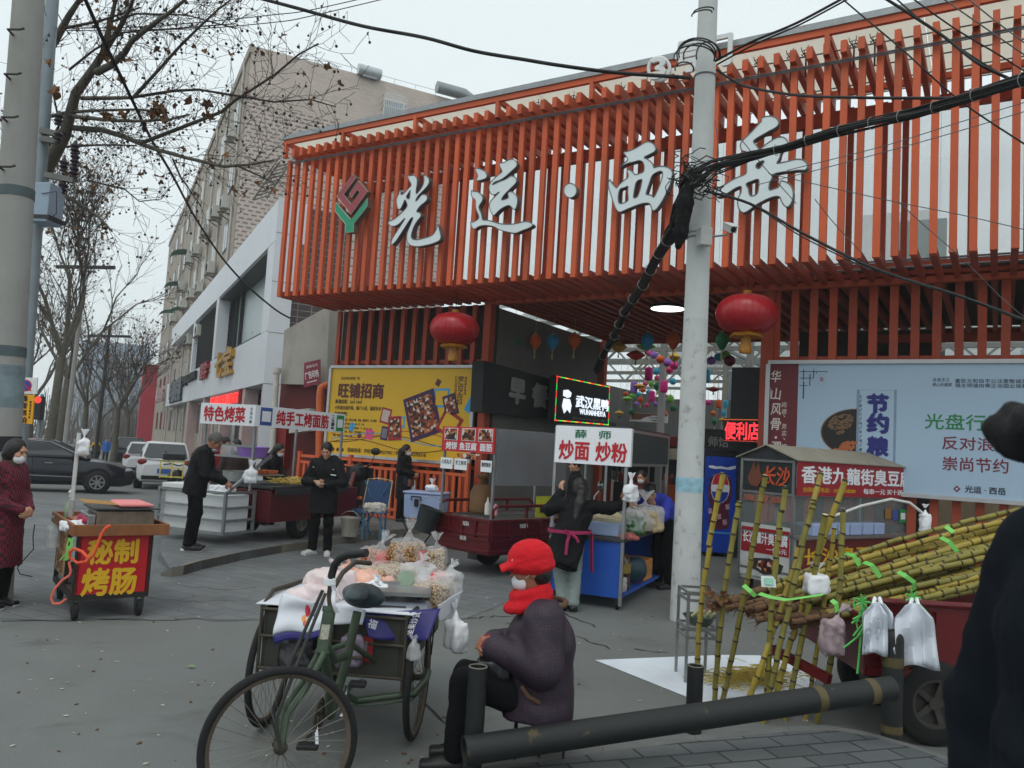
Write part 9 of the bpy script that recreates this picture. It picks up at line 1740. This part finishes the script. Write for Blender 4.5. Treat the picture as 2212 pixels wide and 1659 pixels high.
p,j,H,R=person('stooped grey-haired man in black puffer jacket bending over the foam boxes',G(411,1188,.12),1.75,dict(chest=(0,-.03,1.2),neck=(0,-.11,1.37),head=(0,-.2,1.475),shl=(.175,-.08,1.32),shr=(-.175,-.08,1.32),ell=(.24,-.14,1.05),elr=(-.23,-.14,1.05),wrl=(.1,-.36,.93),wrr=(-.06,-.38,.94)),BLKJ,BLKT,hair=HAIRG,look=(0,.55,0),sc=1.0,coat=.74,fat=1.05,h=.008,sole=SOLE,skin=SKIN2,wr=.009,puff=.008,handdir=dict(l=((-.1,-.8,-.5),(-.6,.3,-.7)),r=((.1,-.8,-.5),(.6,.3,-.7))))
S=SDF(.007,.01); S.ell(H(0,-.05,-.1),(.05,.055,.03)); sdf_obj(S,'mask',mat('mask_blue_grey',(150,160,168),.8),p)
p,j,H,R=person('man in open black padded coat and white trainers looking down at his hands',G(690,1199),-.05,dict(neck=(0,.0,1.44),head=(0,-.05,1.575),ell=(.28,-.02,1.1),elr=(-.28,-.02,1.1),wrl=(.07,-.25,1.06),wrr=(-.1,-.23,1.1),anl=(.11,.02,.085),anr=(-.12,.0,.085)),BLKJ,BLKT,look=(.05,.42,0),sc=.985,coat=.63,fat=1.12,h=.008,shoe=mat('trainer_white',(206,206,204),.6,var=.1,scale=20),sole=SOLE,puff=.01,wr=.009,toe=dict(l=(.25,-1,0),r=(-.5,-1,0)),handdir=dict(l=((-.8,-.4,.1),(-.2,.6,.6)),r=((.8,-.3,.0),(.2,.5,.6))))
MB().tube([V((0,-.168,.7)),V((0,-.17,1.0)),V((0,-.165,1.25)),V((0,-.13,1.38))],.006,6).build('zip',mat('inner_black',(8,8,9),.9),p,world=False)
mb=MB(); mb.bar((.12,-.158,1.22),(.2,-.145,1.215),.012,.014); mb.bar((.145,-.16,1.3),(.165,-.16,1.3),.01,.01); mb.bar((-.16,-.16,1.32),(-.14,-.16,1.32),.01,.01); mb.build('badge',WHITE,p,world=False)
mb=MB(); mb.sheet(lambda u,v:V((.19*math.cos(3.5+2.4*u)*1.0,.0-.1+.14*math.sin(3.5+2.4*u)+.12,1.4+.05*v)),12,2);
S=SDF(.008,.03); S.chain([j['neck']+V((.12,.02,-.03)),j['neck']+V((.09,.1,.0)),j['neck']+V((-.09,.1,.0)),j['neck']+V((-.12,.02,-.03))],[.05,.06,.06,.05]); sdf_obj(S,'hood',BLKJ,p,.008,40)
S=SDF(.006,.01); S.ell((-.02,-.31,1.07),(.03,.025,.03)); tag(sdf_obj(S,'snack',mat('pale_snack',(196,186,160),.7,var=.3,scale=60),None,.006,90),'small pale snack in the hands of the man in black','snack'); bpy.data.objects['snack'].location=p.location
person('vendor in black coat and white mask sitting behind the grill stall',V((D(592,975,14.7).x,14.7,.05)),1.2,dict(pel=(0,0,.8),neck=(0,-.06,1.4),head=(0,-.13,1.52),wrl=(.1,-.3,.95),wrr=(-.1,-.3,.95)),BLKJ,BLKT,hair_style='long',mask=True,look=(0,.3,0),sc=.93,hood=(0,.12,-.02),puff=.015,fat=1.1)
person('first of two dark-haired customers with red collar behind the purple basin',V((D(482,965,14.4).x,14.4,.05)),.9,dict(head=(0,-.06,1.56)),mat('jacket_crimson',(130,26,36),.8),BLKT,hair_style='bob',mask=False,look=(.2,.3,0),sc=.95)
p,j,H,R=person('second dark-haired customer with teal mask behind the purple basin',V((D(509,968,14.2).x,14.2,.05)),.6,dict(head=(0,-.06,1.56)),mat('jacket_dark_brown',(52,40,38),.8),BLKT,hair_style='bob',mask=True,look=(.1,.35,0),sc=.93)
for c in p.children:
 if c.name.startswith('mask')and c.type=='MESH' and 'strap' not in c.name:c.data.materials[0]=mat('mask_teal',(96,150,156),.8)
p,j,H,R=person('woman in black puffer, apron and white mask leaning by the orange railing',G(866,1126,.12),1.25,dict(neck=(0,.0,1.43),head=(0,-.03,1.57),ell=(.25,.02,1.12),elr=(-.25,.0,1.12),wrl=(.08,-.24,1.05),wrr=(-.08,-.26,1.05)),BLKJ,BLKT,hair_style='pony',mask=True,look=(.1,.05,0),sc=.93,coat=.5,puff=.012,fat=1.06)
mb=MB(); mb.sheet(lambda u,v:V((.2*math.cos(3.6+2.2*u),.0+.165*math.sin(3.6+2.2*u),.62+.46*v)),12,4); mb.build('apron',mat('apron_navy',(46,52,66),.7),p,world=False,thick=.006)
S=SDF(.008,.02); S.rbox((-.02,-.19,.86),(.09,.015,.06),.02); sdf_obj(S,'pouch',mat('pouch_brown',(120,82,66),.6),p,.004,40)
for q_ in 'lr':
 a=j['el'+q_].lerp(j['wr'+q_],.5); S=SDF(.008,.01); S.cap(a,j['el'+q_].lerp(j['wr'+q_],.95),.058,.045); sdf_obj(S,'oversleeve',mat('sleeve_blue',(116,148,180),.7,var=.15),p,.005,50)
S=SDF(.01,.03); S.ell((.14,-.2,.78),(.09,.05,.15)); sdf_obj(S,'towel',MILK,p,.012,40)
wl_=V((D(1222,1200,9.12).x,9.12,0))
p,j,H,R=person('woman with long ponytail and magenta apron seen from behind, arms spread on the blue cart',wl_,PI+.06,dict(pel=(-.03,.0,.82),chest=(-.1,-.07,1.02),neck=(-.13,-.13,1.2),head=(-.15,-.2,1.33),shl=(.05,-.1,1.14),shr=(-.29,-.1,1.14),ell=(.2,-.14,1.08),elr=(-.5,-.12,1.13),wrl=(.06,-.2,1.28),wrr=(-.69,-.16,1.19),hipl=(.06,0,.79),hipr=(-.12,0,.79),knl=(.05,-.07,.45),knr=(-.12,-.04,.44),anl=(.02,.04,.085),anr=(-.1,.08,.085)),mat('puffer_dark',(14,16,17),.8,spec=.2,var=.15,bump=.3),mat('trousers_grey_green',(132,144,140),.85,var=.1),hair_style='pony',look=(0,.25,0),coat=.56,puff=.012,fat=1.0,h=.008,wr=.01,handdir=dict(l=((.1,-.2,.9),(-.9,-.4,0)),r=((-.9,-.1,.2),(.1,-.5,-.8))))
S=SDF(.008,.03); S.chain([H(0,.09,.02),H(.0,.16,-.08),H(.03,.17,-.2),H(.07,.15,-.36),H(.09,.12,-.46)],[.035,.045,.05,.042,.02],.03); sdf_obj(S,'ponytail',HAIR,p,.006,50)
MAG=mat('apron_magenta',(160,30,84),.7); mb=MB(); ce=j['pel']+V((-.0,.0,.05)); mb.sheet(lambda u,v:ce+V((.245*math.cos(u*2*PI),.2*math.sin(u*2*PI),.035*(v-.5))),28,1)
mb.tube([ce+V((.02,.2,0)),ce+V((.05,.215,-.1)),ce+V((.06,.22,-.24))],.014,6); mb.tube([ce+V((.02,.2,0)),ce+V((-.05,.215,-.06)),ce+V((-.07,.215,-.1))],.014,6); mb.tube([ce+V((.03,.21,0)),ce+V((.08,.22,.03)),ce+V((.05,.22,-.03)),ce+V((.01,.21,0))],.01,6)
mb.sheet(lambda u,v:ce+V((-.25-.02*v,-.12+.2*u,-.02-.42*v)),4,6); mb.build('apron',MAG,p,world=False,thick=.008)
MB().torus(H(0,.1,.02),.036,.01,R@V((0,.5,.8)),16,6).build('hair_tie',WHITE,p,world=False)
person('man in bright blue jacket bending over the blue cart from its far side',V((D(1437,1100,11.0).x,11.0,0)),-1.0,dict(pel=(0,.1,.86),chest=(0,-.05,1.08),neck=(0,-.2,1.2),head=(0,-.3,1.26),shl=(.17,-.14,1.15),shr=(-.17,-.14,1.15),ell=(.3,-.3,.98),elr=(-.28,-.36,1.12),wrl=(.1,-.5,.95),wrr=(-.14,-.62,1.2)),mat('jacket_blue',(44,56,170),.7,var=.1,bump=.1),BLKT,look=(0,.7,0),fat=1.08,skin=SKIN,sole=None)
person('person in dark red top and lowered mask standing behind the man in blue',V((D(1386,1040,13.4).x,13.4,0)),-.3,dict(head=(0,-.04,1.56)),mat('top_dark_red',(84,24,30),.8),BLKT,mask=True,look=(-.2,.2,0),sc=.9)
person('man in black jacket in profile under the stir-fry sign',V((D(1243,1020,14).x,14,0)),-1.4,{},BLKJ,BLKT,look=(0,.05,0),sc=.96)
hl=V((.215,4.62,0));
Jw=dict(pel=(0,.03,.40),chest=(0,.04,.66),neck=(0,-.02,.905),head=(0,-.055,1.075),shl=(.175,.02,.84),shr=(-.175,.02,.84),ell=(.25,.02,.60),elr=(-.25,.02,.6),wrl=(.05,-.26,.655),wrr=(-.06,-.25,.655),hipl=(.1,-.02,.39),hipr=(-.1,-.02,.39),knl=(.11,-.39,.47),knr=(-.09,-.37,.46),anl=(.11,-.41,.085),anr=(-.09,-.36,.085))
p,j,H,R=person('seated woman in red knitted hat and purple dotted padded coat beside the tricycle',hl,-PI/2+.08,Jw,DOT,BLKT,hair_style='none',mask=True,look=(0,.12,0),coat=.83,fat=1.42,h=.007,wr=.008,wf=17,puff=.03,seated=True,sleeve=.93,handdir=dict(l=((-.7,-.5,.0),(-.3,.7,-.3)),r=((.7,-.5,0),(.3,.7,-.3))),skin=SKIN2,shoe=SHOEB)
S=SDF(.006,.02); aR=np.array(R); S.ell(H(0,.01,.07),(.112,.128,.1),aR).ell(H(0,.015,.025),(.118,.134,.065),aR); S.rbox(H(0,-.115,.03),(.075,.042,.002),.0095,np.array(R@Matrix.Rotation(.3,3,'X')),.04); S.cut('e',np.array(H(0,.005,-.03)),np.array((.082,.1,.06)),aR,0,0); sdf_obj(S,'hat',RW,p,.003,120,4)
MB().ell(H(.06,-.095,.065),(.008,.008,.011),8,6).build('hat_badge',mat('badge_silver',(200,190,170),.3,.7),p,world=False)
S=SDF(.007,.01); S.ell(H(0,.055,-.02),(.086,.07,.08),aR); S.cut('e',np.array(H(0,-.08,-.04)),np.array((.09,.11,.12)),aR,0,0); sdf_obj(S,'hair',HAIR,p,.004,60)
S=SDF(.007,.02); nk=j['neck']
for k,(dz,rr,a0)in enumerate(((.035,.088,0),(.07,.082,.5),(.0,.1,1))):
 c=nk+V((0,-.015-.01*k,dz-.02)); S.chain([c+V((rr*math.cos(a),rr*1.05*math.sin(a),-.03*math.sin(a)*-1))for a in[i*.5236 for i in range(13)]],[.026]*13)
sdf_obj(S,'scarf',RW,p,.004,70)
S=SDF(.008,.04); S.ell(nk+V((0,.1,-.075)),(.15,.07,.06)).ell(nk+V((0,.05,-.03)),(.145,.1,.045)); sdf_obj(S,'hood',DOT,p,.008,40)
MB().tube([nk+V((.15*math.cos(a),.06+.12*math.sin(a),-.02+.02*math.sin(a)))for a in[-.5+k*.26 for k in range(17)]],.017,8).build('hood_trim',mat('trim_brown',(92,66,48),.95,var=.3,scale=80,bump=.6),p,world=False,smooth=60)
for q_ in 'lr':a=j['el'+q_].lerp(j['wr'+q_],.85); S=SDF(.007,.01); S.cap(a,j['wr'+q_],.056,.045); sdf_obj(S,'cuff',CUFF,p,.003,120)
MB().tube([V((.235,-.09,.5)),V((.25,-.05,.45)),V((.25,.01,.42))],.012,8).build('pocket_trim',mat('trim_brown',(1,1,1)),p,world=False)
stl=thing('stool','low stool with thin black metal legs under the seated woman','stool',hl+V((.04,0,0))); fs2=Fr(hl,(0,-1)); mb=MB(); mb.box(hl+V((.05,0,.305)),(.3,.28,.03)); mb.build('seat',mat('stool_seat',(60,52,50),.7),stl,bevel=.01)
for dx in(-.08,.05,.18):
 for dy in(-.13,.13):MB().tube([hl+V((dx,dy,0)),hl+V((dx,dy,.3))],.007,6).build('leg',BLACKM,stl)
S=SDF(.008,.02); c=hl+V((-.22,-.08,.545)); S.rbox(c,(.075,.06,.03),.02); tag(sdf_obj(S,'hand_bag',mat('black_bag',(1,1,1)),None,.008,40),'small black bag on the lap of the seated woman','bag')
NVY=mat('coat_dark_navy',(15,22,30),.85,var=.25,scale=4,bump=.3,spec=.15)
p,j,H,R=person('person in dark navy hooded coat close to the camera, cut by the right edge',V((1.04,1.32,FZ)),-PI/2+.1,dict(ell=(.27,-.03,1.1),elr=(-.27,.0,1.1)),NVY,BLKT,coat=.55,fat=1.3,puff=.03,h=.009,sc=1.09,hands=True,wr=.006)
S=SDF(.009,.04); S.ell(H(0,.03,.02),(.12,.12,.12)).ell(H(0,-.13,.0),(.1,.08,.05)); sdf_obj(S,'hood',mat('fur_hood_black',(14,14,15),.95,var=.3,scale=60,bump=.6),p,.012,60)
def tiny(lab,px,py,rz,top,**k):o=GS(px,py); return person(lab,o,rz,k.pop('J',{}),mat(top[0],top[1],.7),BLKT,h=.012,**k)
c_=GS(204,1001);
p,j,H,R=person('courier in yellow jacket and yellow helmet riding a scooter away',c_+SD*.25,math.atan2(SD.y,SD.x)+PI/2,dict(pel=(0,0,.82),chest=(0,-.04,1.12),neck=(0,-.06,1.32),head=(0,-.09,1.46),shl=(.175,-.04,1.26),shr=(-.175,-.04,1.26),ell=(.28,-.2,1.05),elr=(-.28,-.2,1.05),wrl=(.3,-.5,1.02),wrr=(-.3,-.5,1.02),hipl=(.1,0,.8),hipr=(-.1,0,.8),knl=(.2,-.42,.72),knr=(-.2,-.42,.72),anl=(.16,-.4,.33),anr=(-.16,-.4,.33)),mat('jacket_yellow',(226,176,20),.6),BLKT,h=.012,hair_style='none',coat=.86,fat=1.1,hands=False)
MB().ell(H(0,.01,.03),(.125,.14,.13),16,10).build('helmet',mat('helmet_yellow',(232,170,20),.3),p,world=False,smooth=True); mb=MB(); mb.bar((-.17,.17,1.1),(.17,.17,1.1),.02,.05); mb.build('reflective_band',WHITE,p,world=False)
tiny('person in bright blue jacket standing beyond the yellow courier',226,1000,.4,('jacket_sky',(38,100,180)))
tiny('woman in cream coat with ponytail behind the bonnet of the dark sedan',128,1003,PI,('coat_cream',(206,198,184)),hair_style='pony',coat=.5)
tiny('walker in grey jacket small in the distance before the far trees',163,985,2.6,('jacket_grey',(110,112,118)))
# winter haze: one closed box of thin even air
HAZ=bpy.data.materials.new('winter_haze'); HAZ.use_nodes=True; n=HAZ.node_tree.nodes; n.clear()
pv_=n.new("ShaderNodeVolumePrincipled"); pv_.inputs["Color"].default_value=(.93,.97,1,1); pv_.inputs["Density"].default_value=.0013; mo=n.new("ShaderNodeOutputMaterial"); HAZ.node_tree.links.new(pv_.outputs[0],mo.inputs["Volume"])
tag(MB().box((0,5,17.8),(640,650,45)).build('haze',HAZ),'thin winter haze over the whole street',None,kind='stuff')
